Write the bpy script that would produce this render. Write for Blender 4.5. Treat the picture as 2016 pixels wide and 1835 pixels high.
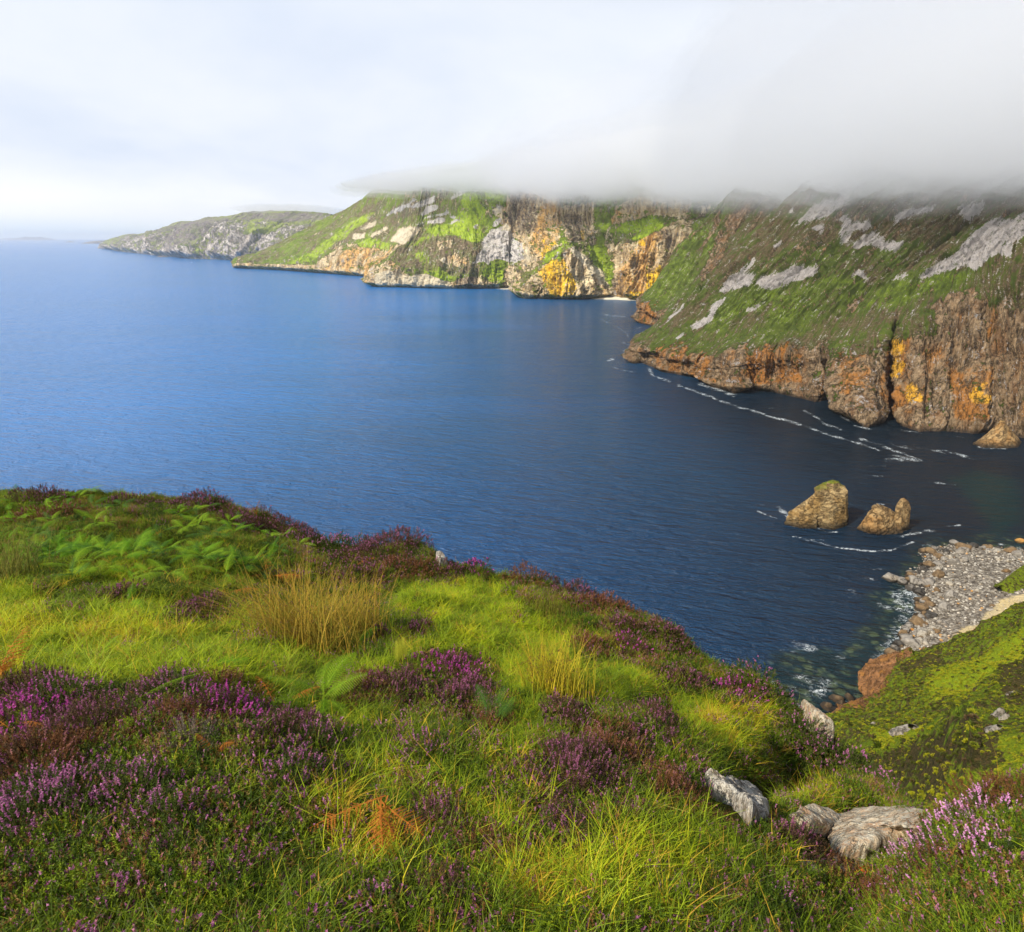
import bpy, bmesh, math, random
import numpy as np
from math import radians as R
random.seed(7); rng = np.random.default_rng(11)
for o in list(bpy.data.objects): bpy.data.objects.remove(o)
scene = bpy.context.scene
# ---------------------------------------------------------------- camera
H = 160.0                                   # eye height over the sea
PITCH = math.atan((466 - 237) / 682.67)
cam = bpy.data.cameras.new('camera'); camo = bpy.data.objects.new('camera', cam)
scene.collection.objects.link(camo); scene.camera = camo
cam.sensor_width = 36; cam.lens = 24.0; cam.clip_start = 0.05; cam.clip_end = 400000
camo.location = (0, 0, H); camo.rotation_euler = (R(90) - PITCH, 0, 0)
# ---------------------------------------------------------------- light
SUN_EL, SUN_AZ = 40.0, -124.0               # azimuth clockwise from +Y
w = bpy.data.worlds.new('World'); scene.world = w; w.use_nodes = True
sun = bpy.data.lights.new('sun', 'SUN'); sun.energy = 5.0; sun.angle = R(0.6); sun.color = (1.0, 0.91, 0.76)
suno = bpy.data.objects.new('sun', sun); scene.collection.objects.link(suno)
suno.location = (-50, -50, 400)
suno.rotation_euler = (R(90 - SUN_EL), 0, R(180 - SUN_AZ))
scene.view_settings.view_transform = 'Standard'; scene.view_settings.look = 'None'
scene.view_settings.exposure = 0.18; scene.view_settings.gamma = 1.0
scene.render.engine = 'CYCLES'
cy = scene.cycles
cy.max_bounces = 14; cy.diffuse_bounces = 2; cy.glossy_bounces = 2; cy.transmission_bounces = 3
cy.transparent_max_bounces = 48; cy.volume_bounces = 12; cy.use_denoising = True
cy.caustics_reflective = False; cy.caustics_refractive = False
cy.use_adaptive_sampling = True; cy.adaptive_threshold = 0.015


class NT:
    """small helper round a node tree"""
    def __init__(s, tree): s.t = tree; tree.nodes.clear()
    def n(s, typ, ins=None, **kw):
        nd = s.t.nodes.new(typ)
        for k, v in kw.items(): setattr(nd, k, v)
        for k, v in (ins or {}).items(): s.put(nd.inputs[k], v)
        return nd
    def put(s, inp, v):
        if isinstance(v, bpy.types.NodeSocket): s.t.links.new(v, inp)
        elif isinstance(v, bpy.types.Node): s.t.links.new(v.outputs[0], inp)
        else:
            if hasattr(inp.default_value, '__len__') and not hasattr(v, '__len__'): v = [v] * len(inp.default_value)
            if hasattr(inp.default_value, '__len__') and len(inp.default_value) == 4 and len(v) == 3: v = (*v, 1)
            inp.default_value = v
    def m(s, op, a, b=0.0, c=0.0, clamp=False):
        nd = s.t.nodes.new('ShaderNodeMath'); nd.operation = op; nd.use_clamp = clamp
        for i, v in enumerate((a, b, c)): s.put(nd.inputs[i], v)
        return nd.outputs[0]
    def vm(s, op, a, b=(0, 0, 0)):
        nd = s.t.nodes.new('ShaderNodeVectorMath'); nd.operation = op
        s.put(nd.inputs[0], a)
        if op == 'SCALE': s.put(nd.inputs['Scale'], b)
        else: s.put(nd.inputs[1], b)
        return nd.outputs[0]
    def mix(s, f, a, b, bt='MIX'):
        nd = s.t.nodes.new('ShaderNodeMix'); nd.data_type = 'RGBA'; nd.blend_type = bt
        s.put(nd.inputs[0], f); s.put(nd.inputs[6], a); s.put(nd.inputs[7], b)
        return nd.outputs[2]
    def mr(s, v, a, b, c=0.0, d=1.0, smooth=True):
        nd = s.t.nodes.new('ShaderNodeMapRange'); nd.interpolation_type = 'SMOOTHSTEP' if smooth else 'LINEAR'
        for i, x in enumerate((v, a, b, c, d)): s.put(nd.inputs[i], x)
        return nd.outputs[0]
    def noise(s, vec, scale, detail=4, rough=0.55, dist=0.0, col=False):
        nd = s.n('ShaderNodeTexNoise', {'Vector': vec, 'Scale': scale, 'Detail': detail, 'Roughness': rough, 'Distortion': dist})
        return nd.outputs[1 if col else 0]
    def ramp(s, f, stops):
        nd = s.t.nodes.new('ShaderNodeValToRGB'); s.put(nd.inputs[0], f)
        e = nd.color_ramp.elements
        while len(e) < len(stops): e.new(0.5)
        for i, (p, c) in enumerate(stops): e[i].position = p; e[i].color = (*c, 1)
        return nd.outputs[0]
    def attr(s, name, typ='GEOMETRY', out=0):
        nd = s.t.nodes.new('ShaderNodeAttribute'); nd.attribute_name = name; nd.attribute_type = typ
        return nd.outputs[out]


def build_world():
    N = NT(w.node_tree)
    d = N.n('ShaderNodeTexCoord').outputs['Generated']
    sep = N.n('ShaderNodeSeparateXYZ', {0: d}); x, y, z = sep.outputs
    sky = N.n('ShaderNodeTexSky', sky_type='NISHITA', sun_disc=False, sun_elevation=R(SUN_EL), sun_rotation=R(SUN_AZ),
              altitude=160, air_density=1.0, dust_density=0.6, ozone_density=1.6)
    den = N.m('ADD', N.m('MAXIMUM', z, 0.0), 0.16)
    px, py = N.m('DIVIDE', x, den), N.m('DIVIDE', y, den)
    cp = N.n('ShaderNodeCombineXYZ', {0: px, 1: py, 2: 0.0})
    n1 = N.noise(N.vm('MULTIPLY', cp, (0.55, 0.4, 1)), 1.0, 5, 0.5, 0.3)
    n2 = N.noise(N.vm('ADD', cp, (7.3, 2.2, 0)), 1.6, 4, 0.5)
    az = N.m('DIVIDE', x, N.m('MAXIMUM', N.m('ABSOLUTE', y), 0.05))     # left of view negative
    # tones of the overcast: grey lavender over the sea, paler towards the right and the horizon
    base = N.ramp(n1, [(0.32, (0.60, 0.69, 0.85)), (0.50, (0.77, 0.82, 0.91)), (0.70, (0.90, 0.92, 0.96))])
    glow = N.m('MULTIPLY', N.mr(z, 0.02, 0.13, 1, 0), N.mr(N.m('ADD', az, N.m('MULTIPLY', n2, 0.3)), -0.62, 0.25, 1, 0.0))
    glow = N.m('MULTIPLY', glow, N.mr(z, 0.008, 0.05, 0.45, 1.0))
    c = N.mix(glow, base, (0.99, 0.99, 1.0))
    hz = N.mr(z, 0.0, 0.030, 1, 0)
    c = N.mix(N.m('MULTIPLY', hz, 0.8), c, (0.73, 0.85, 0.95))
    # overhead the cover breaks open over the sea: blue
    op = N.m('MULTIPLY', N.mr(z, 0.27, 0.62), N.mr(N.m('ADD', n2, N.m('MULTIPLY', x, -0.6)), 0.36, 0.60))
    dark = N.m('MULTIPLY', N.mr(z, 0.24, 0.42), N.mr(x, -0.25, 0.35))
    c = N.mix(N.m('MULTIPLY', dark, 0.92), c, (0.20, 0.225, 0.27))
    cl = N.vm('SCALE', c, 10.0)
    skyc = N.vm('MULTIPLY', sky.outputs[0], (0.85, 1.0, 1.15))
    col = N.mix(N.m('MULTIPLY', op, 0.8), cl, skyc)
    bg = N.n('ShaderNodeBackground', {0: col, 1: 0.1})
    out = N.n('ShaderNodeOutputWorld', {0: bg.outputs[0]})
build_world()

# ---------------------------------------------------------------- picture <-> place (used only to read distances off the photograph)
F_, CX, CY = 1344.0, 1008.0, 917.5
CP, SP = math.cos(PITCH), math.sin(PITCH)
def at_y(px, py, Y):
    u = (CY - py) / F_; t = Y / (CP + u * SP); return ((px - CX) / F_ * t, Y, H + t * (u * CP - SP))
def at_z(px, py, z=0.0):
    u = (CY - py) / F_; t = (z - H) / (u * CP - SP); return ((px - CX) / F_ * t, t * (CP + u * SP), z)
def proj(P):
    dx, dy, dz = P[:, 0], P[:, 1], P[:, 2] - H
    f = dy * CP - dz * SP; u = dy * SP + dz * CP
    f = np.where(f < 1e-3, 1e-3, f)
    return CX + F_ * dx / f, CY - F_ * u / f

# ---------------------------------------------------------------- numpy noise
_perm = np.arange(256); np.random.default_rng(3).shuffle(_perm); _perm = np.concatenate([_perm, _perm, _perm])
_g = np.random.default_rng(5).normal(size=(256, 3)); _g /= np.linalg.norm(_g, axis=1)[:, None]
def perlin(P):
    P = np.asarray(P, dtype=np.float64)
    i = np.floor(P).astype(int); f = P - i; i &= 255
    u = f * f * f * (f * (f * 6 - 15) + 10)
    r = 0
    for a in (0, 1):
        for b in (0, 1):
            for c in (0, 1):
                h = _perm[_perm[_perm[(i[:, 0] + a) & 255] + ((i[:, 1] + b) & 255)] + ((i[:, 2] + c) & 255)]
                g = _g[h]
                dt = g[:, 0] * (f[:, 0] - a) + g[:, 1] * (f[:, 1] - b) + g[:, 2] * (f[:, 2] - c)
                r = r + dt * (u[:, 0] if a else 1 - u[:, 0]) * (u[:, 1] if b else 1 - u[:, 1]) * (u[:, 2] if c else 1 - u[:, 2])
    return r * 1.6
def fbm(P, octv=4, gain=0.5, ridged=False, off=0.0):
    P = np.asarray(P, float) + off; a = 1.0; s = 0; tot = 0
    for k in range(octv):
        n = perlin(P * (2.03 ** k) + 17.1 * k)
        if ridged: n = 1 - 2 * np.abs(n)
        s = s + a * n; tot += a; a *= gain
    return s / tot
def sstep(x, a, b):
    t = np.clip((x - a) / (b - a), 0, 1); return t * t * (3 - 2 * t)

def in_poly(x, y, poly):
    r = np.zeros(x.shape, bool); n = len(poly)
    for i in range(n):
        x1, y1 = poly[i]; x2, y2 = poly[(i + 1) % n]
        if y1 == y2: continue
        c = ((y1 > y) != (y2 > y)) & (x < (x2 - x1) * (y - y1) / (y2 - y1) + x1)
        r ^= c
    return r

# ---------------------------------------------------------------- mesh helpers
COL = scene.collection
def link(o, parent=None):
    COL.objects.link(o)
    if parent is not None: o.parent = parent
    return o
def mesh_np(name, V, F, mats=(), smooth=True, attrs=None, parent=None, fmat=None):
    """V (n,3); F (m,k) equal-sized faces"""
    me = bpy.data.meshes.new(name)
    V = np.ascontiguousarray(V, dtype=np.float32); F = np.ascontiguousarray(F, dtype=np.int32)
    me.vertices.add(len(V)); me.vertices.foreach_set('co', V.ravel())
    m, k = F.shape
    me.loops.add(m * k); me.loops.foreach_set('vertex_index', F.ravel())
    me.polygons.add(m); me.polygons.foreach_set('loop_start', np.arange(0, m * k, k, dtype=np.int32))
    me.polygons.foreach_set('loop_total', np.full(m, k, dtype=np.int32))
    me.polygons.foreach_set('use_smooth', np.full(m, smooth, dtype=bool))
    for mt in mats: me.materials.append(mt)
    if fmat is not None: me.polygons.foreach_set('material_index', np.ascontiguousarray(fmat, dtype=np.int32))
    me.update(calc_edges=True)
    for an, av in (attrs or {}).items():
        av = np.asarray(av, dtype=np.float32)
        if av.ndim == 1:
            a = me.attributes.new(an, 'FLOAT', 'POINT'); a.data.foreach_set('value', av)
        else:
            a = me.attributes.new(an, 'FLOAT_COLOR', 'POINT')
            a.data.foreach_set('color', np.concatenate([av, np.ones((len(av), 4 - av.shape[1]))], 1).astype(np.float32).ravel())
    return link(bpy.data.objects.new(name, me), parent)
def grid_faces(nr, nc, off=0, flip=False):
    a = (np.arange(nr - 1)[:, None] * nc + np.arange(nc - 1)[None, :]).ravel() + off
    F = np.stack([a, a + 1, a + nc + 1, a + nc], 1)
    return F[:, ::-1] if flip else F
def tag(o, label, cat, group=None):
    o['label'] = label; o['category'] = cat
    if group: o['group'] = group
    return o
def kind(o, k): o['kind'] = k; return o
def cr(vals, t):
    """Catmull-Rom through vals (n,...) at parameters t in 0..n-1"""
    vals = np.asarray(vals, float); n = len(vals)
    ext = np.concatenate([[2 * vals[0] - vals[1]], vals, [2 * vals[-1] - vals[-2]]])
    i = np.clip(np.floor(t).astype(int), 0, n - 2); f = t - i
    f = f.reshape(f.shape + (1,) * (vals.ndim - 1))
    p0, p1, p2, p3 = ext[i], ext[i + 1], ext[i + 2], ext[i + 3]
    return 0.5 * (2 * p1 + (p2 - p0) * f + (2 * p0 - 5 * p1 + 4 * p2 - p3) * f ** 2 + (3 * p1 - p0 - 3 * p2 + p3) * f ** 3)
def loft(st, cols, rows):
    """st: (stations, levels, 3) world points -> fine grid (rows*cols, 3), and u, v per vertex.
    cols, rows: parameters along stations and levels"""
    st = np.asarray(st, float)
    A = cr(st, np.asarray(cols))                      # (C, L, 3)
    B = cr(A.transpose(1, 0, 2), np.asarray(rows))    # (Rr, C, 3)
    V = B.reshape(-1, 3)
    U, W = np.meshgrid(cols, rows)
    return V, U.ravel(), W.ravel(), len(rows), len(cols)
def grid_normals(V, nr, nc):
    G = V.reshape(nr, nc, 3); du = np.gradient(G, axis=1); dv = np.gradient(G, axis=0)
    n = np.cross(du, dv).reshape(-1, 3); n /= np.linalg.norm(n, axis=1)[:, None] + 1e-9
    return n
def even(st, k, axis_level=None):
    """station parameters spaced evenly by picture width plus length"""
    return None

# ---------------------------------------------------------------- materials of the setting
def new_mat(name):
    m = bpy.data.materials.new(name); m.use_nodes = True; return m, NT(m.node_tree)

def terrain_mat(name, sc, warm=1.0, palette=None, bump=1.0):
    """cliff country: rock / turf / heather moor / scree by the mesh masks; sc = metres of the finest grain"""
    pal = dict(rock1=(0.125, 0.083, 0.046), rock2=(0.33, 0.235, 0.14), rock3=(0.032, 0.022, 0.015), rock4=(0.20, 0.105, 0.048), pale=(0.40, 0.32, 0.225), orange=(0.35, 0.145, 0.028),
               gold=(0.62, 0.33, 0.03), grass0=(0.035, 0.055, 0.010), grass1=(0.052, 0.070, 0.012), grass2=(0.092, 0.125, 0.014), bright1=(0.150, 0.205, 0.014), bright2=(0.085, 0.125, 0.014), moor1=(0.058, 0.046, 0.022), moor2=(0.120, 0.082, 0.048),
               scree1=(0.38, 0.355, 0.35), scree2=(0.20, 0.185, 0.175))
    pal.update(palette or {})
    m, N = new_mat(name)
    P = N.n('ShaderNodeNewGeometry').outputs['Position']
    mk = N.n('ShaderNodeSeparateColor', {0: N.attr('mask')})       # r rock, g scree, b bright turf
    mk2 = N.n('ShaderNodeSeparateColor', {0: N.attr('mask2')})     # r orange, g gold, b moor
    FL = N.attr('flow', out=1)                                     # across / down the fall line
    c0 = lambda v, k: N.m('MULTIPLY', N.m('SUBTRACT', v, 0.5), k)  # centred noise
    PV = N.vm('MULTIPLY', P, (1, 1, 0.26))                         # stretched upright: seams and gullies of the cliff
    nf = N.noise(P, 1 / (sc * 2.0), 5, 0.70)
    nm = N.noise(P, 1 / (sc * 12), 6, 0.66)
    nb = N.noise(P, 1 / (sc * 55), 5, 0.6)
    ns = N.noise(PV, 1 / (sc * 6), 7, 0.72, 0.25)
    ns2 = N.noise(N.vm('ADD', PV, (31, 7, 3)), 1 / (sc * 20), 6, 0.68, 0.3)
    ns3 = N.noise(N.vm('ADD', PV, (3, 71, 13)), 1 / (sc * 11), 6, 0.72, 0.3)
    fl1 = N.noise(N.vm('MULTIPLY', FL, (26, 3.2, 1)), 1.0, 6, 0.66, 0.4)
    fl2 = N.noise(N.vm('MULTIPLY', FL, (8, 1.6, 1)), 1.0, 5, 0.62, 0.6)
    seam = N.m('ABSOLUTE', N.m('SUBTRACT', N.noise(N.vm('ADD', PV, (11, 5, 2)), 1 / (sc * 9), 4, 0.62, 0.3), 0.5))
    seam2 = N.m('ABSOLUTE', N.m('SUBTRACT', N.noise(N.vm('ADD', P, (1, 45, 2)), 1 / (sc * 4.5), 4, 0.66, 0.6), 0.5))
    rock = N.mix(N.mr(ns, 0.36, 0.64), pal['rock1'], pal['rock2'])
    rock = N.mix(N.mr(ns3, 0.48, 0.64, 0, 0.8), rock, pal['rock4'])
    rock = N.mix(N.mr(N.m('ADD', N.m('MULTIPLY', mk2.outputs[0], 0.16), ns2), 0.54, 0.70, 0, 0.85), rock, pal['orange'])
    rock = N.mix(N.mr(N.m('ADD', N.m('MULTIPLY', mk2.outputs[1], 0.34), ns), 0.66, 0.84), rock, pal['gold'])
    rock = N.mix(N.mr(nf, 0.54, 0.72, 0, 0.55), rock, pal['pale'])
    rock = N.mix(N.mr(N.noise(N.vm('ADD', PV, (9, 9, 9)), 1 / (sc * 8), 6, 0.74, 0.3), 0.54, 0.68, 0, 0.8), rock, pal['rock3'])
    rock = N.mix(N.mr(seam, 0.0, 0.028, 0.85, 0), rock, pal['rock3'])
    rock = N.mix(N.mr(seam2, 0.0, 0.03, 0.5, 0), rock, pal['rock3'])
    grass = N.mix(N.mr(N.m('ADD', nm, c0(fl1, 0.8)), 0.36, 0.64), pal['grass1'], pal['grass2'])
    grass = N.mix(N.mr(nf, 0.44, 0.66, 0, 0.7), grass, pal['grass0'])
    brg = N.mix(N.mr(nf, 0.35, 0.62), pal['bright1'], pal['bright2'])
    bf = N.m('ADD', mk.outputs[2], N.m('ADD', c0(nm, 3.2), N.m('ADD', c0(fl1, 2.6), c0(nf, 1.6))))
    grass = N.mix(N.mr(bf, 0.30, 1.15, 0, 0.9), grass, brg)
    moor = N.mix(N.mr(N.m('ADD', nf, c0(fl1, 0.5)), 0.36, 0.62), pal['moor1'], pal['moor2'])
    moor = N.mix(N.mr(nm, 0.45, 0.62, 0, 0.6), moor, pal['grass1'])
    moor = N.mix(N.mr(N.noise(N.vm('ADD', P, (5, 5, 5)), 1 / (sc * 3.0), 4, 0.75), 0.58, 0.70, 0, 0.55), moor, pal['pale'])
    mf = N.m('ADD', mk2.outputs[2], N.m('ADD', c0(nb, 2.4), c0(nm, 2.8)))
    mf = N.m('ADD', mf, N.m('ADD', c0(fl1, 3.0), c0(fl2, 2.0)))
    veg = N.mix(N.mr(mf, 0.26, 0.74), grass, moor)
    scr = N.mix(N.mr(N.noise(P, 1 / (sc * 1.3), 4, 0.8), 0.36, 0.66), pal['scree2'], pal['scree1'])
    scr = N.mix(N.mr(N.m('ADD', nm, c0(fl1, 0.6)), 0.35, 0.65, 0, 0.4), scr, (0.40, 0.36, 0.32))
    rf = N.m('ADD', mk.outputs[0], N.m('ADD', c0(ns, 3.0), N.m('ADD', c0(nf, 1.6), c0(fl2, 1.8))))
    rfac = N.mr(rf, 0.40, 0.60)
    c = N.mix(rfac, veg, rock)
    sf = N.m('ADD', mk.outputs[1], N.m('ADD', c0(nm, 2.4), N.m('ADD', c0(nf, 2.6), c0(fl1, 2.4))))
    sfac = N.mr(sf, 0.42, 0.60)
    c = N.mix(sfac, c, scr)
    # dark wet band at the tide line
    pz = N.n('ShaderNodeSeparateXYZ', {0: P}).outputs[2]
    tide = N.mr(N.m('ADD', pz, N.m('MULTIPLY', nm, -4.0)), -1.0, 2.5, 0.8, 0)
    c = N.mix(tide, c, (0.035, 0.026, 0.02))
    h = N.m('ADD', N.m('MULTIPLY', N.m('ADD', ns, N.m('MULTIPLY', ns3, 1.2)), N.m('ADD', 0.25, rfac)), N.m('MULTIPLY', nf, 0.6))
    h = N.m('ADD', h, N.m('MULTIPLY', N.m('MULTIPLY', N.mr(seam, 0, 0.06), rfac), 0.5))
    h = N.m('ADD', h, N.m('MULTIPLY', fl1, 0.7))
    bp = N.n('ShaderNodeBump', {'Height': h, 'Distance': sc * 1.7 * bump, 'Strength': 1.0})
    b = N.n('ShaderNodeBsdfPrincipled', {'Base Color': c, 'Roughness': 0.93, 'Normal': bp, 'Specular IOR Level': 0.15})
    N.n('ShaderNodeOutputMaterial', {0: b.outputs[0]})
    return m

def ribs(U, L, fu, fl, seed, sharp=1.3, octv=4, gain=0.55):
    """buttresses and gullies that run down the fall line: sharp crests, rounded gullies, -1..1"""
    q = np.stack([U * fu, L * fl, np.full_like(U, seed)], 1)
    q[:, 0] += fbm(q * 0.6 + 50, 3) * 0.9
    s = 0; a = 1.0; tot = 0
    for k in range(octv):
        n = np.abs(perlin(q * (2.1 ** k) + 13.7 * k)); s = s + a * (1 - (2.4 * n) ** (1 / sharp)); tot += a; a *= gain
    return s / tot
def steepness(V, nr, nc, lo=0.35, hi=0.75, k=1):
    n = np.abs(grid_normals(V, nr, nc)[:, 2]); return 1 - sstep(blur_grid(n, nr, nc, k), lo, hi)

def paint(px, py, polys, jit, amp):
    """mask from outlines of real patches; edges broken by jitter"""
    r = np.zeros(px.shape)
    jx = px + jit[0] * amp; jy = py + jit[1] * amp * 0.6
    for poly in polys: r = np.maximum(r, in_poly(jx, jy, poly).astype(float))
    return r

def blur_grid(a, nr, nc, k=1):
    g = a.reshape(nr, nc)
    for _ in range(k):
        p = np.pad(g, 1, mode='edge'); g = (p[:-2, 1:-1] + p[2:, 1:-1] + p[1:-1, :-2] + p[1:-1, 2:] + 2 * g) / 6
    return g.ravel()

# ================================================================ the near headland
def z3(zx, zy): return (1176 + zx * 0.41667, 354.7 + zy * 0.41667)
def zB(zx, zy): return (709.3 + zx * 0.2963, 354.7 + zy * 0.2963)
def z4(zx, zy): return (1456 + zx * 0.3052, 896 + zy * 0.3052)

def build_headland():
    # stations: waterline, cliff top, lower slope, upper slope, into the cloud : (px, py, Y)
    S = [
        [(1420, 600, 1850), (1430, 565, 1860), (1460, 500, 1880), (1490, 440, 1920), (1520, 380, 2000)],
        [(1330, 606, 1650), (1340, 570, 1660), (1390, 505, 1680), (1440, 440, 1720), (1480, 380, 1800)],
        [(1256, 630, 1393), (1270, 588, 1405), (1322, 520, 1440), (1390, 447, 1490), (1444, 385, 1580)],
        [(1296, 644, 1290), (1312, 612, 1310), (1365, 545, 1360), (1430, 470, 1420), (1500, 385, 1530)],
        [(1335, 648, 1180), (1345, 622, 1210), (1410, 555, 1260), (1480, 478, 1330), (1550, 385, 1440)],
        [(1246, 707, 942), (1262, 672, 955), (1345, 600, 1000), (1450, 510, 1075), (1600, 385, 1180)],
        [(1305, 732, 848), (1320, 686, 862), (1410, 615, 915), (1520, 520, 1000), (1680, 385, 1130)],
        [(1384, 746, 803), (1400, 697, 815), (1480, 620, 870), (1600, 520, 960), (1760, 385, 1090)],
        [(1463, 770, 737), (1470, 690, 760), (1550, 610, 825), (1680, 510, 930), (1840, 385, 1070)],
        [(1560, 780, 712), (1565, 682, 745), (1640, 600, 800), (1770, 500, 900), (1920, 385, 1040)],
        [(1650, 795, 680), (1645, 680, 720), (1710, 590, 775), (1840, 495, 870), (1990, 385, 1010)],
        [(1740, 832, 600), (1745, 655, 670), (1800, 575, 725), (1920, 485, 825), (2070, 385, 975)],
        [(1850, 848, 574), (1860, 610, 650), (1900, 535, 695), (2000, 465, 780), (2160, 375, 930)],
        [(1950, 856, 560), (1955, 570, 640), (1985, 500, 670), (2080, 440, 740), (2240, 360, 880)],
        [(2050, 868, 540), (2060, 520, 620), (2080, 460, 640), (2160, 410, 700), (2320, 340, 840)],
        [(2200, 900, 500), (2210, 480, 590), (2240, 430, 610), (2320, 390, 660), (2450, 320, 780)],
        [(2420, 960, 440), (2430, 440, 560), (2460, 400, 580), (2520, 360, 630), (2650, 300, 740)],
    ]
    fine = [(1246, 707), (1280, 721), (1305, 732), (1351, 740), (1384, 746), (1401, 761), (1447, 774), (1463, 768), (1490, 768), (1522, 772), (1572, 783), (1605, 791),
            (1622, 789), (1630, 772), (1645, 772), (1655, 792), (1668, 821), (1705, 841), (1735, 832), (1750, 806), (1768, 806), (1776, 838), (1809, 850), (1859, 848), (1918, 853), (1950, 850), (2016, 862), (2050, 868)]
    W = []
    for s in S:
        p = [at_z(s[0][0], s[0][1])] + [at_y(*q) for q in s[1:]]
        p = [np.array(a) for a in p]
        mid = p[0] * 0.38 + p[1] * 0.62; mid[2] = p[1][2] * 0.5
        low = p[0].copy(); inward = p[1] - p[0]; inward[2] = 0; low -= inward * 0.10; low[2] = -9
        top = p[4] + (p[4] - p[3]) * 1.2; top[2] = p[4][2] + 55
        W.append([low, p[0], mid, p[1], p[2], p[3], p[4], top])
    nc, nr = 1050, 430
    cols = np.interp(np.linspace(0, 1, nc), [0, 0.05, 0.12, 0.24, 0.93, 1], [0, 1.5, 3.0, 5.0, 14.2, 16])
    rows = np.interp(np.linspace(0, 1, nr), [0, 0.03, 0.42, 0.86, 1], [0, 1, 3.1, 6, 7])
    V, U, L, nr, nc = loft(W, cols, rows)
    # fine coves and buttresses: push the cliff foot to the real waterline
    fw = np.array([at_z(*q) for q in fine])
    base = V.reshape(nr, nc, 3)[np.searchsorted(rows, 1.0)]
    bpx, bpy_ = proj(base); 
    ty = np.interp(bpx, [f[0] for f in fine], [f[1] for f in fine]); colmask = (bpx > 1246) & (bpx < 2050) & (cols > 5.0)
    ty = np.where(colmask, ty, bpy_)
    tgt = np.array([at_z(a, b) for a, b in zip(bpx, ty)]); dv = tgt - base; dv[:, 2] = 0
    fall = np.interp(rows, [0, 1, 2, 3.0, 3.4], [1, 1, 0.72, 0.25, 0])
    V = (V.reshape(nr, nc, 3) + fall[:, None, None] * dv[None]).reshape(-1, 3)
    n = grid_normals(V, nr, nc)
    if n[:, 2].mean() < 0: n = -n
    cliff = sstep(L, 0.9, 1.3) * (1 - sstep(L, 2.8, 3.5)) + 0.0
    slope = sstep(L, 2.7, 3.6)
    rightish = sstep(U, 10.0, 12.5)
    rough = np.clip(cliff + slope * rightish * (1 - sstep(L, 3.8, 5.2)) * 0.7, 0, 1)
    nh = n.copy(); nh[:, 2] *= 0.35
    PV = V * np.array([1, 1, 0.30])
    PV = V * np.array([1, 1, 0.20]) + (fbm(V / 30, 2) * 6)[:, None]
    d1 = fbm(PV / 38, 3, 0.5, True) * 11
    d2 = fbm(PV / 13 + 5, 4, 0.6, True) * 6.5
    d3 = fbm(V * np.array([1, 1, .5]) / 4.5 + 9, 4, 0.65, True) * 2.2
    rb = ribs(U, L, 1.15, 0.22, 2.5) * 17 + ribs(U, L, 3.3, 0.5, 7.5) * 9.0 + ribs(U, L, 9.0, 1.6, 5.5) * 3.2
    ledge = np.sin(V[:, 2] / 2.6 + fbm(V / 20, 3) * 5) * 0.7 + np.sin(V[:, 2] / 7.5 + U * 3 + fbm(V / 30, 3) * 5) * 1.0
    V = V + nh * ((rb + d2 * 0.55 + d3 + ledge - 2) * rough)[:, None]
    # ribs and gullies running down the slope, hummocks
    sd = (ribs(U - L * 0.12, L, 1.25, 0.30, 3.3) * 22 + ribs(U - L * .12, L, 4.2, 0.9, 9.3) * 9) * slope * sstep(L, 3.0, 4.4)
    hm = (fbm(V / 22, 5, 0.6) * 7.5 + fbm(V / 9 + 40, 4, 0.6, True) * 2.2) * slope
    out = fbm(np.stack([U * 3.2 + L * 0.9, L * 1.3, U * 0], 1), 3, 0.5, off=8.8)
    crag = sstep(out, 0.16, 0.36) * sstep(L, 4.0, 5.0) * (1 - sstep(U, 9.5, 11))
    V[:, 2] += sd + hm + fbm(V / 5, 3, 0.6, True) * (1.5 * slope + 4.5 * crag)
    px, py = proj(V)
    jit = (fbm(np.stack([px / 34, py / 20, px * 0], 1), 4, 0.6), fbm(np.stack([px / 34, py / 20, px * 0 + 9], 1), 4, 0.6))
    P3 = lambda L_: [z3(a, b) for a, b in L_]
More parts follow.
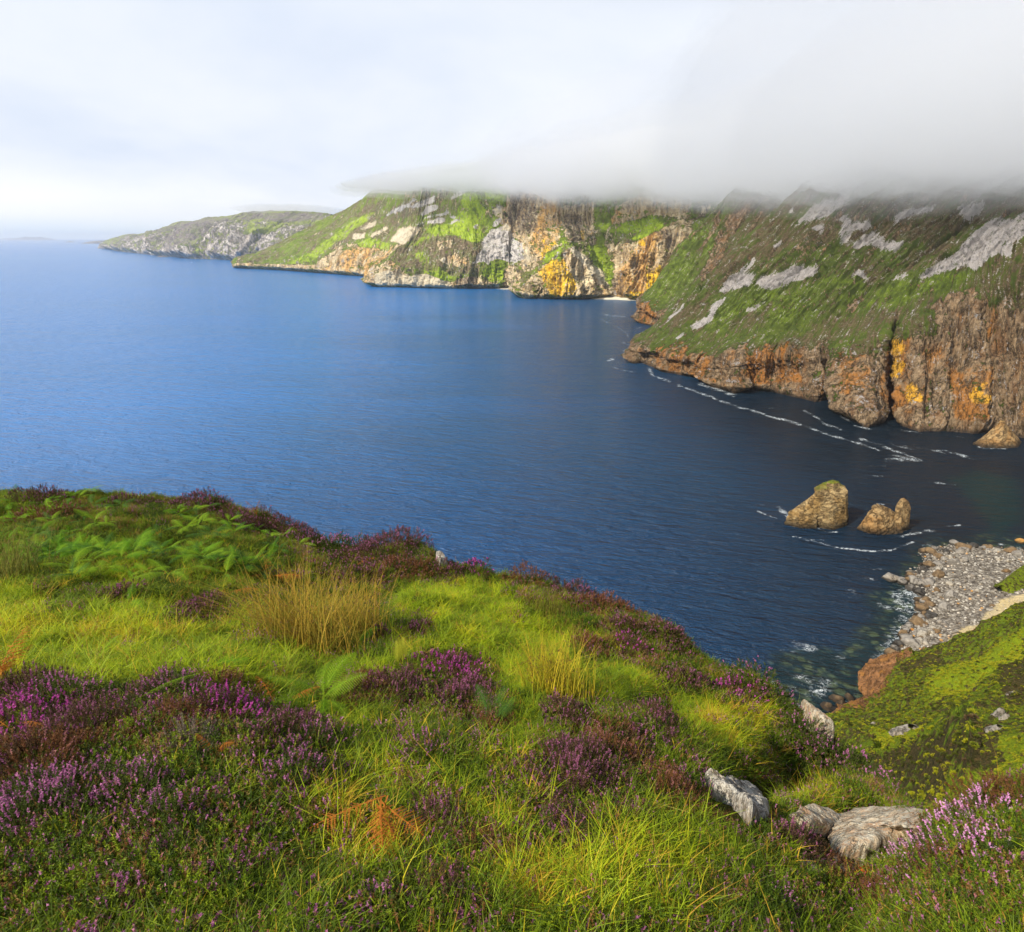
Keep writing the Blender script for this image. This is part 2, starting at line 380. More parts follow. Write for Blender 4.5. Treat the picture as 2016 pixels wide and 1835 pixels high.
    scree = [P3(q) for q in [
        [(1500, 465), (1560, 420), (1640, 375), (1700, 335), (1750, 268), (1880, 175), (1950, 185), (2016, 145), (2100, 110), (2300, 60), (2300, 120), (2100, 210), (2016, 262), (1960, 300), (1950, 370), (1900, 345), (1780, 430), (1740, 405), (1620, 442), (1520, 465)],
        [(930, 215), (1000, 130), (1100, 90), (1210, 70), (1180, 112), (1090, 170), (1020, 195)], [(1000, 225), (1070, 205), (1060, 245), (1020, 240)],
        [(1130, 170), (1190, 163), (1212, 205), (1290, 185), (1292, 228), (1205, 240), (1200, 270), (1150, 310), (1138, 250), (1160, 200)],
        [(1205, 330), (1250, 260), (1310, 245), (1370, 290), (1448, 285), (1445, 315), (1370, 337), (1290, 308)],
        [(1380, 180), (1420, 150), (1520, 130), (1600, 120), (1590, 145), (1500, 165), (1410, 200)], [(1700, 120), (1830, 105), (1820, 140), (1750, 190), (1710, 150)],
        [(570, 522), (640, 450), (745, 363), (740, 392), (690, 440), (757, 433), (740, 480), (700, 507), (600, 532)],
        [(740, 482), (860, 440), (920, 403), (1060, 415), (1040, 442), (950, 470), (810, 522)], [(440, 690), (520, 640), (540, 590), (605, 540), (600, 572), (550, 640), (530, 680), (450, 702)],
        [(1180, 425), (1250, 428), (1295, 482), (1230, 450)], [(320, 670), (400, 588), (408, 600), (340, 662)], [(700, 622), (795, 566), (785, 588), (720, 626)],
        [(1340, 490), (1460, 438), (1464, 457), (1380, 482)], [(370, 745), (405, 720), (412, 730), (380, 752)], [(455, 525), (520, 490), (515, 505), (470, 528)],
        [(830, 310), (870, 285), (868, 305), (840, 322)], [(900, 165), (925, 105), (935, 110), (915, 165)], [(640, 445), (660, 420), (610, 470), (580, 500)]]]
    # the farther bluff and upper crags
    green = [P3(q) for q in [
        [(1235, 620), (1330, 508), (1500, 468), (1740, 412), (1760, 465), (1560, 540), (1400, 612)], [(620, 560), (800, 520), (960, 470), (1120, 445), (1260, 460), (1290, 545), (1190, 520), (1000, 505), (880, 600), (700, 640)],
        [(215, 560), (300, 400), (420, 250), (560, 205), (560, 300), (480, 420), (330, 590)], [(1150, 540), (1170, 520), (1165, 600), (1145, 600)], [(440, 740), (620, 600), (740, 560), (640, 660), (560, 740)], [(780, 640), (900, 560), (990, 560), (900, 700)]]]
    moor = [P3(q) for q in [
        [(480, 480), (640, 150), (800, 80), (960, 120), (900, 330), (740, 370), (620, 430)], [(620, 60), (2016, 60), (2016, 140), (1700, 260), (1450, 300), (1200, 260), (900, 300), (620, 200)],
        [(1440, 380), (1700, 240), (1760, 230), (1640, 370), (1480, 420)], [(980, 680), (1140, 540), (1150, 640), (1060, 740)], [(1760, 380), (2016, 300), (2300, 300), (2300, 700), (2016, 700), (1700, 480)], [(600, 700), (800, 600), (840, 640), (700, 740)], [(280, 680), (560, 520), (540, 600), (330, 740)]]]
    rockp = [P3(q) for q in [[(480, 470), (540, 320), (620, 180), (700, 100), (740, 120), (640, 260), (560, 420)], [(1170, 600), (1250, 540), (1265, 575), (1200, 640)], [(470, 330), (560, 200), (600, 190), (520, 300)]]]
    rockr = [P3(q) for q in [[(1560, 600), (1720, 510), (1780, 500), (1800, 640), (1740, 760), (1600, 700)], [(1480, 900), (1700, 640), (1760, 640), (1700, 780), (1540, 960)], [(1700, 780), (2016, 700), (2200, 700), (2200, 1250), (1640, 1250), (1720, 1000)], [(1700, 780), (1790, 560), (1860, 560), (1840, 760)], [(1850, 640), (2016, 640), (2016, 760), (1880, 780)]]]
    oran = [P3(q) for q in [[(280, 760), (560, 770), (540, 960), (280, 900)], [(700, 760), (960, 760), (960, 960), (700, 960)], [(1140, 760), (1260, 740), (1260, 1030), (1120, 1000)], [(1340, 740), (1480, 740), (1480, 1100), (1340, 1100)], [(1640, 900), (1860, 860), (1860, 1120), (1700, 1140)], [(190, 560), (300, 590), (260, 690), (190, 660)]]]
    gold = [P3(q) for q in [[(1380, 740), (1450, 730), (1450, 940), (1390, 930)], [(1760, 950), (1850, 950), (1850, 1060), (1760, 1060)], [(1460, 960), (1530, 960), (1530, 1040), (1460, 1040)]]]
    edge = 2.95 + fbm(np.stack([U * 2.2, U * 0, U * 0], 1), 4, 0.65) * 0.95
    rock = 1 - sstep(L, edge - 0.18, edge + 0.22)
    rock = np.maximum(rock, paint(px, py, rockp, jit, 14) * 0.75)
    lower = (U > 10)
    rr = paint(px, py, rockr, jit, 26)
    rock = np.where(lower, np.maximum(1 - sstep(L, 2.2, 2.9), rr * 0.72), rock)
    st_ = steepness(V, nr, nc, 0.45, 0.80)
    rock = np.maximum(rock, crag * 0.55)
    rock = np.clip(rock * 0.72 + st_ * 0.42 * (0.35 + rock), 0, 1)
    gs = paint(px, py, green, jit, 16)
    ms = np.clip(0.42 + 0.35 * paint(px, py, moor, jit, 30) - 0.5 * gs, 0, 1)
    leafy = [P3(q) for q in [[(215, 560), (400, 280), (560, 205), (560, 300), (480, 420), (330, 640), (240, 620)], [(400, 740), (740, 480), (1100, 440), (1240, 560), (900, 760), (480, 800)]]]
    ms = np.clip(ms - 0.22 * paint(px, py, leafy, jit, 20), 0, 1)
    sc = paint(px, py, scree, jit, 9) * (L > 3)
    mask = np.stack([blur_grid(rock, nr, nc, 5), blur_grid(sc, nr, nc, 2), blur_grid(gs, nr, nc, 14) * 0.7], 1)
    mask2 = np.stack([blur_grid(paint(px, py, oran, jit, 20), nr, nc, 16), blur_grid(paint(px, py, gold, jit, 26), nr, nc, 14), blur_grid(ms, nr, nc, 14)], 1)
    o = mesh_np('headland', V, grid_faces(nr, nc), [terrain_mat('cliff_country', 1.0)], True, {'mask': mask, 'mask2': mask2, 'flow': np.stack([U, L, U * 0], 1)})  # default palette, cloud shade put into its darker colours
    kind(o, 'structure'); return o
build_headland()

# ================================================================ the far sunlit cliffs
def build_far_cliffs():
    S = [  # right to left: waterline, cliff, upper cliff, shoulder, cloud
        [(1560, 600, 1850), (1560, 540, 1870), (1560, 480, 1900), (1560, 430, 1930), (1560, 335, 2000)],
        [(1330, 598, 1860), (1335, 540, 1875), (1350, 462, 1885), (1365, 430, 1960), (1395, 335, 2040)],
        [(1262, 591, 1880), (1275, 540, 1895), (1300, 462, 1905), (1315, 425, 1990), (1320, 335, 2080)],
        [(1240, 588, 1905), (1240, 545, 1925), (1255, 480, 1940), (1270, 430, 2030), (1275, 335, 2120)],
        [(1213, 583, 1990), (1215, 545, 2005), (1222, 480, 2025), (1225, 430, 2090), (1230, 370, 2180)],
        [(1190, 582, 1995), (1186, 555, 2040), (1172, 490, 2120), (1175, 430, 2170), (1180, 370, 2260)],
        [(1165, 588, 1920), (1160, 552, 1945), (1146, 510, 2000), (1142, 440, 2170), (1145, 370, 2270)],
        [(1110, 589, 1905), (1114, 550, 1920), (1110, 482, 1965), (1112, 445, 2170), (1115, 370, 2260)],
        [(1062, 588, 1925), (1074, 562, 1945), (1094, 500, 1985), (1088, 445, 2190), (1086, 365, 2290)],
        [(1026, 586, 1950), (1040, 572, 1975), (1062, 540, 2030), (1062, 450, 2260), (1060, 365, 2330)],
        [(1012, 569, 2290), (1022, 552, 2310), (1032, 500, 2340), (1036, 440, 2400), (1036, 365, 2470)],
        [(980, 568, 2315), (980, 545, 2335), (985, 480, 2400), (990, 430, 2450), (990, 365, 2520)],
        [(935, 568, 2320), (935, 545, 2335), (945, 490, 2420), (955, 430, 2520), (960, 362, 2640)],
        [(872, 568, 2325), (872, 535, 2340), (880, 478, 2430), (885, 440, 2600), (900, 362, 2760)],
        [(800, 566, 2370), (800, 540, 2385), (812, 500, 2450), (840, 445, 2640), (855, 365, 2840)],
        [(737, 563, 2450), (744, 535, 2470), (768, 512, 2520), (808, 462, 2650), (830, 370, 2900)],
        [(742, 546, 2950), (745, 522, 2960), (760, 490, 2990), (795, 450, 3030), (805, 375, 3150)],
        [(700, 543, 3110), (702, 505, 3130), (712, 474, 3190), (745, 432, 3300), (768, 378, 3420)],
        [(640, 538, 3330), (642, 508, 3350), (652, 476, 3440), (695, 437, 3560), (728, 388, 3720)],
        [(555, 532, 3640), (557, 513, 3655), (580, 490, 3720), (645, 452, 3880), (712, 402, 4020)],
        [(476, 528, 3890), (477, 513, 3900), (510, 500, 3960), (605, 456, 4090), (705, 412, 4200)],
        [(510, 524, 4150), (512, 514, 4200), (545, 503, 4260), (640, 462, 4400), (740, 412, 4600)],
    ]
    W = []
    for s in S:
        p = [np.array(at_z(s[0][0], s[0][1]) if abs(at_z(s[0][0], s[0][1])[1] - s[0][2]) < 90 else (*at_y(*s[0])[:2], 0))] + [np.array(at_y(*q)) for q in s[1:]]
        low = p[0].copy(); iw = p[1] - p[0]; low[:2] -= iw[:2] * 0.2; low[2] = -14
        top = p[4] + (p[4] - p[3]) * 1.2; top[2] = p[4][2] + 60
        W.append([low, p[0], p[1], p[2], p[3], p[4], top])
    nc, nr = 1150, 330
    cols = np.interp(np.linspace(0, 1, nc), [0, 0.04, 0.45, 0.75, 0.97, 1], [0, 1.5, 9.5, 15, 20, 21])
    rows = np.interp(np.linspace(0, 1, nr), [0, 0.03, 0.30, 0.62, 0.92, 1], [0, 1, 2, 3.2, 5, 6])
    V, U, L, nr, nc = loft(W, cols, rows)
    n = grid_normals(V, nr, nc)
    if n[:, 2].mean() < 0: n = -n
    above = sstep(L, 0.9, 1.25)
    cliffL = 1 - sstep(L, 2.0, 2.7)
    wall = np.maximum(cliffL, (1 - sstep(U, 12, 13.5)) * (1 - sstep(L, 4.6, 5.4)))
    nh = n.copy(); nh[:, 2] *= 0.4
    PV = V * np.array([1, 1, 0.30])
    V = V + nh * ((fbm(PV / 120, 3, 0.5, True) * 24 * (0.35 + 0.65 * wall) + fbm(PV / 38 + 4, 4, 0.6, True) * 20 * wall + fbm(V / 12 + 8, 3, 0.6, True) * 6 * wall - 2) * above)[:, None]
    V = V + nh * ((ribs(U, L, 1.3, 0.25, 1.5) * 34 + ribs(U, L, 4.1, 0.6, 4.5) * 17 + ribs(U, L, 11, 1.8, 6.5) * 6 + np.sin(V[:, 2] / 8 + fbm(V / 60, 3) * 5) * 2.0 - 8) * above * (0.25 + 0.75 * wall))[:, None]
    V[:, 2] += (ribs(U, L, 1.6, 0.5, 2.2) * 20 + ribs(U, L, 5.2, 1.2, 8.2) * 10 + fbm(V / 50, 4, 0.6) * 9) * (1 - wall) * above
    px, py = proj(V)
    jit = (fbm(np.stack([px / 26, py / 14, px * 0], 1), 4, 0.6), fbm(np.stack([px / 26, py / 14, px * 0 + 9], 1), 4, 0.6))
    PB = lambda L_: [zB(a, b) for a, b in L_]
    scree = [PB(q) for q in [
        [(300, 180), (420, 130), (500, 110), (490, 150), (400, 180), (320, 185)], [(160, 225), (240, 185), (330, 150), (350, 120), (380, 125), (280, 200), (180, 235)],
        [(395, 230), (440, 175), (520, 165), (500, 200), (420, 235)], [(420, 250), (580, 205), (600, 215), (470, 248)], [(440, 270), (560, 248), (570, 265), (530, 288), (440, 288)],
        [(570, 285), (640, 262), (660, 272), (600, 292)], [(600, 235), (640, 240), (620, 258), (595, 250)], [(360, 298), (420, 280), (420, 292), (370, 302)],
        [(755, 300), (780, 285), (775, 320), (755, 325)], [(600, 120), (660, 60), (700, 60), (680, 100), (620, 120)],
        [(820, 380), (870, 330), (960, 300), (985, 320), (1040, 400), (1085, 420), (1080, 520), (1000, 545), (900, 520), (850, 560), (820, 540), (740, 560), (790, 480)],
        [(870, 300), (900, 260), (940, 250), (920, 300), (890, 312)]]]
    cream = [PB(q) for q in [[(200, 400), (260, 320), (330, 308), (405, 320), (360, 380), (280, 430)], [(60, 375), (110, 340), (180, 300), (180, 315), (100, 370)], [(0, 320), (60, 285), (110, 272), (100, 300), (20, 330)], [(-40, 360), (30, 350), (20, 385), (-60, 390)],
        [(1085, 560), (1100, 440), (1120, 440), (1125, 520), (1100, 580)], [(95, 620), (180, 600), (330, 640), (330, 700), (100, 695)], [(330, 640), (420, 620), (600, 680), (600, 715), (330, 705)], [(870, 200), (940, 165), (950, 190), (900, 240)], [(520, 530), (560, 510), (580, 560)],
        [(940, 330), (975, 280), (1000, 345)], [(1540, 560), (1600, 590), (1660, 720), (1600, 680)], [(1380, 450), (1480, 480), (1640, 720), (1560, 640)]]]
    green = [PB(q) for q in [
        [(430, 320), (560, 290), (640, 240), (680, 90), (760, 90), (820, 160), (840, 260), (800, 320), (820, 380), (790, 415), (700, 400), (600, 365), (470, 355)], [(290, 440), (400, 380), (560, 360), (430, 400), (330, 450)],
        [(350, 490), (420, 470), (500, 560), (620, 640), (600, 670), (430, 660), (420, 600)], [(800, 60), (1000, 60), (960, 140), (840, 130)], [(800, 620), (860, 560), (940, 560), (960, 680), (900, 690)],
        [(1200, 570), (1240, 490), (1360, 430), (1320, 520)], [(1320, 430), (1350, 365), (1390, 420)], [(1500, 430), (1640, 430), (1675, 560), (1672, 740), (1600, 640), (1530, 520)], [(1540, 290), (1700, 290), (1950, 230), (2016, 280), (1840, 360), (1640, 340)],
        [(1790, 390), (2000, 260), (2016, 320), (1850, 400)], [(-480, 560), (-340, 480), (0, 240), (110, 200), (60, 260), (-100, 380), (-200, 450), (-350, 560)], [(-20, 420), (60, 380), (200, 420), (180, 470), (0, 440)]]]
    moor = [PB(q) for q in [[(200, 260), (560, 200), (420, 140), (300, 140), (120, 240)], [(240, 470), (420, 370), (640, 370), (800, 430), (780, 600), (600, 640), (260, 560)], [(-200, 400), (0, 240), (200, 250), (300, 300), (200, 300), (100, 300), (-150, 440)], [(-100, 250), (130, 130), (200, 140), (60, 240)]]]
    rockp = [PB(q) for q in [[(-560, 700), (-560, 590), (-300, 560), (-150, 440), (0, 420), (260, 430), (160, 540), (100, 600), (100, 720), (-300, 700)], [(100, 720), (110, 600), (180, 530), (240, 560), (330, 640), (600, 680), (620, 720)],
        [(620, 720), (640, 660), (760, 640), (900, 690), (1000, 560), (1060, 580), (1060, 720)], [(900, 260), (1000, 90), (1160, 60), (1330, 120), (1345, 330), (1300, 440), (1180, 570), (1100, 620), (1060, 560), (1060, 400), (960, 320)],
        [(1340, 180), (1560, 140), (1560, 340), (1460, 420), (1380, 410), (1345, 300)], [(1050, 800), (1060, 720), (1180, 590), (1300, 500), (1440, 430), (1540, 540), (1680, 760), (1500, 800)], [(1680, 760), (1680, 560), (1640, 420), (1800, 420), (2016, 320), (2200, 200), (2200, 800), (1700, 800)],
        [(1640, 330), (1700, 180), (1900, 60), (2200, 60), (2200, 260), (1960, 230), (1760, 300)], [(500, 400), (600, 400), (610, 450), (520, 460)], [(540, 520), (640, 480), (720, 560), (640, 580)]]]
    oran = [PB(q) for q in [[(-300, 700), (-260, 560), (-60, 440), (260, 430), (160, 540), (60, 620), (0, 690)], [(1120, 420), (1240, 120), (1340, 200), (1330, 360), (1200, 520)], [(1700, 800), (1720, 420), (1900, 330), (2016, 330), (1900, 800)], [(1640, 300), (1700, 200), (1780, 200), (1700, 300)], [(160, 560), (240, 530), (260, 600)], [(1960, 600), (2100, 500), (2100, 800), (1900, 800)]]]
    gold = [PB(q) for q in [[(1180, 600), (1280, 520), (1350, 520), (1440, 700), (1420, 770), (1260, 780)], [(1200, 480), (1240, 440), (1330, 380), (1260, 480)], [(1260, 490), (1180, 560), (1240, 400), (1200, 380)], [(1850, 360), (1900, 350), (1890, 440), (1850, 440)], [(1890, 800), (1900, 620), (2016, 540), (1960, 800)], [(1460, 330), (1490, 330), (1485, 400), (1460, 400)], [(1780, 740), (1900, 740), (1880, 800), (1800, 800)]]]
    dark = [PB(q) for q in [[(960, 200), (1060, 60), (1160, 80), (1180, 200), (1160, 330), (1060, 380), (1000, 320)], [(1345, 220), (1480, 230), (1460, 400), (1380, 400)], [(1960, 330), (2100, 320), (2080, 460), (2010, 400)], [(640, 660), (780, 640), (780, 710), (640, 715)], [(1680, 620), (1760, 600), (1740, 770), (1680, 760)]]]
    rock = paint(px, py, rockp, jit, 10)
    rock = np.where(L < 1.5, 1.0, rock)
    gs = paint(px, py, green, jit, 9)
    ms = np.clip(0.45 + 0.5 * paint(px, py, moor, jit, 14) - 0.6 * gs, 0, 1)
    cm = paint(px, py, cream, jit, 7)
    sc = paint(px, py, scree, jit, 7)
    st_ = steepness(V, nr, nc, 0.40, 0.78)
    rock = np.clip(np.maximum(rock * 0.86, 0.13) * (0.66 + 0.6 * st_) + 0.08 * st_, 0, 1)
    rock = np.maximum(rock * (1 - gs * 0.75), cm)
    mask = np.stack([blur_grid(rock, nr, nc, 1), blur_grid(sc, nr, nc, 1), blur_grid(gs, nr, nc, 3)], 1)
    mask2 = np.stack([blur_grid(paint(px, py, oran, jit, 12), nr, nc, 5) * 0.8, blur_grid(paint(px, py, gold, jit, 8), nr, nc, 3), blur_grid(ms, nr, nc, 3)], 1)
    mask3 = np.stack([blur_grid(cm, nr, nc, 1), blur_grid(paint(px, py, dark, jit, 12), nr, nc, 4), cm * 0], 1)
    mt = terrain_mat('sunlit_cliff_country', 3.2, palette=dict(rock1=(0.50, 0.36, 0.19), rock2=(0.84, 0.71, 0.45), rock3=(0.22, 0.145, 0.09), rock4=(0.62, 0.42, 0.20), pale=(0.80, 0.72, 0.54), orange=(0.72, 0.40, 0.10), gold=(0.92, 0.58, 0.03), scree1=(0.66, 0.62, 0.58), scree2=(0.42, 0.39, 0.36), grass0=(0.085, 0.11, 0.02), grass1=(0.13, 0.18, 0.018), grass2=(0.23, 0.32, 0.022), bright1=(0.42, 0.52, 0.03), bright2=(0.24, 0.36, 0.022), moor1=(0.11, 0.085, 0.045), moor2=(0.20, 0.145, 0.09)))  # brighter than the near headland's palette, sunlight put into the colours
    N = NT.__new__(NT); N.t = mt.node_tree
    bs = [n_ for n_ in mt.node_tree.nodes if n_.type == 'BSDF_PRINCIPLED'][0]
    src = bs.inputs['Base Color'].links[0].from_socket
    m3 = N.n('ShaderNodeSeparateColor', {0: N.attr('mask3')})
    P = N.n('ShaderNodeNewGeometry').outputs['Position']
    nz = N.noise(P, 1 / 9, 4, 0.7)
    c = N.mix(N.m('MULTIPLY', m3.outputs[0], N.mr(nz, 0.3, 0.5, 0.4, 1)), src, (0.66, 0.58, 0.42))
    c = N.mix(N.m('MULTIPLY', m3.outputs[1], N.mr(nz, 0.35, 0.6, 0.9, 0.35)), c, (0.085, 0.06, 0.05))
    N.put(bs.inputs['Base Color'], c)
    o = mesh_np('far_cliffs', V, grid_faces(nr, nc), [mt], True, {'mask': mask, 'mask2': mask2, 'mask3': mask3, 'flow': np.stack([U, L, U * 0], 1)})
    kind(o, 'structure')
    # two pale shingle beaches at the foot
    sm, N = new_mat('pale_sand')
    P = N.n('ShaderNodeNewGeometry').outputs['Position']
    N.n('ShaderNodeOutputMaterial', {0: N.n('ShaderNodeBsdfPrincipled', {'Base Color': N.mix(N.noise(P, 0.1, 4), (0.62, 0.56, 0.42), (0.80, 0.76, 0.62)), 'Roughness': 0.95})})
    for a in ([(1150, 588), (1185, 589.5), (1215, 590), (1245, 591.5), (1262, 592)], [(975, 568.5), (1000, 569.5), (1018, 570.5), (1030, 573)]):
        pts = []
        for q in a:
            b = np.array(at_z(*q)); pts.append([b + (0, -8, -1.5), b + (0, 3, 0.6), b + (0, 60, 7), b + (0, 130, 16)])
        V, U, L, r_, c_ = loft(pts, np.linspace(0, len(a) - 1, 60), np.linspace(0, 3, 24))
        V[:, 2] += fbm(V / 9, 3) * 1.0; V[:, 1] += fbm(np.stack([U, U * 0, U * 0], 1), 2) * 8
        kind(mesh_np('sand_beach', V, grid_faces(r_, c_), [sm]), 'structure')
build_far_cliffs()

# ================================================================ the farthest headland
def build_far_headland():
    z1 = lambda x, y: ((180 + x / 4.032) * 0.93333, (400 + y / 4.032) * 0.93333)
    # foot of the cliffs (right to left), skyline above it, a middle height
    S = [((2016, 640), (2100, 210), 4700), ((1560, 610), (2000, 195), 4900), ((1310, 597), (1750, 180), 5000), ((1200, 583), (1560, 183), 5250), ((1040, 577), (1380, 200), 5400), ((860, 572), (1230, 232), 5600),
         ((770, 548), (1080, 240), 6000), ((640, 530), (980, 268), 6350), ((520, 515), (835, 280), 6900), ((400, 511), (760, 345), 7600), ((300, 508), (560, 372), 8300), ((215, 502), (340, 396), 9500), ((180, 497), (262, 452), 10500), ((215, 494), (300, 440), 11500)]
    W = []
    for foot, sky, Y in S:
        f = z1(*foot); s = z1(*sky)
        b = np.array(at_y(f[0], f[1], Y)); b[2] = 0
        t = np.array(at_y(s[0], s[1], Y * 1.16))
        c = b * 0.85 + t * 0.15; c[2] = t[2] * 0.30
        m = b * 0.5 + t * 0.5; m[2] = t[2] * 0.68
        low = b.copy(); low[2] = -20; low[1] -= 30
        back = t + (t - b) * 0.6; back[2] = t[2] - 80
        W.append([low, b, c, m, t, back])
    nc, nr = 620, 170
    V, U, L, nr, nc = loft(W, np.linspace(0, len(S) - 1, nc), np.interp(np.linspace(0, 1, nr), [0, .04, .9, 1], [0, 1, 4, 5]))
    n = grid_normals(V, nr, nc)
    if n[:, 2].mean() < 0: n = -n
    up = sstep(L, 0.95, 1.3) * (1 - sstep(L, 3.6, 4.0))
    nh = n.copy(); nh[:, 2] *= 0.5
    V = V + nh * ((ribs(U, L, 1.7, 0.35, 2.1) * 110 + ribs(U, L, 5.0, 0.8, 5.1) * 50 + fbm(V * np.array([1, 1, .4]) / 130, 4, 0.6, True) * 40) * up * (1 - 0.62 * sstep(L, 2.4, 3.5)))[:, None]
    px, py = proj(V)
    jit = (fbm(np.stack([px / 20, py / 8, px * 0], 1), 4, 0.6), fbm(np.stack([px / 20, py / 8, px * 0 + 9], 1), 4, 0.6))
    PZ = lambda L_: [z1(a, b) for a, b in L_]
    green = paint(px, py, [PZ(q) for q in [[(1360, 370), (1400, 260), (1500, 245), (1700, 290), (1640, 340), (1480, 375)], [(1850, 280), (2016, 255), (2016, 280), (1880, 290)], [(870, 520), (960, 490), (1020, 520), (900, 535)]]], jit, 5)
    moor = paint(px, py, [PZ(q) for q in [[(820, 290), (1230, 235), (1200, 290), (1000, 400), (800, 480), (700, 500), (680, 400)], [(1300, 250), (1500, 200), (2016, 200), (2000, 250), (1700, 280)]]], jit, 5)
    rock = paint(px, py, [PZ(q) for q in [[(250, 470), (330, 400), (700, 365), (640, 520), (260, 510)], [(900, 500), (1100, 280), (1300, 250), (1370, 300), (1340, 380), (1320, 600), (900, 580)], [(1320, 600), (1340, 380), (1560, 370), (1700, 300), (1860, 290), (1900, 360), (1560, 520), (1420, 600)]]], jit, 6)
    orr = paint(px, py, [PZ([(1390, 530), (1480, 500), (1480, 540), (1420, 560)])], jit, 5)
    cream = paint(px, py, [PZ([(1220, 580), (1240, 510), (1300, 500), (1340, 380), (1400, 380), (1380, 560), (1330, 600)]), PZ([(650, 520), (680, 440), (740, 500), (780, 520), (760, 545)])], jit, 6)
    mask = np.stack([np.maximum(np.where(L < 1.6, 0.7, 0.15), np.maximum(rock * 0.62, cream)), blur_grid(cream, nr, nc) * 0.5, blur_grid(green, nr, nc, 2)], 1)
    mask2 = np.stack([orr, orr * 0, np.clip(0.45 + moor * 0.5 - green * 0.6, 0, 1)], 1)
    mt = terrain_mat('distant_cliff_country', 9.0, warm=0, palette=dict(rock1=(0.46, 0.41, 0.38), rock2=(0.82, 0.76, 0.70), rock3=(0.18, 0.16, 0.165), rock4=(0.30, 0.25, 0.22), orange=(0.34, 0.24, 0.18), pale=(0.5, 0.45, 0.4), grass0=(0.18, 0.20, 0.11), grass1=(0.24, 0.28, 0.10), grass2=(0.38, 0.42, 0.12), bright1=(0.34, 0.40, 0.09), bright2=(0.26, 0.33, 0.07), moor1=(0.20, 0.18, 0.17), moor2=(0.28, 0.23, 0.24)), bump=1.2)  # haze put into the palette, paler and greyer than the nearer cliffs
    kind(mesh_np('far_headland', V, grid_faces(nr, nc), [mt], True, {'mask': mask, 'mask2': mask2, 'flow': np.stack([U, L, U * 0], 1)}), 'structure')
    return mt, z1
distant_mat, z1 = build_far_headland()

def rock_blob(name, profile, mat, seed, res=(90, 60), amp=1.0, loc=(0, 0, 0), parent=None, strata=None, attrs=None):
    """profile: rings [(z, cx, cy, [(radius at 8 bearings)])] bottom to top -> rough closed rock"""
    na, nz = res
    zs = [r[0] for r in profile]; T = np.linspace(0, len(profile) - 1, nz)
    Z = np.interp(T, range(len(profile)), zs)
    cx_ = np.interp(T, range(len(profile)), [r[1] for r in profile]); cy_ = np.interp(T, range(len(profile)), [r[2] for r in profile])
    th = np.linspace(0, 2 * np.pi, na, endpoint=False)
    RR = np.array([np.interp(th, np.linspace(0, 2 * np.pi, len(r[3]) + 1), list(r[3]) + [r[3][0]]) for r in profile])
    RA = np.array([np.interp(T, range(len(profile)), RR[:, k]) for k in range(na)]).T
    X = cx_[:, None] + RA * np.cos(th); Y = cy_[:, None] + RA * np.sin(th); ZZ = np.repeat(Z[:, None], na, 1)
    V = np.stack([X, Y, ZZ], 2).reshape(-1, 3)
    nrm = np.stack([np.cos(th)[None] * np.ones((nz, 1)), np.sin(th)[None] * np.ones((nz, 1)), np.zeros((nz, na))], 2).reshape(-1, 3)
    sz = max(RA.max(), 0.01)
    Q = V / sz + seed * 7.7
    d = fbm(Q * 1.6, 3, 0.5, True) * 0.16 + fbm(Q * np.array([5, 5, 5]), 4, 0.6, True) * 0.065
    if strata is not None:
        s = Q @ np.array(strata)
        d = d + (np.abs(((s + 0.18 * perlin(Q * 2)) % 1) - 0.5) - 0.25) * 0.16
    V = V + nrm * (d * sz * amp * np.clip(RA.reshape(-1) / sz * 1.6, 0, 1))[:, None]
    V[:, 2] += fbm(Q * 3 + 3, 3, 0.6) * 0.07 * sz * amp
    a = (np.arange(nz - 1)[:, None] * na + np.arange(na)[None]).ravel(); b = (np.arange(nz - 1)[:, None] * na + (np.arange(na)[None] + 1) % na).ravel()
    F = np.stack([a, b, b + na, a + na], 1)
    # cap
    c = V[-na:].mean(0); V = np.vstack([V, c]); ci = len(V) - 1
    k = np.arange(na) + (nz - 1) * na; k2 = (np.arange(na) + 1) % na + (nz - 1) * na
    F = np.vstack([F, np.stack([k, k2, np.full(na, ci), np.full(na, ci)], 1)])
    o = mesh_np(name, V, F, [mat], True); 
    me = o.data; me.validate()
    o.location = loc
    if parent: o.parent = parent
    return o

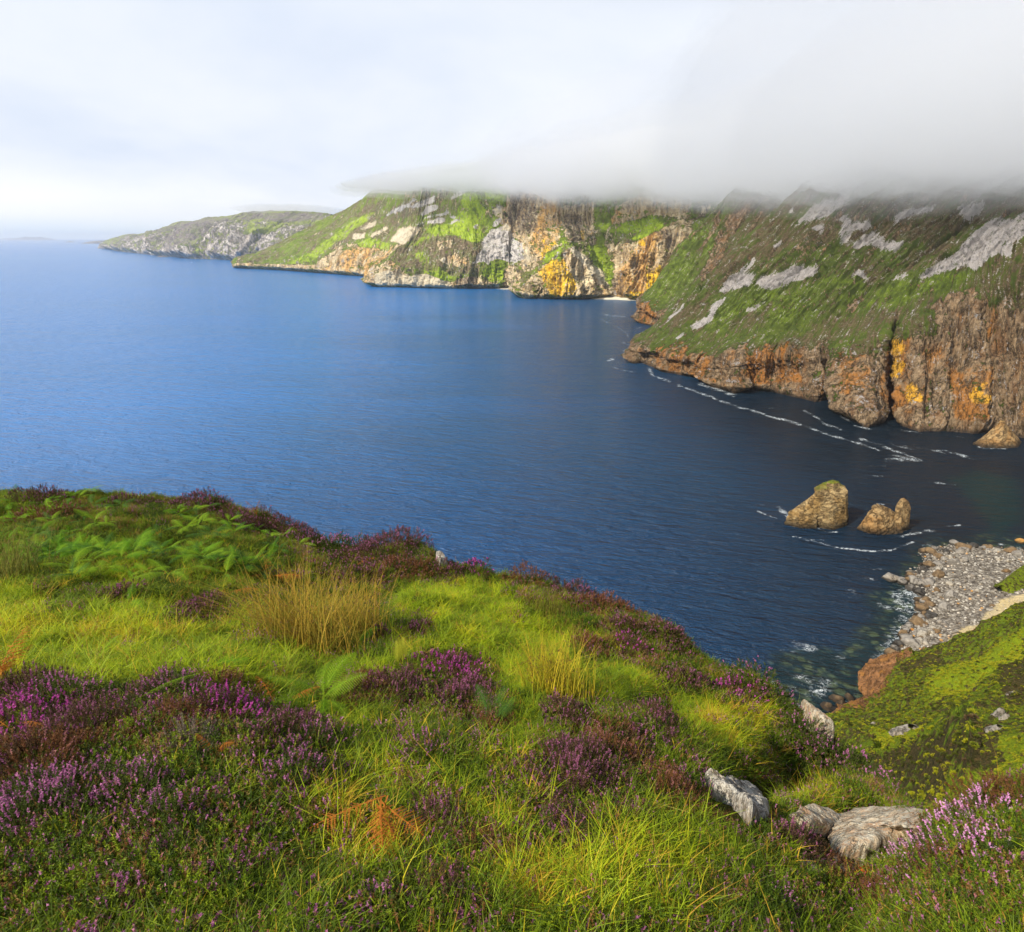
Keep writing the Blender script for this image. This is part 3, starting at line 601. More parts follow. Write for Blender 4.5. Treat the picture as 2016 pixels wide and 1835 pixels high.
def rock_mat(name, c1, c2, c3, sc, lichen=None, top=None, dark=(0.03, 0.025, 0.02), streak=(1, 1, 1), tide=None, spots=None):
    m, N = new_mat(name)
    P = N.n('ShaderNodeTexCoord').outputs['Object']; G = N.n('ShaderNodeNewGeometry')
    PS = N.vm('MULTIPLY', P, streak)
    a = N.noise(PS, 1 / (sc * 3), 6, 0.70, 0.2); b = N.noise(PS, 1 / sc, 5, 0.7); d = N.noise(P, 1 / (sc * 9), 4, 0.6)
    c = N.mix(N.mr(a, 0.36, 0.62), c1, c2); c = N.mix(N.mr(d, 0.45, 0.62, 0, 0.7), c, c3)
    c = N.mix(N.mr(b, 0.52, 0.66, 0, 0.55), c, dark)
    cr_ = N.m('ABSOLUTE', N.m('SUBTRACT', N.noise(N.vm('ADD', PS, (3, 8, 1)), 1 / (sc * 5), 5, 0.62, 0.3), 0.5))
    c = N.mix(N.mr(cr_, 0, 0.022, 0.8, 0), c, dark)
    if lichen:
        f = N.m('MULTIPLY', N.mr(N.noise(P, 1 / (sc * 2), 5, 0.75), 0.47, 0.58), 1.0); c = N.mix(N.m('MULTIPLY', f, 0.75), c, lichen)
    if spots:
        c = N.mix(N.mr(N.noise(P, 1 / (sc * 1.1), 4, 0.8), 0.60, 0.66, 0, 0.9), c, spots)
    nz = N.n('ShaderNodeSeparateXYZ', {0: G.outputs['Normal']}).outputs[2]; pz = N.n('ShaderNodeSeparateXYZ', {0: G.outputs['Position']}).outputs[2]
    if top:
        f = N.mr(N.m('ADD', nz, N.m('MULTIPLY', N.m('SUBTRACT', a, 0.5), 1.0)), 0.30, 0.62); 
        c = N.mix(N.m('MULTIPLY', f, N.mr(pz, top[2], top[2] + 3)), c, N.mix(N.mr(d, 0.4, 0.6), top[0], top[1]))
    if tide: c = N.mix(N.mr(N.m('ADD', pz, N.m('MULTIPLY', a, -3)), tide[0], tide[1], 0.85, 0), c, (0.02, 0.017, 0.014))
    h = N.m('ADD', a, N.m('MULTIPLY', b, 0.5)); h = N.m('ADD', h, N.m('MULTIPLY', N.mr(cr_, 0, 0.05), 0.6))
    bp = N.n('ShaderNodeBump', {'Height': h, 'Distance': sc * 1.6, 'Strength': 0.9})
    N.n('ShaderNodeOutputMaterial', {0: N.n('ShaderNodeBsdfPrincipled', {'Base Color': c, 'Roughness': 0.9, 'Normal': bp, 'Specular IOR Level': 0.2})})
    return m

# ---- islets off the far headland, one each
def islet(px, py, wpx, hpx, label, seed, Y=None):
    b = np.array(at_z(px, py)); 
    sc = b[1] / F_ * 1.0
    wd, hh = wpx * sc, hpx * sc
    pr = [(-hh * .5, 0, 0, [wd * .62] * 8), (0, 0, 0, [wd * .5, wd * .3, wd * .25, wd * .34, wd * .5, wd * .3, wd * .25, wd * .3]), (hh * .55, wd * .03, 0, [wd * .3, wd * .2, wd * .15, wd * .2, wd * .33, wd * .2, wd * .16, wd * .2]), (hh, wd * .04, 0, [wd * .10] * 8)]
    o = rock_blob('rocky_islet', pr, distant_rock, seed, (64, 26), 0.9, tuple(b)); tag(o, label, 'islet', 'islets off the far headland'); return o
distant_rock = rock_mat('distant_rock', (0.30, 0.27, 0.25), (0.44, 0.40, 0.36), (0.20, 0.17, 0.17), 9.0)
islet(*z1(160, 500), 24, 9, 'small pointed rocky islet off the left tip of the far headland', 1)
islet(*z1(628, 556), 28, 8, 'low humped grey islet close under the cliffs of the far headland', 2)
islet(*z1(655, 573), 20, 2.5, 'thin flat reef just in front of the humped grey islet', 3)
islet(197, 479.5, 66, 5, 'long flat dark islet beyond the tip of the far headland', 4)
islet(137, 477, 16, 2, 'tiny dark rock alone on the sea left of the long flat islet', 5)
islet(60, 472.5, 84, 4.5, 'faint low island on the horizon at the left edge', 6)
islet(15, 471.5, 34, 2.5, 'faintest sliver of land farthest left on the horizon', 7)

# ================================================================ low cloud sitting on the mountain
def build_cloud():
    # seaward edge of the bank, right to left (x, y), and height of its base there
    E = [(980, 150, 215), (760, 420, 210), (600, 640, 206), (520, 820, 208), (480, 1000, 214), (500, 1250, 226), (440, 1560, 240), (330, 1800, 254), (130, 1900, 264), (10, 2060, 276), (-60, 2260, 286), (-220, 2420, 296), (-420, 2600, 304),
         (-600, 3000, 318), (-760, 3350, 330), (-830, 3700, 345)]
    E = np.array(E, float); ns, nt = 680, 150
    c = cr(E, np.linspace(0, len(E) - 1, ns))
    tang = np.gradient(c[:, :2], axis=0); tang /= np.linalg.norm(tang, axis=1)[:, None]
    inl = np.stack([tang[:, 1], -tang[:, 0]], 1)       # inland side
    if (inl[100] @ np.array([1.0, 0.3])) < 0: inl = -inl
    g = np.exp(-np.linspace(-2.4, 2.4, 301) ** 2); g /= g.sum()
    inl = np.stack([np.convolve(np.pad(inl[:, k], 150, mode='edge'), g, 'valid') for k in (0, 1)], 1)
    for lay, (up, seaward, dens, top, ew) in enumerate([(-22, 330, 0.0006, 640, 1300.0), (-8, 200, 0.0019, 430, 1500.0), (6, 100, 0.0080, 250, 900.0)]):
        t = np.linspace(0, 1, nt) ** 1.6 * 1500 - seaward
        sw = np.interp(np.linspace(0, 1, ns), [0, 0.15, 0.55, 0.9, 1], [1.25, 1.20, 0.30, 0.30, 0.05])
        tt = np.where(t[None, :] < 0, t[None, :] * sw[:, None], t[None, :])
        XY = c[:, None, :2] + inl[:, None, :] * tt[:, :, None]
        z0 = c[:, 2][:, None] + up + np.zeros((ns, nt))
        Q = np.stack([XY[..., 0], XY[..., 1], z0 * 0 + lay * 40], 2).reshape(-1, 3)
        bump = (fbm(Q / 260, 4, 0.6) * 34 + fbm(Q / 90 + 4, 5, 0.65) * 34 + fbm(Q / 38 + 2, 3, 0.6) * 10).reshape(ns, nt)
        edge = np.clip((t + seaward) / ew, 0, 1)[None, :]
        dome = np.sqrt(1 - (1 - edge) ** 2)
        topb = (fbm(Q / 240 + 9, 5, 0.6) * (95, 110, 70)[lay]).reshape(ns, nt)
        thick = np.maximum(0, top * np.interp(np.linspace(0, 1, ns), [0, 0.3, 0.6, 1], [1, 0.9, 0.5, 0.08])[:, None] + topb) * dome
        mid = z0 + 34 + (1 - dome) * 30
        zb = np.minimum(z0 + bump + (1 - np.sqrt(1 - (1 - np.clip((t + seaward) / 200.0, 0, 1)[None, :]) ** 2)) * 30, mid - 0.5)
        zt = mid + 0.5 + thick
        e_ = np.interp(np.linspace(0, 1, ns), [0, (0.55, 0.56, 0.60)[lay], (1.0, 0.96, 0.94)[lay]], [1, 1, 0.0])[:, None] ** 0.7; zb = mid - (mid - zb) * (0.15 + 0.85 * e_); zt = mid + (zt - mid) * (0.05 + 0.95 * e_)
        A = np.concatenate([XY, zb[..., None]], 2).reshape(-1, 3); B = np.concatenate([XY, zt[..., None]], 2).reshape(-1, 3)
        Fb = grid_faces(ns, nt); Ft = grid_faces(ns, nt, off=ns * nt, flip=True)
        idx = np.arange(ns * nt).reshape(ns, nt)
        loop = np.concatenate([idx[0, :], idx[1:, -1], idx[-1, -2::-1], idx[-2:0:-1, 0]])
        nx_ = np.roll(loop, -1); S = np.stack([loop, loop + ns * nt, nx_ + ns * nt, nx_], 1)
        m = bpy.data.materials.new('low_cloud'); m.use_nodes = True; N = NT(m.node_tree)
        v = N.n('ShaderNodeVolumePrincipled', {'Color': (0.976, 0.985, 1.0, 1), 'Density': dens, 'Anisotropy': 0.3})
        N.n('ShaderNodeOutputMaterial', {1: v.outputs[0]})
        try: m.cycles.homogeneous_volume = True
        except Exception: pass
        o = mesh_np('cloud_bank', np.vstack([A, B]), np.vstack([Fb, Ft, S]), [m], True)
        bm = bmesh.new(); bm.from_mesh(o.data); bmesh.ops.recalc_face_normals(bm, faces=bm.faces); bm.to_mesh(o.data); bm.free()
        o['label'] = 'low grey cloud bank hiding the mountain tops'; o['category'] = 'cloud'
        kind(o, 'stuff')
build_cloud()

def build_haze():
    bm = bmesh.new(); bmesh.ops.create_cube(bm, size=1); me = bpy.data.meshes.new('haze')
    for v in bm.verts: v.co = (v.co.x * 140000, v.co.y * 140000, 198.0 + v.co.z * 440)     # -22 .. 418 m
    bm.to_mesh(me); bm.free()
    m = bpy.data.materials.new('sea_air'); m.use_nodes = True; N = NT(m.node_tree)
    v = N.n('ShaderNodeVolumePrincipled', {'Color': (0.96, 0.98, 1.0, 1), 'Density': 0.000032, 'Anisotropy': 0.3})
    N.n('ShaderNodeOutputMaterial', {1: v.outputs[0]}); me.materials.append(m)
    o = link(bpy.data.objects.new('haze', me)); o['label'] = 'thin sea haze over the whole bay'; kind(o, 'stuff')
build_haze()

# ================================================================ sea
def foam_lines():
    Z3 = lambda L_: [z3(a, b) for a, b in L_]; Z4 = lambda L_: [z4(a, b) for a, b in L_]
    # (points, half width px, strength)
    return [
        (Z3([(245, 890), (262, 925), (340, 950)]), 2.0, 1.0), (Z3([(385, 970), (440, 990), (530, 1022), (640, 1065), (740, 1092), (870, 1130), (960, 1155), (1060, 1190), (1140, 1218), (1240, 1245), (1330, 1278)]), 2.1, 1.0),
        (Z3([(490, 965), (560, 985), (640, 1015)]), 3.6, 1.0), (Z3([(980, 1090), (1030, 1115), (1070, 1150), (1150, 1178)]), 2.0, .8), (Z3([(1240, 1220), (1330, 1250), (1440, 1290), (1500, 1315)]), 2.6, .9),
        (Z3([(1380, 1320), (1500, 1325)]), 3.6, .8), (Z3([(1400, 1300), (1460, 1310)]), 2.0, .7), (Z3([(1610, 1275), (1690, 1290), (1770, 1315)]), 2.4, .9), (Z3([(1450, 1255), (1560, 1270), (1640, 1290)]), 1.8, .7), (Z3([(1380, 1240), (1420, 1260), (1500, 1275)]), 1.8, .6),
        (Z3([(1140, 1090), (1180, 1130)]), 4, .8), (Z3([(1220, 1160), (1290, 1180)]), 2, .9), (Z3([(130, 840), (170, 855), (240, 868)]), 2, 1), (Z3([(130, 805), (160, 790), (200, 755)]), 2.4, 1.0), (Z3([(50, 852), (70, 848)]), 2.4, .9), (Z3([(75, 885), (165, 908)]), 1.3, .8),
        (Z3([(20, 630), (60, 640), (130, 645)]), 1.3, .8), (Z3([(15, 655), (45, 672)]), 1.3, .7), (Z3([(90, 690), (140, 725), (150, 750)]), 1.4, .6), (Z3([(120, 765), (150, 780)]), 1.2, .8), (Z3([(150, 715), (220, 690)]), 1.1, .5), (Z3([(190, 660), (245, 684)]), 1.5, .9), (Z3([(60, 700), (100, 715)]), 1.1, .5),
        (Z3([(1440, 1180), (1540, 1196)]), 1.4, .7), (Z3([(1800, 1262), (1930, 1268)]), 1.8, .9), (Z3([(740, 1080), (840, 1080)]), 1.0, .5), (Z3([(1620, 1200), (1800, 1222)]), 1.0, .4),
        (Z4([(350, 525), (400, 530), (440, 548), (540, 550)]), 1.8, .9), (Z4([(430, 548), (520, 572), (600, 592), (700, 605), (860, 620), (980, 612), (1060, 585), (1120, 565)]), 2.0, 1.0), (Z4([(1055, 525), (1110, 508), (1165, 500)]), 2.6, 1.0),
        (Z4([(262, 335), (280, 370), (330, 400), (380, 415)]), 4.2, 1.0), (Z4([(390, 420), (450, 440), (500, 470), (560, 495), (620, 492)]), 1.8, .9), (Z4([(120, 360), (170, 382), (230, 405)]), 1.6, .9), (Z4([(110, 320), (165, 325)]), 1.2, .6),
        (Z4([(1210, 488), (1260, 486)]), 2.8, .8), (Z4([(1345, 460), (1420, 452)]), 1.6, 1.0), (Z4([(1220, 172), (1300, 178), (1410, 190)]), 1.8, .8), (Z4([(810, 130), (920, 135)]), 1.6, .55), (Z4([(850, 68), (960, 72)]), 1.2, .5), (Z4([(960, 30), (1160, 30)]), 4, .7),
        (Z4([(880, 315), (930, 315)]), 1.6, .7), (Z4([(1070, 830), (1100, 880), (1140, 950), (1100, 980), (1160, 1000)]), 11, .85), (Z4([(1030, 900), (1040, 980), (1070, 1010)]), 8, .7), (Z4([(1060, 1050), (1040, 1120), (990, 1170), (1000, 1240)]), 9, .6), (Z4([(950, 1260), (900, 1320), (1000, 1300), (1100, 1220)]), 9, .6),
        (Z4([(1150, 1040), (1130, 1160), (1040, 1270)]), 9, .55), (Z4([(1210, 590), (1200, 640), (1240, 660)]), 6, .55), (Z4([(720, 870), (780, 900)]), 5, .5), (Z4([(820, 790), (860, 800)]), 3, .6), (Z4([(920, 970), (960, 985)]), 5, .6), (Z4([(890, 1240), (915, 1225)]), 4, .7),
        (Z4([(370, 1220), (420, 1240), (460, 1250)]), 6, .8), (Z4([(270, 1250), (340, 1270)]), 4.5, .45), (Z4([(390, 1430), (440, 1450), (470, 1480)]), 6, .7), (Z4([(500, 1540), (540, 1500), (570, 1450)]), 9, .75), (Z4([(220, 1470), (280, 1500), (340, 1510)]), 6, .65),
        (Z4([(370, 1610), (430, 1625), (500, 1660)]), 6, .7), (Z4([(630, 1295), (670, 1305)]), 3, .5), (Z4([(860, 740), (930, 735)]), 2, .5), (Z4([(1680, 570), (1700, 575)]), 3, .7),
        (Z4([(1760, 600), (1835, 610), (1835, 590)]), 5, .6), (Z4([(840, 1600), (720, 1600), (620, 1590)]), 8, .35),
    ]
def build_sea():
    ny, nx = 760, 980
    pyv = np.concatenate([[466.4, 467, 468.2], np.linspace(469.5, 1480, ny - 9), [1600, 1750, 2000, 2500, 3500, 5200]]); ny = len(pyv)
    dep = PITCH - np.arctan((CY - pyv) / F_)
    dep = np.minimum(dep, R(88))
    rr = np.minimum(H / np.tan(np.maximum(dep, 1e-6)), 60000.0)
    rr = np.maximum.accumulate(rr[::-1])[::-1]
    th = np.interp(np.linspace(0, 1, nx), [0, 0.08, 0.62, 0.95, 1], [R(-78), R(-39), R(12), R(43), R(80)])
    X = rr[:, None] * np.sin(th)[None]; Y = rr[:, None] * np.cos(th)[None]
    V = np.stack([X, Y, np.zeros_like(X)], 2).reshape(-1, 3)
    px, py = proj(V)
    foam = np.zeros(len(V))
    wob = fbm(V / 14, 3, 0.6) * 3.0
    for pts, hw, st in foam_lines():
        pts = np.array(pts, float); hw = hw * (0.8 if hw < 5 else 1.0)
        lo, hi = pts.min(0) - 30, pts.max(0) + 30
        sel = np.where((px > lo[0]) & (px < hi[0]) & (py > lo[1]) & (py < hi[1]))[0]
        if not len(sel): continue
        q = np.stack([px[sel], py[sel] + wob[sel]], 1); best = np.full(len(sel), 1e9)
        for a, b in zip(pts[:-1], pts[1:]):
            ab = b - a; t = np.clip(((q - a) @ ab) / (ab @ ab + 1e-9), 0, 1); d = q - a - t[:, None] * ab
            d[:, 0] *= 0.45
            best = np.minimum(best, np.hypot(d[:, 0], d[:, 1]))
        foam[sel] = np.maximum(foam[sel], st * np.exp(-(best / (hw * 1.25)) ** 2))
    # shoal water by the boulder beach
    shp = [z4(*q) for q in [(100, 1480), (180, 1330), (320, 1250), (560, 1250), (780, 1180), (850, 1060), (880, 900), (1000, 820), (1180, 560), (1500, 540), (1900, 540), (2000, 1700), (400, 1750)]]
    jit = (fbm(V / 16, 4, 0.6), fbm(V / 16 + 5, 4, 0.6))
    sh = blur_grid(paint(px, py, [shp], jit, 60), ny, nx, 40)
    gr = blur_grid(paint(px, py, [[z4(*q) for q in [(1330, 130), (1600, 110), (1800, 160), (1835, 420), (1640, 520), (1500, 300)]]], jit, 40), ny, nx, 22)
    m, N = new_mat('sea_water')
    P = N.n('ShaderNodeNewGeometry').outputs['Position']
    # ripples: long low crests seen from high up
    ang = R(14)
    rp = N.n('ShaderNodeMapping', {'Vector': P, 'Rotation': (0, 0, ang), 'Scale': (1, 1, 1)})
    w1 = N.noise(N.vm('MULTIPLY', rp, (0.055, 0.19, 1)), 1.0, 3, 0.6, 0.5)
    w2 = N.noise(N.vm('MULTIPLY', rp, (0.22, 0.62, 1)), 1.0, 4, 0.62, 0.4)
    w3 = N.noise(N.vm('MULTIPLY', P, (0.012, 0.035, 1)), 1.0, 3, 0.55)
    big = N.noise(N.vm('MULTIPLY', P, (0.0012, 0.0032, 1)), 1.0, 4, 0.6)
    h = N.m('ADD', N.m('MULTIPLY', w1, 2.4), N.m('MULTIPLY', w2, 1.0)); h = N.m('ADD', h, N.m('MULTIPLY', w3, 3.6))
    bp = N.n('ShaderNodeBump', {'Height': h, 'Distance': 2.6, 'Strength': 1.0})
    mk = N.n('ShaderNodeSeparateColor', {0: N.attr('sea')})
    sep = N.n('ShaderNodeSeparateXYZ', {0: P})
    # open water blue, dark reflections painted in inshore at the right, paler gusts
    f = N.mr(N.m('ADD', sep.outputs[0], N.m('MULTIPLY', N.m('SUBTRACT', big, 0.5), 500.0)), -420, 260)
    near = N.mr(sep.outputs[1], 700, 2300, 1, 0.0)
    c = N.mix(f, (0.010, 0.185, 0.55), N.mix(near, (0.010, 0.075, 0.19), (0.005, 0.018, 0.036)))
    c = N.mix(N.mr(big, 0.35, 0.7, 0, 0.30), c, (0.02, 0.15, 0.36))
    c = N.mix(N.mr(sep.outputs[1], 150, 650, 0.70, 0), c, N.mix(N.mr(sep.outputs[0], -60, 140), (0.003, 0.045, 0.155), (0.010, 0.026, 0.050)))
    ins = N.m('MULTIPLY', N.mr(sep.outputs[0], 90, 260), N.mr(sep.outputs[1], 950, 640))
    c = N.mix(N.m('MULTIPLY', ins, 0.75), c, (0.004, 0.010, 0.016))  # the cliffs' dark reflection put into the water colour
    c = N.mix(N.m('MULTIPLY', mk.outputs[2], 0.25), c, (0.0, 0.055, 0.035))
    cell = N.n('ShaderNodeTexVoronoi', {'Vector': N.vm('ADD', P, N.vm('SCALE', N.noise(P, 0.25, 3, 0.6, col=True), 3.5)), 'Scale': 0.22}, feature='F1').outputs[0]
    stones = N.m('MULTIPLY', N.mr(cell, 0.30, 0.62, 1, 0), N.mr(N.noise(P, 0.10, 2), 0.42, 0.58))
    shoal = N.mix(stones, (0.008, 0.026, 0.032), (0.075, 0.105, 0.050))
    shoal = N.mix(N.mr(N.noise(P, 0.5, 3), 0.55, 0.7, 0, 0.5), shoal, (0.010, 0.05, 0.05))
    c = N.mix(N.m('MULTIPLY', mk.outputs[1], 0.85), c, shoal)
    fn = N.noise(N.vm('MULTIPLY', P, (0.6, 0.8, 1)), 1.0, 6, 0.78, 0.8)
    fn2 = N.noise(P, 0.12, 3, 0.6)
    ff = N.m('MULTIPLY', mk.outputs[0], N.m('MULTIPLY', N.mr(fn2, 0.38, 0.62, 0.30, 1.0), N.mr(fn, 0.42, 0.60, 0.0, 1.2)))
    ff = N.mr(ff, 0.12, 0.95, 0, 0.80)
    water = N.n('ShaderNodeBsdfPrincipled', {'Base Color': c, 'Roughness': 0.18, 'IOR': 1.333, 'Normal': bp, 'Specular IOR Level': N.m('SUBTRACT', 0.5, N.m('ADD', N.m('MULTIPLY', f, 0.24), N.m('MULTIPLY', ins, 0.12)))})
    foamb = N.n('ShaderNodeBsdfPrincipled', {'Base Color': (0.78, 0.84, 0.86), 'Roughness': 0.8})
    mx = N.n('ShaderNodeMixShader', {0: ff, 1: water.outputs[0], 2: foamb.outputs[0]})
    N.n('ShaderNodeOutputMaterial', {0: mx.outputs[0]})
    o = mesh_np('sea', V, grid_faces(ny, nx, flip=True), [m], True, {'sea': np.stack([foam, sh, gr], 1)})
    return kind(o, 'structure')
build_sea()

# ================================================================ sea stacks and shore rocks
stack_mat = rock_mat('stack_rock', (0.26, 0.17, 0.075), (0.58, 0.42, 0.20), (0.34, 0.20, 0.06), 1.1, dark=(0.035, 0.022, 0.012), streak=(1.0, 1.0, 2.2), top=((0.30, 0.26, 0.03), (0.14, 0.20, 0.02), 20.0), tide=(-1, 4.0))
stack_mat2 = rock_mat('stack_rock_brown', (0.24, 0.15, 0.065), (0.50, 0.34, 0.16), (0.36, 0.19, 0.06), 1.0, dark=(0.035, 0.022, 0.012), top=((0.40, 0.30, 0.03), (0.30, 0.22, 0.05), 18.0), tide=(-1, 3.6))
def loft_rock(name, S, mat, seed, n=(120, 90), amp=1.0, sc=6.0, tilt=None):
    """closed rock from outline rings (ring = list of world points, same count), bottom to top"""
    S = np.array(S, float); L, K, _ = S.shape
    th = np.linspace(0, K, n[0], endpoint=False); i = np.floor(th).astype(int); f = (th - i)
    f = f * f * (3 - 2 * f) * 0.5 + f * 0.5
    ring = S[:, i % K] * (1 - f)[None, :, None] + S[:, (i + 1) % K] * f[None, :, None]
    t = np.linspace(0, L - 1, n[1]); j = np.clip(np.floor(t).astype(int), 0, L - 2); g = (t - j)[:, None, None]
    G = ring[j] * (1 - g) + ring[j + 1] * g
    c = G.mean(1, keepdims=True); V = G.reshape(-1, 3); out = (G - c).reshape(-1, 3); out /= np.linalg.norm(out, axis=1)[:, None] + 1e-6
    Q = V / sc + seed * 3.1
    d = fbm(Q, 3, 0.5, True) * 0.30 + fbm(Q * 3.1, 4, 0.6, True) * 0.16
    if tilt is not None:
        s = (V @ np.array(tilt)) / sc * 3.0 + 0.5 * perlin(Q)
        d += (np.abs((s % 1) - 0.5) - 0.25) * 0.30
    V = V + out * (d * sc * 0.5 * amp)[:, None]
    na, nz = n; a = (np.arange(nz - 1)[:, None] * na + np.arange(na)[None]).ravel(); b = (np.arange(nz - 1)[:, None] * na + (np.arange(na)[None] + 1) % na).ravel()
    F = np.stack([a, b, b + na, a + na], 1)
    V = np.vstack([V, V[-na:].mean(0) + (0, 0, 0.1)]); ci = len(V) - 1
    k = np.arange(na) + (nz - 1) * na; k2 = (np.arange(na) + 1) % na + (nz - 1) * na
    # cap as triangles folded into quads is avoided: split rings
    T = np.stack([k, k2, np.full(na, ci)], 1)
    me_o = mesh_np(name, V, np.vstack([np.stack([F[:, 0], F[:, 1], F[:, 2]], 1), np.stack([F[:, 0], F[:, 2], F[:, 3]], 1), T]), [mat], True)
    return me_o
def ringpts(c, pts, z): return [(c[0] + x, c[1] + y, z) for x, y in pts]
def build_stacks():
    c = at_z(1640, 1040)       # front foot of the left stack
    # local metres: x right, y away. 1 px ~ 0.29 m
    k = 0.292
    def P(px_, py_, back=0.0):  # point seen at (px,py), standing `back` metres behind the foot
        return at_y(px_, py_, c[1] + back)
    # main block rings (8 corners: front-left, front-mid, front-right, right, back-right, back, back-left, left)
    rings = [
        [P(1603, 1030, 3), P(1640, 1052, -3), P(1664, 1040, 3), P(1668, 1030, 9), P(1662, 1015, 17), P(1635, 1010, 20), P(1610, 1012, 16), P(1600, 1020, 8)],
        [P(1606, 1010, 4), P(1640, 1025, 0), P(1664, 1015, 4), P(1667, 1005, 9), P(1662, 995, 17), P(1638, 985, 19), P(1612, 990, 15), P(1602, 1000, 9)],
        [P(1607, 985, 5), P(1640, 1000, 2), P(1664, 992, 5), P(1667, 980, 9), P(1663, 972, 16), P(1640, 962, 18), P(1612, 965, 14), P(1603, 975, 9)],
        [P(1608, 966, 6), P(1634, 982, 5), P(1662, 976, 7), P(1667, 966, 10), P(1661, 957, 15), P(1640, 950, 17), P(1618, 955, 14), P(1605, 960, 10)],
        [P(1613, 962, 7), P(1632, 972, 7), P(1655, 968, 9), P(1661, 962, 11), P(1655, 954, 14), P(1640, 948, 16), P(1624, 951, 14), P(1612, 957, 11)],
    ]
    low = [(x, y, -6.0) for x, y, z in rings[0]]; rings[0] = [(x, y, min(z, 1.5)) for x, y, z in rings[0]]
    o = loft_rock('sea_stack', [low] + rings, stack_mat, 1, (220, 150), 0.9, 6.0, tilt=(0.75, 0.1, 0.65))
    tag(o, 'tall flat-topped golden sea stack with a sloping left shoulder, left of the two stacks', 'sea stack', 'sea stacks off the boulder beach')
    # sloping shoulder and the knob on top are the same rock
    sh = [
        [P(1549, 1016, 6), P(1575, 1030, 1), P(1605, 1038, 0), P(1615, 1020, 8), P(1600, 1005, 14), P(1565, 1005, 13)],
        [P(1556, 1006, 7), P(1578, 1012, 4), P(1606, 1012, 3), P(1615, 1005, 8), P(1602, 995, 13), P(1572, 998, 12)],
        [P(1576, 996, 8), P(1590, 996, 6), P(1607, 990, 5), P(1614, 985, 8), P(1605, 980, 12), P(1585, 988, 11)],
        [P(1594, 984, 9), P(1600, 982, 8), P(1608, 972, 7), P(1613, 968, 9), P(1606, 968, 11), P(1598, 978, 10)]]
    low = [(x, y, -6.0) for x, y, z in sh[0]]; sh[0] = [(x, y, min(z, 1.0)) for x, y, z in sh[0]]
    s = loft_rock('rock_shoulder', [low] + sh, stack_mat, 2, (150, 100), 1.2, 5.0, tilt=(0.75, 0.1, 0.65)); s.parent = o
    kn = [[P(1627, 962, 11), P(1640, 966, 10), P(1655, 962, 12), P(1656, 954, 15), P(1640, 950, 16), P(1627, 954, 14)], [P(1629, 950, 12), P(1640, 952, 11), P(1652, 950, 13), P(1651, 947, 15), P(1640, 945, 15), P(1630, 947, 14)]]
    s = loft_rock('summit_knob', kn, stack_mat, 3, (48, 20), 0.5, 3.0); s.parent = o
    c2 = at_z(1735, 1052)
    def P2(px_, py_, back=0.0): return at_y(px_, py_, c2[1] + back)
    lo = [
        [P2(1692, 1030, 7), P2(1715, 1046, 1), P2(1742, 1051, 0), P2(1772, 1050, 2), P2(1790, 1040, 8), P2(1770, 1022, 15), P2(1735, 1018, 16), P2(1705, 1020, 13)],
        [P2(1705, 1022, 7), P2(1720, 1030, 3), P2(1745, 1036, 2), P2(1765, 1038, 4), P2(1776, 1028, 9), P2(1765, 1012, 13), P2(1735, 1008, 14), P2(1712, 1010, 12)],
        [P2(1716, 1008, 8), P2(1726, 1014, 5), P2(1744, 1018, 4), P2(1755, 1018, 6), P2(1758, 1010, 9), P2(1750, 1002, 12), P2(1732, 1000, 12), P2(1718, 1002, 11)],
        [P2(1720, 997, 9), P2(1728, 1000, 7), P2(1738, 1003, 7), P2(1748, 1008, 8), P2(1749, 1003, 10), P2(1742, 998, 11), P2(1730, 994, 11), P2(1721, 995, 10)]]
    low = [(x, y, -6.0) for x, y, z in lo[0]]; lo[0] = [(x, y, min(z, 1.0)) for x, y, z in lo[0]]
    o2 = loft_rock('sea_stack', [low] + lo, stack_mat2, 4, (200, 110), 1.2, 5.0, tilt=(-0.5, 0.1, 0.8))
    tag(o2, 'lower brown sea stack with a leaning pointed pinnacle on its right end', 'sea stack', 'sea stacks off the boulder beach')
    pn = [
        [P2(1756, 1040, 5), P2(1772, 1044, 3), P2(1788, 1036, 6), P2(1790, 1025, 10), P2(1772, 1020, 13), P2(1758, 1024, 10)],
        [P2(1761, 1020, 6), P2(1774, 1024, 4), P2(1790, 1018, 7), P2(1791, 1010, 10), P2(1775, 1005, 12), P2(1763, 1008, 10)],
        [P2(1763, 1002, 7), P2(1776, 1005, 6), P2(1792, 1002, 8), P2(1792, 998, 10), P2(1778, 992, 11), P2(1766, 994, 10)],
        [P2(1772, 985, 9), P2(1778, 988, 8), P2(1788, 990, 9), P2(1788, 986, 10), P2(1780, 981, 10.5), P2(1774, 982, 10)]]
    s = loft_rock('rock_pinnacle', pn, stack_mat2, 5, (90, 70), 0.6, 4.0); s.parent = o2
    # rock pyramid against the headland foot
    c3 = at_z(1960, 884)
    def P3(px_, py_, back=0.0): return at_y(px_, py_, c3[1] + back)
    pr = [
        [P3(1918, 870, 12), P3(1935, 882, 4), P3(1970, 888, 0), P3(2004, 886, 3), P3(2010, 870, 20), P3(1975, 858, 30), P3(1935, 860, 25)],
        [P3(1938, 864, 14), P3(1950, 868, 8), P3(1972, 870, 6), P3(1996, 866, 8), P3(1998, 856, 18), P3(1972, 850, 24), P3(1945, 854, 20)],
        [P3(1960, 846, 15), P3(1966, 848, 12), P3(1975, 848, 10), P3(1984, 846, 12), P3(1984, 840, 16), P3(1974, 834, 19), P3(1963, 838, 18)],
        [P3(1970, 831, 15), P3(1972, 832, 14), P3(1975, 832, 14), P3(1977, 831, 15), P3(1977, 829, 16), P3(1974, 828, 17), P3(1971, 829, 16)]]
    low = [(x, y, -6.0) for x, y, z in pr[0]]; pr[0] = [(x, y, min(z, 1.5)) for x, y, z in pr[0]]
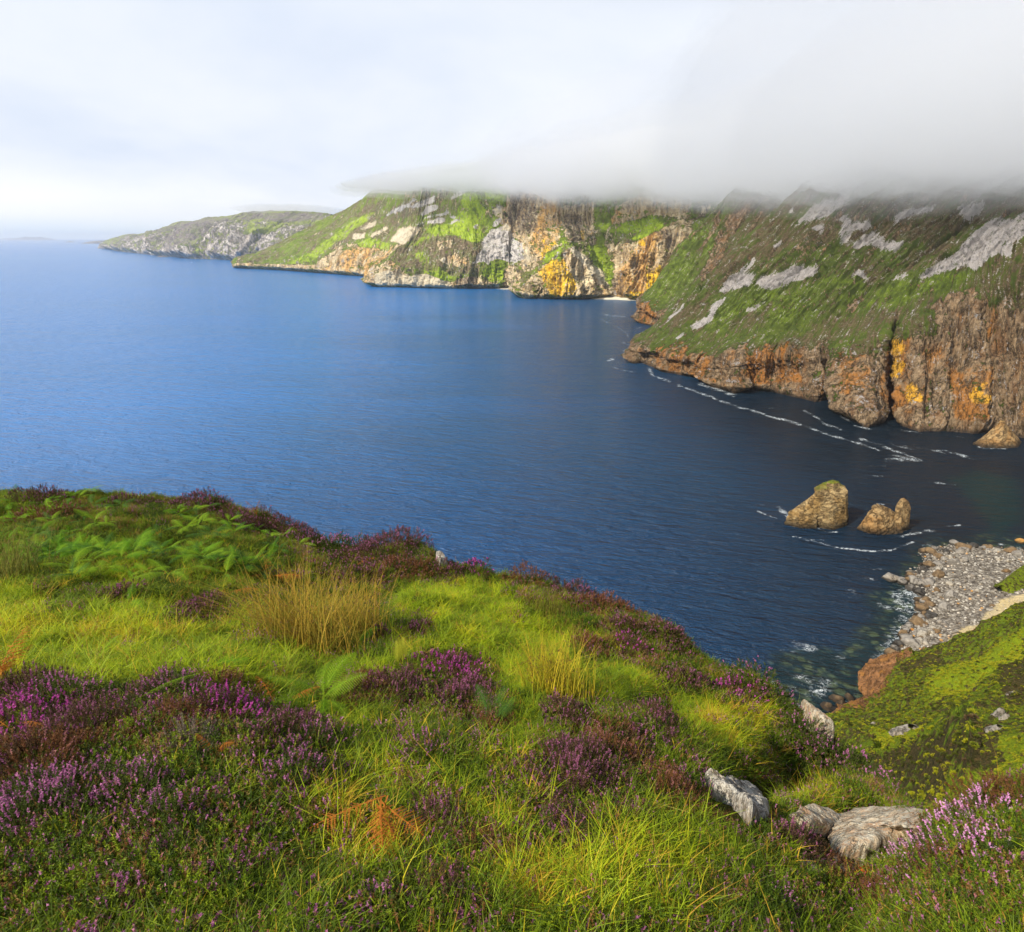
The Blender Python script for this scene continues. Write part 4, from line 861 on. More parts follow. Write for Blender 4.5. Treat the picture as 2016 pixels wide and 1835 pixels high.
    o3 = loft_rock('shore_rock', [low] + pr, stack_mat2, 6, (120, 70), 0.9, 7.0)
    tag(o3, 'low pyramid of brown rock standing in the water at the foot of the right-hand cliff', 'rock')
build_stacks()

# ================================================================ the hillside below on the right, with its brown rock end
def build_hillside():
    # stations left to right; levels from the seaward crest down-front to the near gully
    S = [
        [(1560, 1470, 182), (1600, 1440, 170), (1640, 1500, 110), (1660, 1560, 75), (1700, 1640, 45), (1740, 1760, 25)],
        [(1640, 1418, 190), (1655, 1415, 172), (1700, 1470, 112), (1730, 1540, 72), (1770, 1630, 42), (1800, 1760, 24)],
        [(1700, 1392, 196), (1712, 1390, 178), (1745, 1445, 118), (1775, 1520, 76), (1810, 1610, 44), (1850, 1750, 24)],
        [(1716, 1384, 200), (1745, 1372, 184), (1790, 1425, 126), (1820, 1500, 80), (1860, 1590, 46), (1900, 1740, 24)],
        [(1690, 1342, 217), (1762, 1330, 196), (1830, 1390, 134), (1870, 1480, 82), (1905, 1570, 47), (1950, 1720, 24)],
        [(1722, 1308, 224), (1778, 1300, 208), (1870, 1360, 140), (1915, 1450, 86), (1950, 1550, 48), (2000, 1700, 24)],
        [(1800, 1300, 222), (1825, 1288, 205), (1920, 1330, 145), (1965, 1430, 88), (2005, 1530, 49), (2060, 1690, 24)],
        [(1880, 1278, 224), (1900, 1259, 200), (1975, 1305, 150), (2020, 1400, 90), (2065, 1510, 50), (2130, 1670, 24)],
        [(1965, 1240, 226), (1978, 1211, 198), (2050, 1260, 150), (2090, 1370, 90), (2140, 1480, 50), (2210, 1640, 24)],
        [(2080, 1210, 226), (2090, 1165, 196), (2150, 1210, 150), (2190, 1320, 90), (2240, 1440, 50), (2320, 1600, 24)],
        [(2400, 1150, 220), (2400, 1050, 190), (2420, 1130, 140), (2440, 1250, 85), (2470, 1380, 48), (2520, 1560, 24)],
    ]
    W = []
    for i, s in enumerate(S):
        p = [np.array(at_y(*q)) for q in s]
        foot = np.array(at_z(s[0][0], s[0][1])); foot[2] = 0
        p[0] = foot
        low = foot + (foot - p[1]) * 0.3; low[2] = -5
        e = p[-1] * np.array([0.5, 0.45, 1.0]); e[2] = min(p[-1][2] + 1, 127)       # runs on into the gully under the near brow
        W.append([low] + p + [e])
    side = [q + np.array([-28.0, -6.0, 0]) for q in W[0]]
    for q in side: q[2] = -6.0
    W = [side] + W                                                               # and falls to the sea on its left
    nc, nr = 680, 540
    cols = np.interp(np.linspace(0, 1, nc), [0, 0.06, 0.92, 1], [0, 1, 10, 11]); rows = np.interp(np.linspace(0, 1, nr), [0, .02, .14, .48, .95, 1], [0, 1, 2, 3.3, 6, 7])
    V, U, L, nr, nc = loft(W, cols, rows)
    px, py = proj(V)
    up = sstep(L, 1.2, 2.2)
    near = np.clip(V[:, 1] / 110, 0.25, 1)
    n = grid_normals(V, nr, nc)
    if n[:, 2].mean() < 0: n = -n
    d = fbm(V / 26, 3, 0.55) * 5.0 * near + fbm(V / 8, 4, 0.6) * 2.4 * near + fbm(V / 2.4, 4, 0.65) * 0.75 * near
    rocky = 1 - sstep(L, 1.5, 2.1)
    rocky = np.where((px > 1660) & (px < 1800), 1 - sstep(L + fbm(V / 6, 3) * 0.25, 1.75, 2.15), rocky * 0.8)
    V = V + n * (d * up + rocky * (fbm(V * np.array([1, 1, .5]) / 9, 5, 0.65, True) * 3.0 + fbm(V / 2.2, 3, .6, True) * .5) * sstep(L, 1, 1.2))[:, None]
    # veg masks
    jit = (fbm(V / 12, 4, 0.6), fbm(V / 12 + 7, 4, 0.6))
    br = paint(px, py, [[(1740, 1590), (1700, 1500), (1760, 1490), (1880, 1440), (1990, 1455), (1960, 1500), (1850, 1540), (1860, 1590), (1800, 1610)], [(1960, 1340), (2100, 1240), (2100, 1380), (1990, 1400)], [(1760, 1300), (1800, 1298), (1850, 1280), (1860, 1300), (1770, 1330)], [(1730, 1500), (1780, 1490), (1900, 1500), (1850, 1540), (1800, 1550)]], jit, 26)
    lime = paint(px, py, [[(1730, 1440), (1780, 1430), (1850, 1470), (1700, 1490)], [(1820, 1340), (2016, 1230), (2100, 1200), (2060, 1290), (1940, 1340), (1850, 1390)], [(1740, 1600), (1800, 1530), (1900, 1480), (2100, 1440), (2200, 1560), (2000, 1600), (1900, 1640), (1800, 1640)]], jit, 24)
    m, N = new_mat('moor_turf')
    P = N.n('ShaderNodeNewGeometry').outputs['Position']
    mk = N.n('ShaderNodeSeparateColor', {0: N.attr('mask')})
    a = N.noise(P, 0.16, 5, 0.62); b = N.noise(P, 0.9, 5, 0.68); f = N.noise(P, 3.6, 4, 0.7); e = N.noise(P, 0.42, 4, 0.6, 0.8)
    g = N.mix(N.mr(f, 0.35, 0.65), (0.07, 0.115, 0.010), (0.20, 0.27, 0.012)); g = N.mix(N.mr(b, 0.4, 0.65, 0, 0.6), g, (0.12, 0.13, 0.012))
    lg = N.mix(N.mr(f, 0.35, 0.65), (0.14, 0.19, 0.010), (0.27, 0.33, 0.012)); g = N.mix(mk.outputs[2], g, lg)
    dk = N.mix(N.mr(f, 0.4, 0.65), (0.050, 0.046, 0.014), (0.115, 0.080, 0.030))
    ff = N.m('ADD', N.m('MULTIPLY', mk.outputs[1], 0.35), N.m('ADD', N.m('MULTIPLY', N.m('SUBTRACT', e, 0.5), 1.7), N.m('MULTIPLY', N.m('SUBTRACT', b, 0.5), 1.3)))
    ff = N.m('SUBTRACT', N.m('ADD', ff, 0.44), N.m('MULTIPLY', mk.outputs[2], 0.20))
    c = N.mix(N.mr(ff, 0.38, 0.62), g, dk)
    rk = N.mix(N.mr(N.noise(N.vm('MULTIPLY', P, (1, 1, 0.5)), 0.35, 6, 0.7, 0.8), 0.35, 0.62), (0.12, 0.055, 0.022), (0.34, 0.165, 0.07))
    rk = N.mix(N.mr(N.noise(N.vm('MULTIPLY', P, (1, 1, 0.5)), 1.1, 6, 0.75), 0.50, 0.62, 0, 0.8), rk, (0.04, 0.022, 0.012)); rk = N.mix(N.mr(N.noise(P, 2.2, 5, 0.75), 0.54, 0.66, 0, 0.6), rk, (0.50, 0.32, 0.17)); rk = N.mix(N.mr(a, 0.5, 0.6, 0, 0.5), rk, (0.44, 0.20, 0.04))
    rf = N.m('ADD', mk.outputs[0], N.m('MULTIPLY', N.m('SUBTRACT', b, 0.5), 0.9))
    c = N.mix(N.mr(rf, 0.42, 0.55), c, rk)
    h = N.m('ADD', N.m('MULTIPLY', b, 1.0), N.m('MULTIPLY', f, 0.5))
    bp = N.n('ShaderNodeBump', {'Height': h, 'Distance': 0.9, 'Strength': 0.8})
    N.n('ShaderNodeOutputMaterial', {0: N.n('ShaderNodeBsdfPrincipled', {'Base Color': c, 'Roughness': 0.95, 'Normal': bp, 'Specular IOR Level': 0.1})})
    mask = np.stack([blur_grid(rocky, nr, nc, 2), blur_grid(br, nr, nc, 6), blur_grid(lime, nr, nc, 8)], 1)
    o = mesh_np('hillside', V, grid_faces(nr, nc), [m], True, {'mask': mask}); kind(o, 'structure')
    return V, px, py, nr, nc, U, L, mask
HS = build_hillside()

# ================================================================ boulder beach
cream_rock = None
def build_beach():
    outline = [z4(*q) for q in [(1250, 600), (1450, 560), (1600, 600), (1900, 600), (2300, 560)]]
    # stations from the left tongue round to the right: water edge, middle, back
    S = [
        [z4(960, 1330), z4(1080, 1320), z4(1200, 1320)], [z4(1010, 1250), z4(1150, 1250), z4(1330, 1270)], [z4(1070, 1120), z4(1220, 1130), z4(1470, 1190)], [z4(1150, 1010), z4(1320, 1010), z4(1600, 1100)],
        [z4(1130, 880), z4(1360, 900), z4(1700, 1000)], [z4(1060, 800), z4(1300, 800), z4(1760, 900)], [z4(1200, 690), z4(1400, 730), z4(1850, 860)], [z4(1210, 620), z4(1480, 660), z4(2000, 820)],
        [z4(1450, 578), z4(1640, 640), z4(2120, 800)], [z4(1650, 605), z4(1830, 670), z4(2300, 800)], [z4(1950, 600), z4(2150, 670), z4(2500, 780)], [z4(2400, 590), z4(2500, 660), z4(2700, 760)]]
    W = []
    for s in S:
        a = np.array(at_z(*s[0], 0.0)); b = np.array(at_z(*s[1], 2.4)); c = np.array(at_z(*s[2], 7.0)); lo = a + (a - b) * 0.5; lo[2] = -3.0; d = c + (c - b) * 0.5; d[2] = 14
        W.append([lo, a, b, c, d])
    V, U, L, nr, nc = loft(W, np.linspace(0, len(S) - 1, 420), np.linspace(0, 4, 220))
    V[:, 2] += fbm(V / 9, 3) * 0.8 + fbm(V / 1.6, 3, 0.6) * 0.5 * sstep(L, 0.8, 1.6)
    px, py = proj(V)
    jit = (fbm(V / 9, 4, 0.6), fbm(V / 9 + 7, 4, 0.6))
    sand = blur_grid(paint(px, py, [[z4(*q) for q in [(1280, 1260), (1420, 1130), (1560, 1080), (1650, 950), (1780, 905), (2100, 860), (2100, 1020), (1700, 1040), (1500, 1180)]]], jit, 12), nr, nc, 4)
    m, N = new_mat('beach_shingle')
    P = N.n('ShaderNodeNewGeometry').outputs['Position']
    v = N.n('ShaderNodeTexVoronoi', {'Vector': P, 'Scale': 0.75}); 
    a = N.noise(P, 0.1, 4, 0.6); f = N.noise(P, 2.0, 4, 0.7)
    g = N.mix(N.n('ShaderNodeSeparateColor', {0: v.outputs['Color']}).outputs[0], (0.13, 0.11, 0.085), (0.36, 0.32, 0.26))
    g = N.mix(N.mr(v.outputs['Distance'], 0.35, 0.8), g, (0.07, 0.055, 0.04))
    g = N.mix(N.mr(f, 0.5, 0.7, 0, 0.5), g, (0.34, 0.30, 0.23))
    sd = N.mix(a, (0.58, 0.43, 0.17), (0.62, 0.52, 0.32))
    c = N.mix(N.m('MULTIPLY', N.attr('sand'), N.mr(f, 0.3, 0.6, 0.5, 1)), g, sd)
    pz = N.n('ShaderNodeSeparateXYZ', {0: P}).outputs[2]
    c = N.mix(N.mr(N.m('ADD', pz, N.m('MULTIPLY', a, -1.2)), -0.6, 0.6, 0.8, 0), c, (0.05, 0.04, 0.028))
    bp = N.n('ShaderNodeBump', {'Height': N.m('SUBTRACT', f, N.m('MULTIPLY', v.outputs['Distance'], 0.8)), 'Distance': 0.5, 'Strength': 0.8})
    N.n('ShaderNodeOutputMaterial', {0: N.n('ShaderNodeBsdfPrincipled', {'Base Color': c, 'Roughness': 0.9, 'Normal': bp})})
    kind(mesh_np('beach', V, grid_faces(nr, nc), [m], True, {'sand': sand}), 'structure')
    # grassy knoll at the right end of the beach
    pts = []
    for q in [(1640, 850, 10, 820), (1720, 800, 16, 930), (1830, 720, 22, 960), (1980, 660, 30, 930), (2200, 640, 34, 900)]:
        a = np.array(at_z(*z4(q[0], q[3]), 3.5)); b = np.array(at_z(*z4(q[0] + 10, (q[1] + q[3]) / 2), 8)); c = np.array(at_z(*z4(q[0] + 20, q[1]), 10)); pts.append([a + (0, 0, -3), a, b, c, c + (6, 10, -5)])
    V2, U2, L2, r2, c2 = loft(pts, np.linspace(0, 4, 160), np.linspace(0, 4, 90))
    V2 += (fbm(V2 / 4, 4, 0.6) * 1.0)[:, None] * np.array([0, 0, 1])
    o = mesh_np('grassy_knoll', V2, grid_faces(r2, c2), [bpy.data.materials['moor_turf']], True, {'mask': np.stack([L2 * 0, L2 * 0 + 0.3, L2 * 0 + 0.6], 1)}); kind(o, 'structure')

    # ---- boulders
    mats = [rock_mat('boulder_grey', (0.20, 0.18, 0.155), (0.40, 0.365, 0.31), (0.27, 0.22, 0.165), 0.55, tide=(-0.6, 0.5), dark=(0.06, 0.05, 0.04)),
            rock_mat('boulder_pale', (0.30, 0.27, 0.22), (0.52, 0.47, 0.385), (0.38, 0.30, 0.20), 0.55, tide=(-0.8, 0.3), dark=(0.10, 0.085, 0.065)),
            rock_mat('boulder_brown', (0.13, 0.085, 0.045), (0.28, 0.19, 0.10), (0.22, 0.12, 0.05), 0.5, tide=(-0.6, 0.4)),
            rock_mat('boulder_orange', (0.42, 0.20, 0.05), (0.58, 0.34, 0.09), (0.5, 0.16, 0.03), 0.5, tide=(-1, 0)),
            rock_mat('boulder_dark', (0.055, 0.05, 0.045), (0.12, 0.11, 0.095), (0.08, 0.065, 0.05), 0.6, tide=(-0.6, 0.4))]
    def boulder_mesh(seed, mat):
        r = np.random.default_rng(seed)
        bm = bmesh.new(); bmesh.ops.create_icosphere(bm, subdivisions=4, radius=1)
        co = np.array([v.co for v in bm.verts]); dirs = r.normal(size=(11, 3)); dirs /= np.linalg.norm(dirs, axis=1)[:, None]
        d = np.ones(len(co))
        for k in dirs: # planes chop the ball into a blocky stone
            h = r.uniform(0.62, 0.88); t = co @ k; d = np.minimum(d, np.where(t > 1e-3, h / np.maximum(t, 1e-3), 9))
        co = co * d[:, None] * np.array([1.0, r.uniform(0.65, 0.9), r.uniform(0.5, 0.75)])
        co += (fbm(co * 2.2 + seed * 3, 4, 0.6) * 0.13)[:, None] * co
        for v, c_ in zip(bm.verts, co): v.co = c_
        me = bpy.data.meshes.new('boulder'); bm.to_mesh(me); bm.free()
        me.polygons.foreach_set('use_smooth', np.ones(len(me.polygons), bool)); me.materials.append(mat); return me
    lib = {k: [boulder_mesh(10 * k + j, mats[k]) for j in range(4)] for k in range(5)}
    r = np.random.default_rng(21)
    def put(x, y, z, s, k, label, group, flat=1.0):
        o = bpy.data.objects.new('boulder', lib[k][r.integers(4)]); link(o)
        o.location = (x, y, z); o.scale = (s * r.uniform(.8, 1.2), s * r.uniform(.8, 1.2), s * flat); o.rotation_euler = (r.uniform(-.3, .3), r.uniform(-.3, .3), r.uniform(0, 6.28))
        return tag(o, label, 'boulder', group)
    G = 'boulders of the boulder beach'
    big = [  # px, py, half width px, kind, label
        (1754, 1132, 17, 0, 'largest dark grey boulder standing in the water at the left tip of the boulder beach'),
        (1775, 1141, 13, 0, 'second big grey boulder right beside the largest one at the left tip of the beach'),
        (1790, 1127, 9, 2, 'upright brown boulder just right of the two big grey ones at the left tip'),
        (1810, 1161, 13, 4, 'dark brown boulder at the water edge above the white surf'),
        (1831, 1206, 20, 4, 'smooth near-black boulder lying beside the white surf, darkest on the beach'),
        (1818, 1180, 11, 2, 'rounded brown boulder just above the smooth near-black one'),
        (1806, 1186, 8, 2, 'small reddish brown boulder left of the rounded brown one at the surf edge'),
        (1799, 1239, 8, 3, 'orange brown stone alone in the lower surf'),
        (1880, 1217, 9, 3, 'bright orange boulder in the middle of the lower beach'),
        (1842, 1232, 8, 3, 'orange boulder at the left of the lower beach, left of the bright orange one'),
        (1838, 1260, 8, 3, 'orange tan boulder low on the beach near the hillside edge'),
        (1955, 1196, 9, 3, 'yellow orange boulder at the top of the sandy strip'),
        (1811, 1268, 8, 2, 'brown boulder at the foot of the beach, left of the orange tan one'),
        (1789, 1267, 7, 2, 'round brown stone in the foam at the foot of the beach'),
        (1762, 1291, 6, 3, 'small orange stone in the foam right above the brown rock end'),
        (1647, 1372, 12, 2, 'dark wet boulder in the shallows left of the brown rock end, upper one'),
        (1655, 1382, 11, 2, 'dark wet boulder in the shallows left of the brown rock end, lower one'),
        (1672, 1372, 10, 2, 'dark wet boulder nearest the brown rock end in the shallows'),
        (1627, 1386, 12, 2, 'dark wet boulder in the shallows beside the grassy skyline'),
        (1640, 1392, 11, 4, 'near-black boulder lowest in the shallows under the hillside'),
        (1850, 1108, 12, 0, 'grey boulder near the left top corner of the beach'), (1905, 1075, 10, 2, 'brown boulder on the seaward top edge of the beach'),
        (1960, 1082, 11, 0, 'grey boulder on the seaward top edge, toward the right'), (1868, 1085, 9, 2, 'brown wet boulder at the upper left tip of the beach'),
        (1858, 1130, 12, 0, 'grey boulder in the upper left part of the beach'), (1920, 1100, 10, 1, 'pale boulder in the upper middle of the beach'),
        (2009, 1062, 10, 3, 'tan rock poking in at the right edge of the picture above the beach')]
    for (a, b, hw, k, lab) in big:
        p = at_z(a, b + hw * 0.35, 0.6 if b < 1300 else 0.1); s = hw * np.hypot(p[1], H) / F_ * 1.15
        put(*p, s, k, lab, G, 0.85)
    cand = np.where((px < 2040) & (L > 0.9) & (L < 3.1) & (sand < 0.55))[0]
    # weight: more stones near the water edge
    wgt = np.exp(-(L[cand] - 1.2) * 0.55); wgt /= wgt.sum()
    zones = {0: 'grey boulder among the boulder beach stones', 1: 'pale cream boulder among the boulder beach stones', 2: 'brown boulder among the boulder beach stones', 3: 'orange tan stone among the boulder beach stones'}
    pick = r.choice(cand, 265, replace=False, p=wgt)
    for i in pick:
        kk = r.choice([0, 1, 2, 3], p=[0.40, 0.38, 0.19, 0.03]) if L[i] > 1.5 else r.choice([0, 2, 4], p=[.45, .45, .1])
        s = (0.75 + 2.3 * r.random() ** 2.2) * (1.35 if L[i] < 2.1 else 0.85)
        xx, yy = px[i], py[i]
        zn = 'at the seaward top edge of the beach' if yy < 1100 else ('in the upper left of the beach' if xx < 1890 and yy < 1165 else ('in the upper right of the beach' if yy < 1165 else ('beside the white surf' if L[i] < 1.5 else ('in the lower left of the beach' if yy > 1220 else 'in the middle of the beach'))))
        cn = ['grey boulder', 'pale cream boulder', 'brown boulder', 'orange tan stone', 'dark wet boulder'][kk]
        put(*(V[i] + (0, 0, s * 0.10)), s, kk, cn + ' ' + zn, 'boulders of the beach: ' + cn + ' ' + zn)
    # the small stones, past counting, are one object
    ncand = np.where((px < 2060) & (L > 0.8) & (L < 3.6))[0]
    pick = r.choice(ncand, 4200); vs, fs, cs = [], [], []
    base = [np.array([v.co for v in lib[0][j].vertices]) for j in range(2)]
    bm = bmesh.new(); bmesh.ops.create_icosphere(bm, subdivisions=1, radius=1); b0 = np.array([v.co for v in bm.verts]); f0 = np.array([[v.index for v in f.verts] for f in bm.faces]); bm.free()
    for j, i in enumerate(pick):
        if sand[i] > 0.5 and r.random() < 0.75: continue
        s = r.uniform(0.22, 0.85) * (1.0 if sand[i] < .5 else .6); q = b0 * (1 + r.normal(0, .16, (len(b0), 1))) * s * np.array([1, r.uniform(.6, 1), r.uniform(.45, .8)])
        a = r.uniform(0, 6.28); q = np.stack([q[:, 0] * np.cos(a) - q[:, 1] * np.sin(a), q[:, 0] * np.sin(a) + q[:, 1] * np.cos(a), q[:, 2]], 1)
        off = len(vs) * len(b0); vs.append(q + V[i] + np.array([r.normal(0, .6), r.normal(0, .6), s * 0.2])); fs.append(f0 + off)
        cs.append(np.full(len(b0), r.random()))
    m2, N = new_mat('small_beach_stones'); cc = N.ramp(N.attr('tone'), [(0, (0.07, 0.055, 0.04)), (0.35, (0.21, 0.18, 0.14)), (0.75, (0.36, 0.33, 0.28)), (0.95, (0.58, 0.54, 0.46)), (0.99, (0.50, 0.26, 0.07))])
    pz = N.n('ShaderNodeSeparateXYZ', {0: N.n('ShaderNodeNewGeometry').outputs['Position']}).outputs[2]
    cc = N.mix(N.mr(pz, -0.2, 0.7, 0.75, 0), cc, (0.05, 0.04, 0.03))
    N.n('ShaderNodeOutputMaterial', {0: N.n('ShaderNodeBsdfPrincipled', {'Base Color': cc, 'Roughness': 0.85})})
    o = mesh_np('beach_stones', np.vstack(vs), np.vstack(fs), [m2], False, {'tone': np.concatenate(cs)})
    o['label'] = 'small grey and cream stones filling the boulder beach'; kind(o, 'stuff')
build_beach()

# ---- grey rocks breaking through the hillside turf
moor_rock = rock_mat('moor_rock', (0.24, 0.21, 0.17), (0.46, 0.41, 0.33), (0.30, 0.24, 0.17), 0.5, dark=(0.06, 0.05, 0.035))
def on_mesh(data, a, b):
    V, px, py = data[0], data[1], data[2]; i = np.argmin((px - a) ** 2 + (py - b) ** 2); return V[i]
for j, (a, b, hw, hh, lab) in enumerate([
    (1795, 1459, 26, 10, 'long grey outcrop in the middle of the lower hillside'), (1847, 1452, 12, 10, 'upright grey rock right of the long outcrop'), (1977, 1420, 12, 10, 'pointed grey rock high on the hillside near the right edge'),
    (1998, 1437, 9, 6, 'small grey rock below the pointed one near the right edge'), (1884, 1500, 10, 10, 'dark streaked rock pair in the hillside gully, left one'), (1912, 1503, 8, 9, 'dark streaked rock pair in the hillside gully, right one'),
    (1715, 1420, 6, 5, 'little pale stone on the crest left of the brown rock end'), (1975, 1455, 16, 6, 'slanting reddish grey ledge near the right edge'), (1995, 1362, 12, 5, 'faint grey ledge on the upper hillside near the right edge')]):
    p = on_mesh(HS, a, b); sc_ = np.hypot(p[1], p[2] - H) / F_
    wd, ht = hw * sc_, hh * sc_
    o = rock_blob('hillside_rock', [(-ht, 0, 0, [wd] * 8), (0, 0, 0, [wd, wd * .8, wd * .5, wd * .7, wd, wd * .8, wd * .5, wd * .7]), (ht * .9, wd * .1, 0, [wd * .6, wd * .4, wd * .3, wd * .4, wd * .5, wd * .4, wd * .3, wd * .4]), (ht * 1.25, wd * .25, 0, [wd * .22] * 8)], moor_rock, j + 20, (48, 24), 1.3, tuple(p))
    o.rotation_euler[2] = 0.5; tag(o, lab, 'rock', 'rocks breaking through the hillside turf')

# ================================================================ the heath at our feet
SKY = [(-700, 985, 14), (-200, 975, 14), (0, 970, 13.5), (150, 972, 13.2), (300, 978, 13), (420, 992, 12.8), (520, 1025, 12.4), (640, 1062, 12), (740, 1078, 11.6), (830, 1086, 11), (890, 1112, 10.6), (1000, 1140, 10), (1100, 1158, 9.6), (1200, 1190, 9.0), (1300, 1248, 8.3),
       (1400, 1308, 7.6), (1480, 1348, 7.0), (1560, 1398, 6.5), (1640, 1458, 6.0), (1700, 1512, 5.6), (1745, 1560, 5.0), (1785, 1606, 4.0), (1850, 1625, 3.1), (1930, 1600, 2.9), (2016, 1545, 3.0), (2200, 1480, 3.3), (2700, 1400, 3.6)]
def build_ground():
    nc, nr = 900, 430
    S = np.array([(at_y(*q)[0] / q[2], H - at_y(*q)[2], q[2]) for q in SKY])   # azimuth ratio, drop, distance
    a = np.concatenate([np.linspace(S[0, 0], -0.80, 50)[:-1], np.linspace(-0.80, 0.86, nc - 80), np.linspace(0.86, S[-1, 0], 32)[1:]]); nc = len(a)
    Ys = np.interp(a, S[:, 0], S[:, 2]); Ds = np.interp(a, S[:, 0], S[:, 1])
    g = np.exp(-np.linspace(-2.5, 2.5, 25) ** 2); g /= g.sum()
    Ys = np.convolve(np.pad(Ys, 12, mode='edge'), g, 'valid'); Ds2 = np.convolve(np.pad(Ds, 12, mode='edge'), g, 'valid')
    Y0, D0 = 0.9, 1.80
    w_ = np.linspace(0, 1, nr)[:, None]
    Y = Y0 * (Ys[None] / Y0) ** w_
    f = (Y - Y0) / (Ys[None] - Y0)
    D = D0 + (Ds2[None] - D0) * (0.62 * f + 0.38 * (1 - (1 - f) ** 2))
    X = a[None] * Y; Z = H - D
    # outward beyond the brow: falling away to the sea
    rows = [(X, Y, Z)]
    for k, (dy, dz) in enumerate([(0.35, 0.30), (0.9, 1.1), (2.0, 3.2), (4.5, 9), (10, 26), (22, 60), (60, 162)]):
        un = np.stack([a, np.ones_like(a)], 1); un /= np.linalg.norm(un, axis=1)[:, None]
        rows.append(((X[-1] + un[:, 0] * dy)[None], (Y[-1] + un[:, 1] * dy)[None], (Z[-1] - dz)[None]))
    X = np.vstack([r[0] for r in rows]); Y = np.vstack([r[1] for r in rows]); Z = np.vstack([r[2] for r in rows])
    nr2 = X.shape[0]
    # a few rows toward and behind the camera
    bX, bY, bZ = [], [], []
    for k, (yy, dd) in enumerate([(-6, 0.6), (-2, 1.30), (-0.5, 1.55), (0.3, 1.68)]):
        bX.append(a[None] * (1.2 + k * 0) * 3.0 * (1 - k * 0.22)); bY.append(np.full((1, nc), float(yy))); bZ.append(np.full((1, nc), H - dd))
    X = np.vstack(bX + [X]); Y = np.vstack(bY + [Y]); Z = np.vstack(bZ + [Z]); off = 4; nr2 += 4
    V = np.stack([X, Y, Z], 2).reshape(-1, 3)
    Q = V.copy(); Q[:, 2] = 0
    fade = np.ones((nr2, nc)); fade[off + nr:] = 0.25; fade[:off] = 0.3; fade = fade.ravel()
    scale = np.clip(V[:, 1] / 9, 0.25, 1)
    d = fbm(Q / 2.3, 3, 0.5) * 0.36 * scale + fbm(Q / 0.75 + 5, 4, 0.55) * 0.20 * np.clip(scale * 1.6, 0, 1) + fbm(Q / 0.22 + 9, 2) * 0.025
    # keep the brow where it is: bumps shrink toward it except near-level heather domes
    V[:, 2] += d * fade
    px, py = proj(V)
    holl = np.exp(-((px - 1545) / 95) ** 2 - ((py - 1515) / 42) ** 2) * ((Y.ravel() > 2.0) & (Y.ravel() < 6.5))
    V[:, 2] -= holl * 0.45
    m, N = new_mat('peaty_soil')
    P = N.n('ShaderNodeNewGeometry').outputs['Position']
    a1 = N.noise(P, 1.2, 4, 0.6); b1 = N.noise(P, 14, 5, 0.75); b2 = N.noise(P, 60, 3, 0.7)
    c = N.mix(N.mr(b1, 0.35, 0.6), (0.030, 0.028, 0.008), (0.085, 0.080, 0.014)); c = N.mix(N.mr(a1, 0.4, 0.6, 0, 0.7), c, (0.038, 0.026, 0.012)); c = N.mix(N.mr(b2, 0.55, 0.7, 0, 0.7), c, (0.10, 0.11, 0.015))
    bp = N.n('ShaderNodeBump', {'Height': b1, 'Distance': 0.05, 'Strength': 0.8})
    N.n('ShaderNodeOutputMaterial', {0: N.n('ShaderNodeBsdfPrincipled', {'Base Color': c, 'Roughness': 1.0, 'Normal': bp, 'Specular IOR Level': 0.05})})
    kind(mesh_np('heath_ground', V, grid_faces(nr2, nc), [m], True), 'structure')
    G = V.reshape(nr2, nc, 3)[off:off + nr + 3]
    return G
G = build_ground()
GR, GC = G.shape[:2]
Gpx, Gpy = (q.reshape(GR, GC) for q in proj(G.reshape(-1, 3)))
_gn = grid_normals(G.reshape(-1, 3), GR, GC).reshape(GR, GC, 3)
if _gn[..., 2].mean() < 0: _gn = -_gn
def ground_at(px, py):
    """ground point (and its normal) that is seen at that place of the picture"""
    d = (Gpx - px) ** 2 + (Gpy - py) ** 2; i = np.unravel_index(np.argmin(d), d.shape)
    return G[i], _gn[i]
def ground_xy(P):
    """drop points (n,3) onto the ground"""
    key = _kd_query(P); return key
from mathutils.kdtree import KDTree
_kd = KDTree(((GR + 1) // 2) * ((GC + 1) // 2))
_sub = G[::2, ::2].reshape(-1, 3)
for _i, _v in enumerate(_sub): _kd.insert((_v[0], _v[1], 0), _i)
_kd.balance()
_subn = _gn[::2, ::2].reshape(-1, 3)
def drop(x, y):
    _, i, _ = _kd.find((x, y, 0)); v, n = _sub[i], _subn[i]
    return v[2] - (n[0] * (x - v[0]) + n[1] * (y - v[1])) / max(n[2], 0.2), n
# cell areas for even sowing
_e1 = G[1:, :-1] - G[:-1, :-1]; _e2 = G[:-1, 1:] - G[:-1, :-1]
AREA = np.linalg.norm(np.cross(_e1, _e2), axis=2)
CPX = (Gpx[1:, 1:] + Gpx[:-1, :-1]) / 2; CPY = (Gpy[1:, 1:] + Gpy[:-1, :-1]) / 2
VIS = (CPX > -260) & (CPX < 2280) & (CPY < 2150)
JX = fbm(np.stack([CPX / 90, CPY / 55, CPX * 0], 2).reshape(-1, 3), 4, 0.6).reshape(CPX.shape)
JY = fbm(np.stack([CPX / 90, CPY / 55, CPX * 0 + 8], 2).reshape(-1, 3), 4, 0.6).reshape(CPX.shape)
def ell(lst, amp=1.0):
    r = np.zeros(CPX.shape)
    for (x, y, a, b, *s) in lst:
        s = s[0] if s else 1.0
        d = ((CPX + JX * a * 0.9 * amp - x) / a) ** 2 + ((CPY + JY * b * 0.9 * amp - y) / b) ** 2
        r = np.maximum(r, s * (1 - sstep(d, 0.55, 1.25)))
    return r
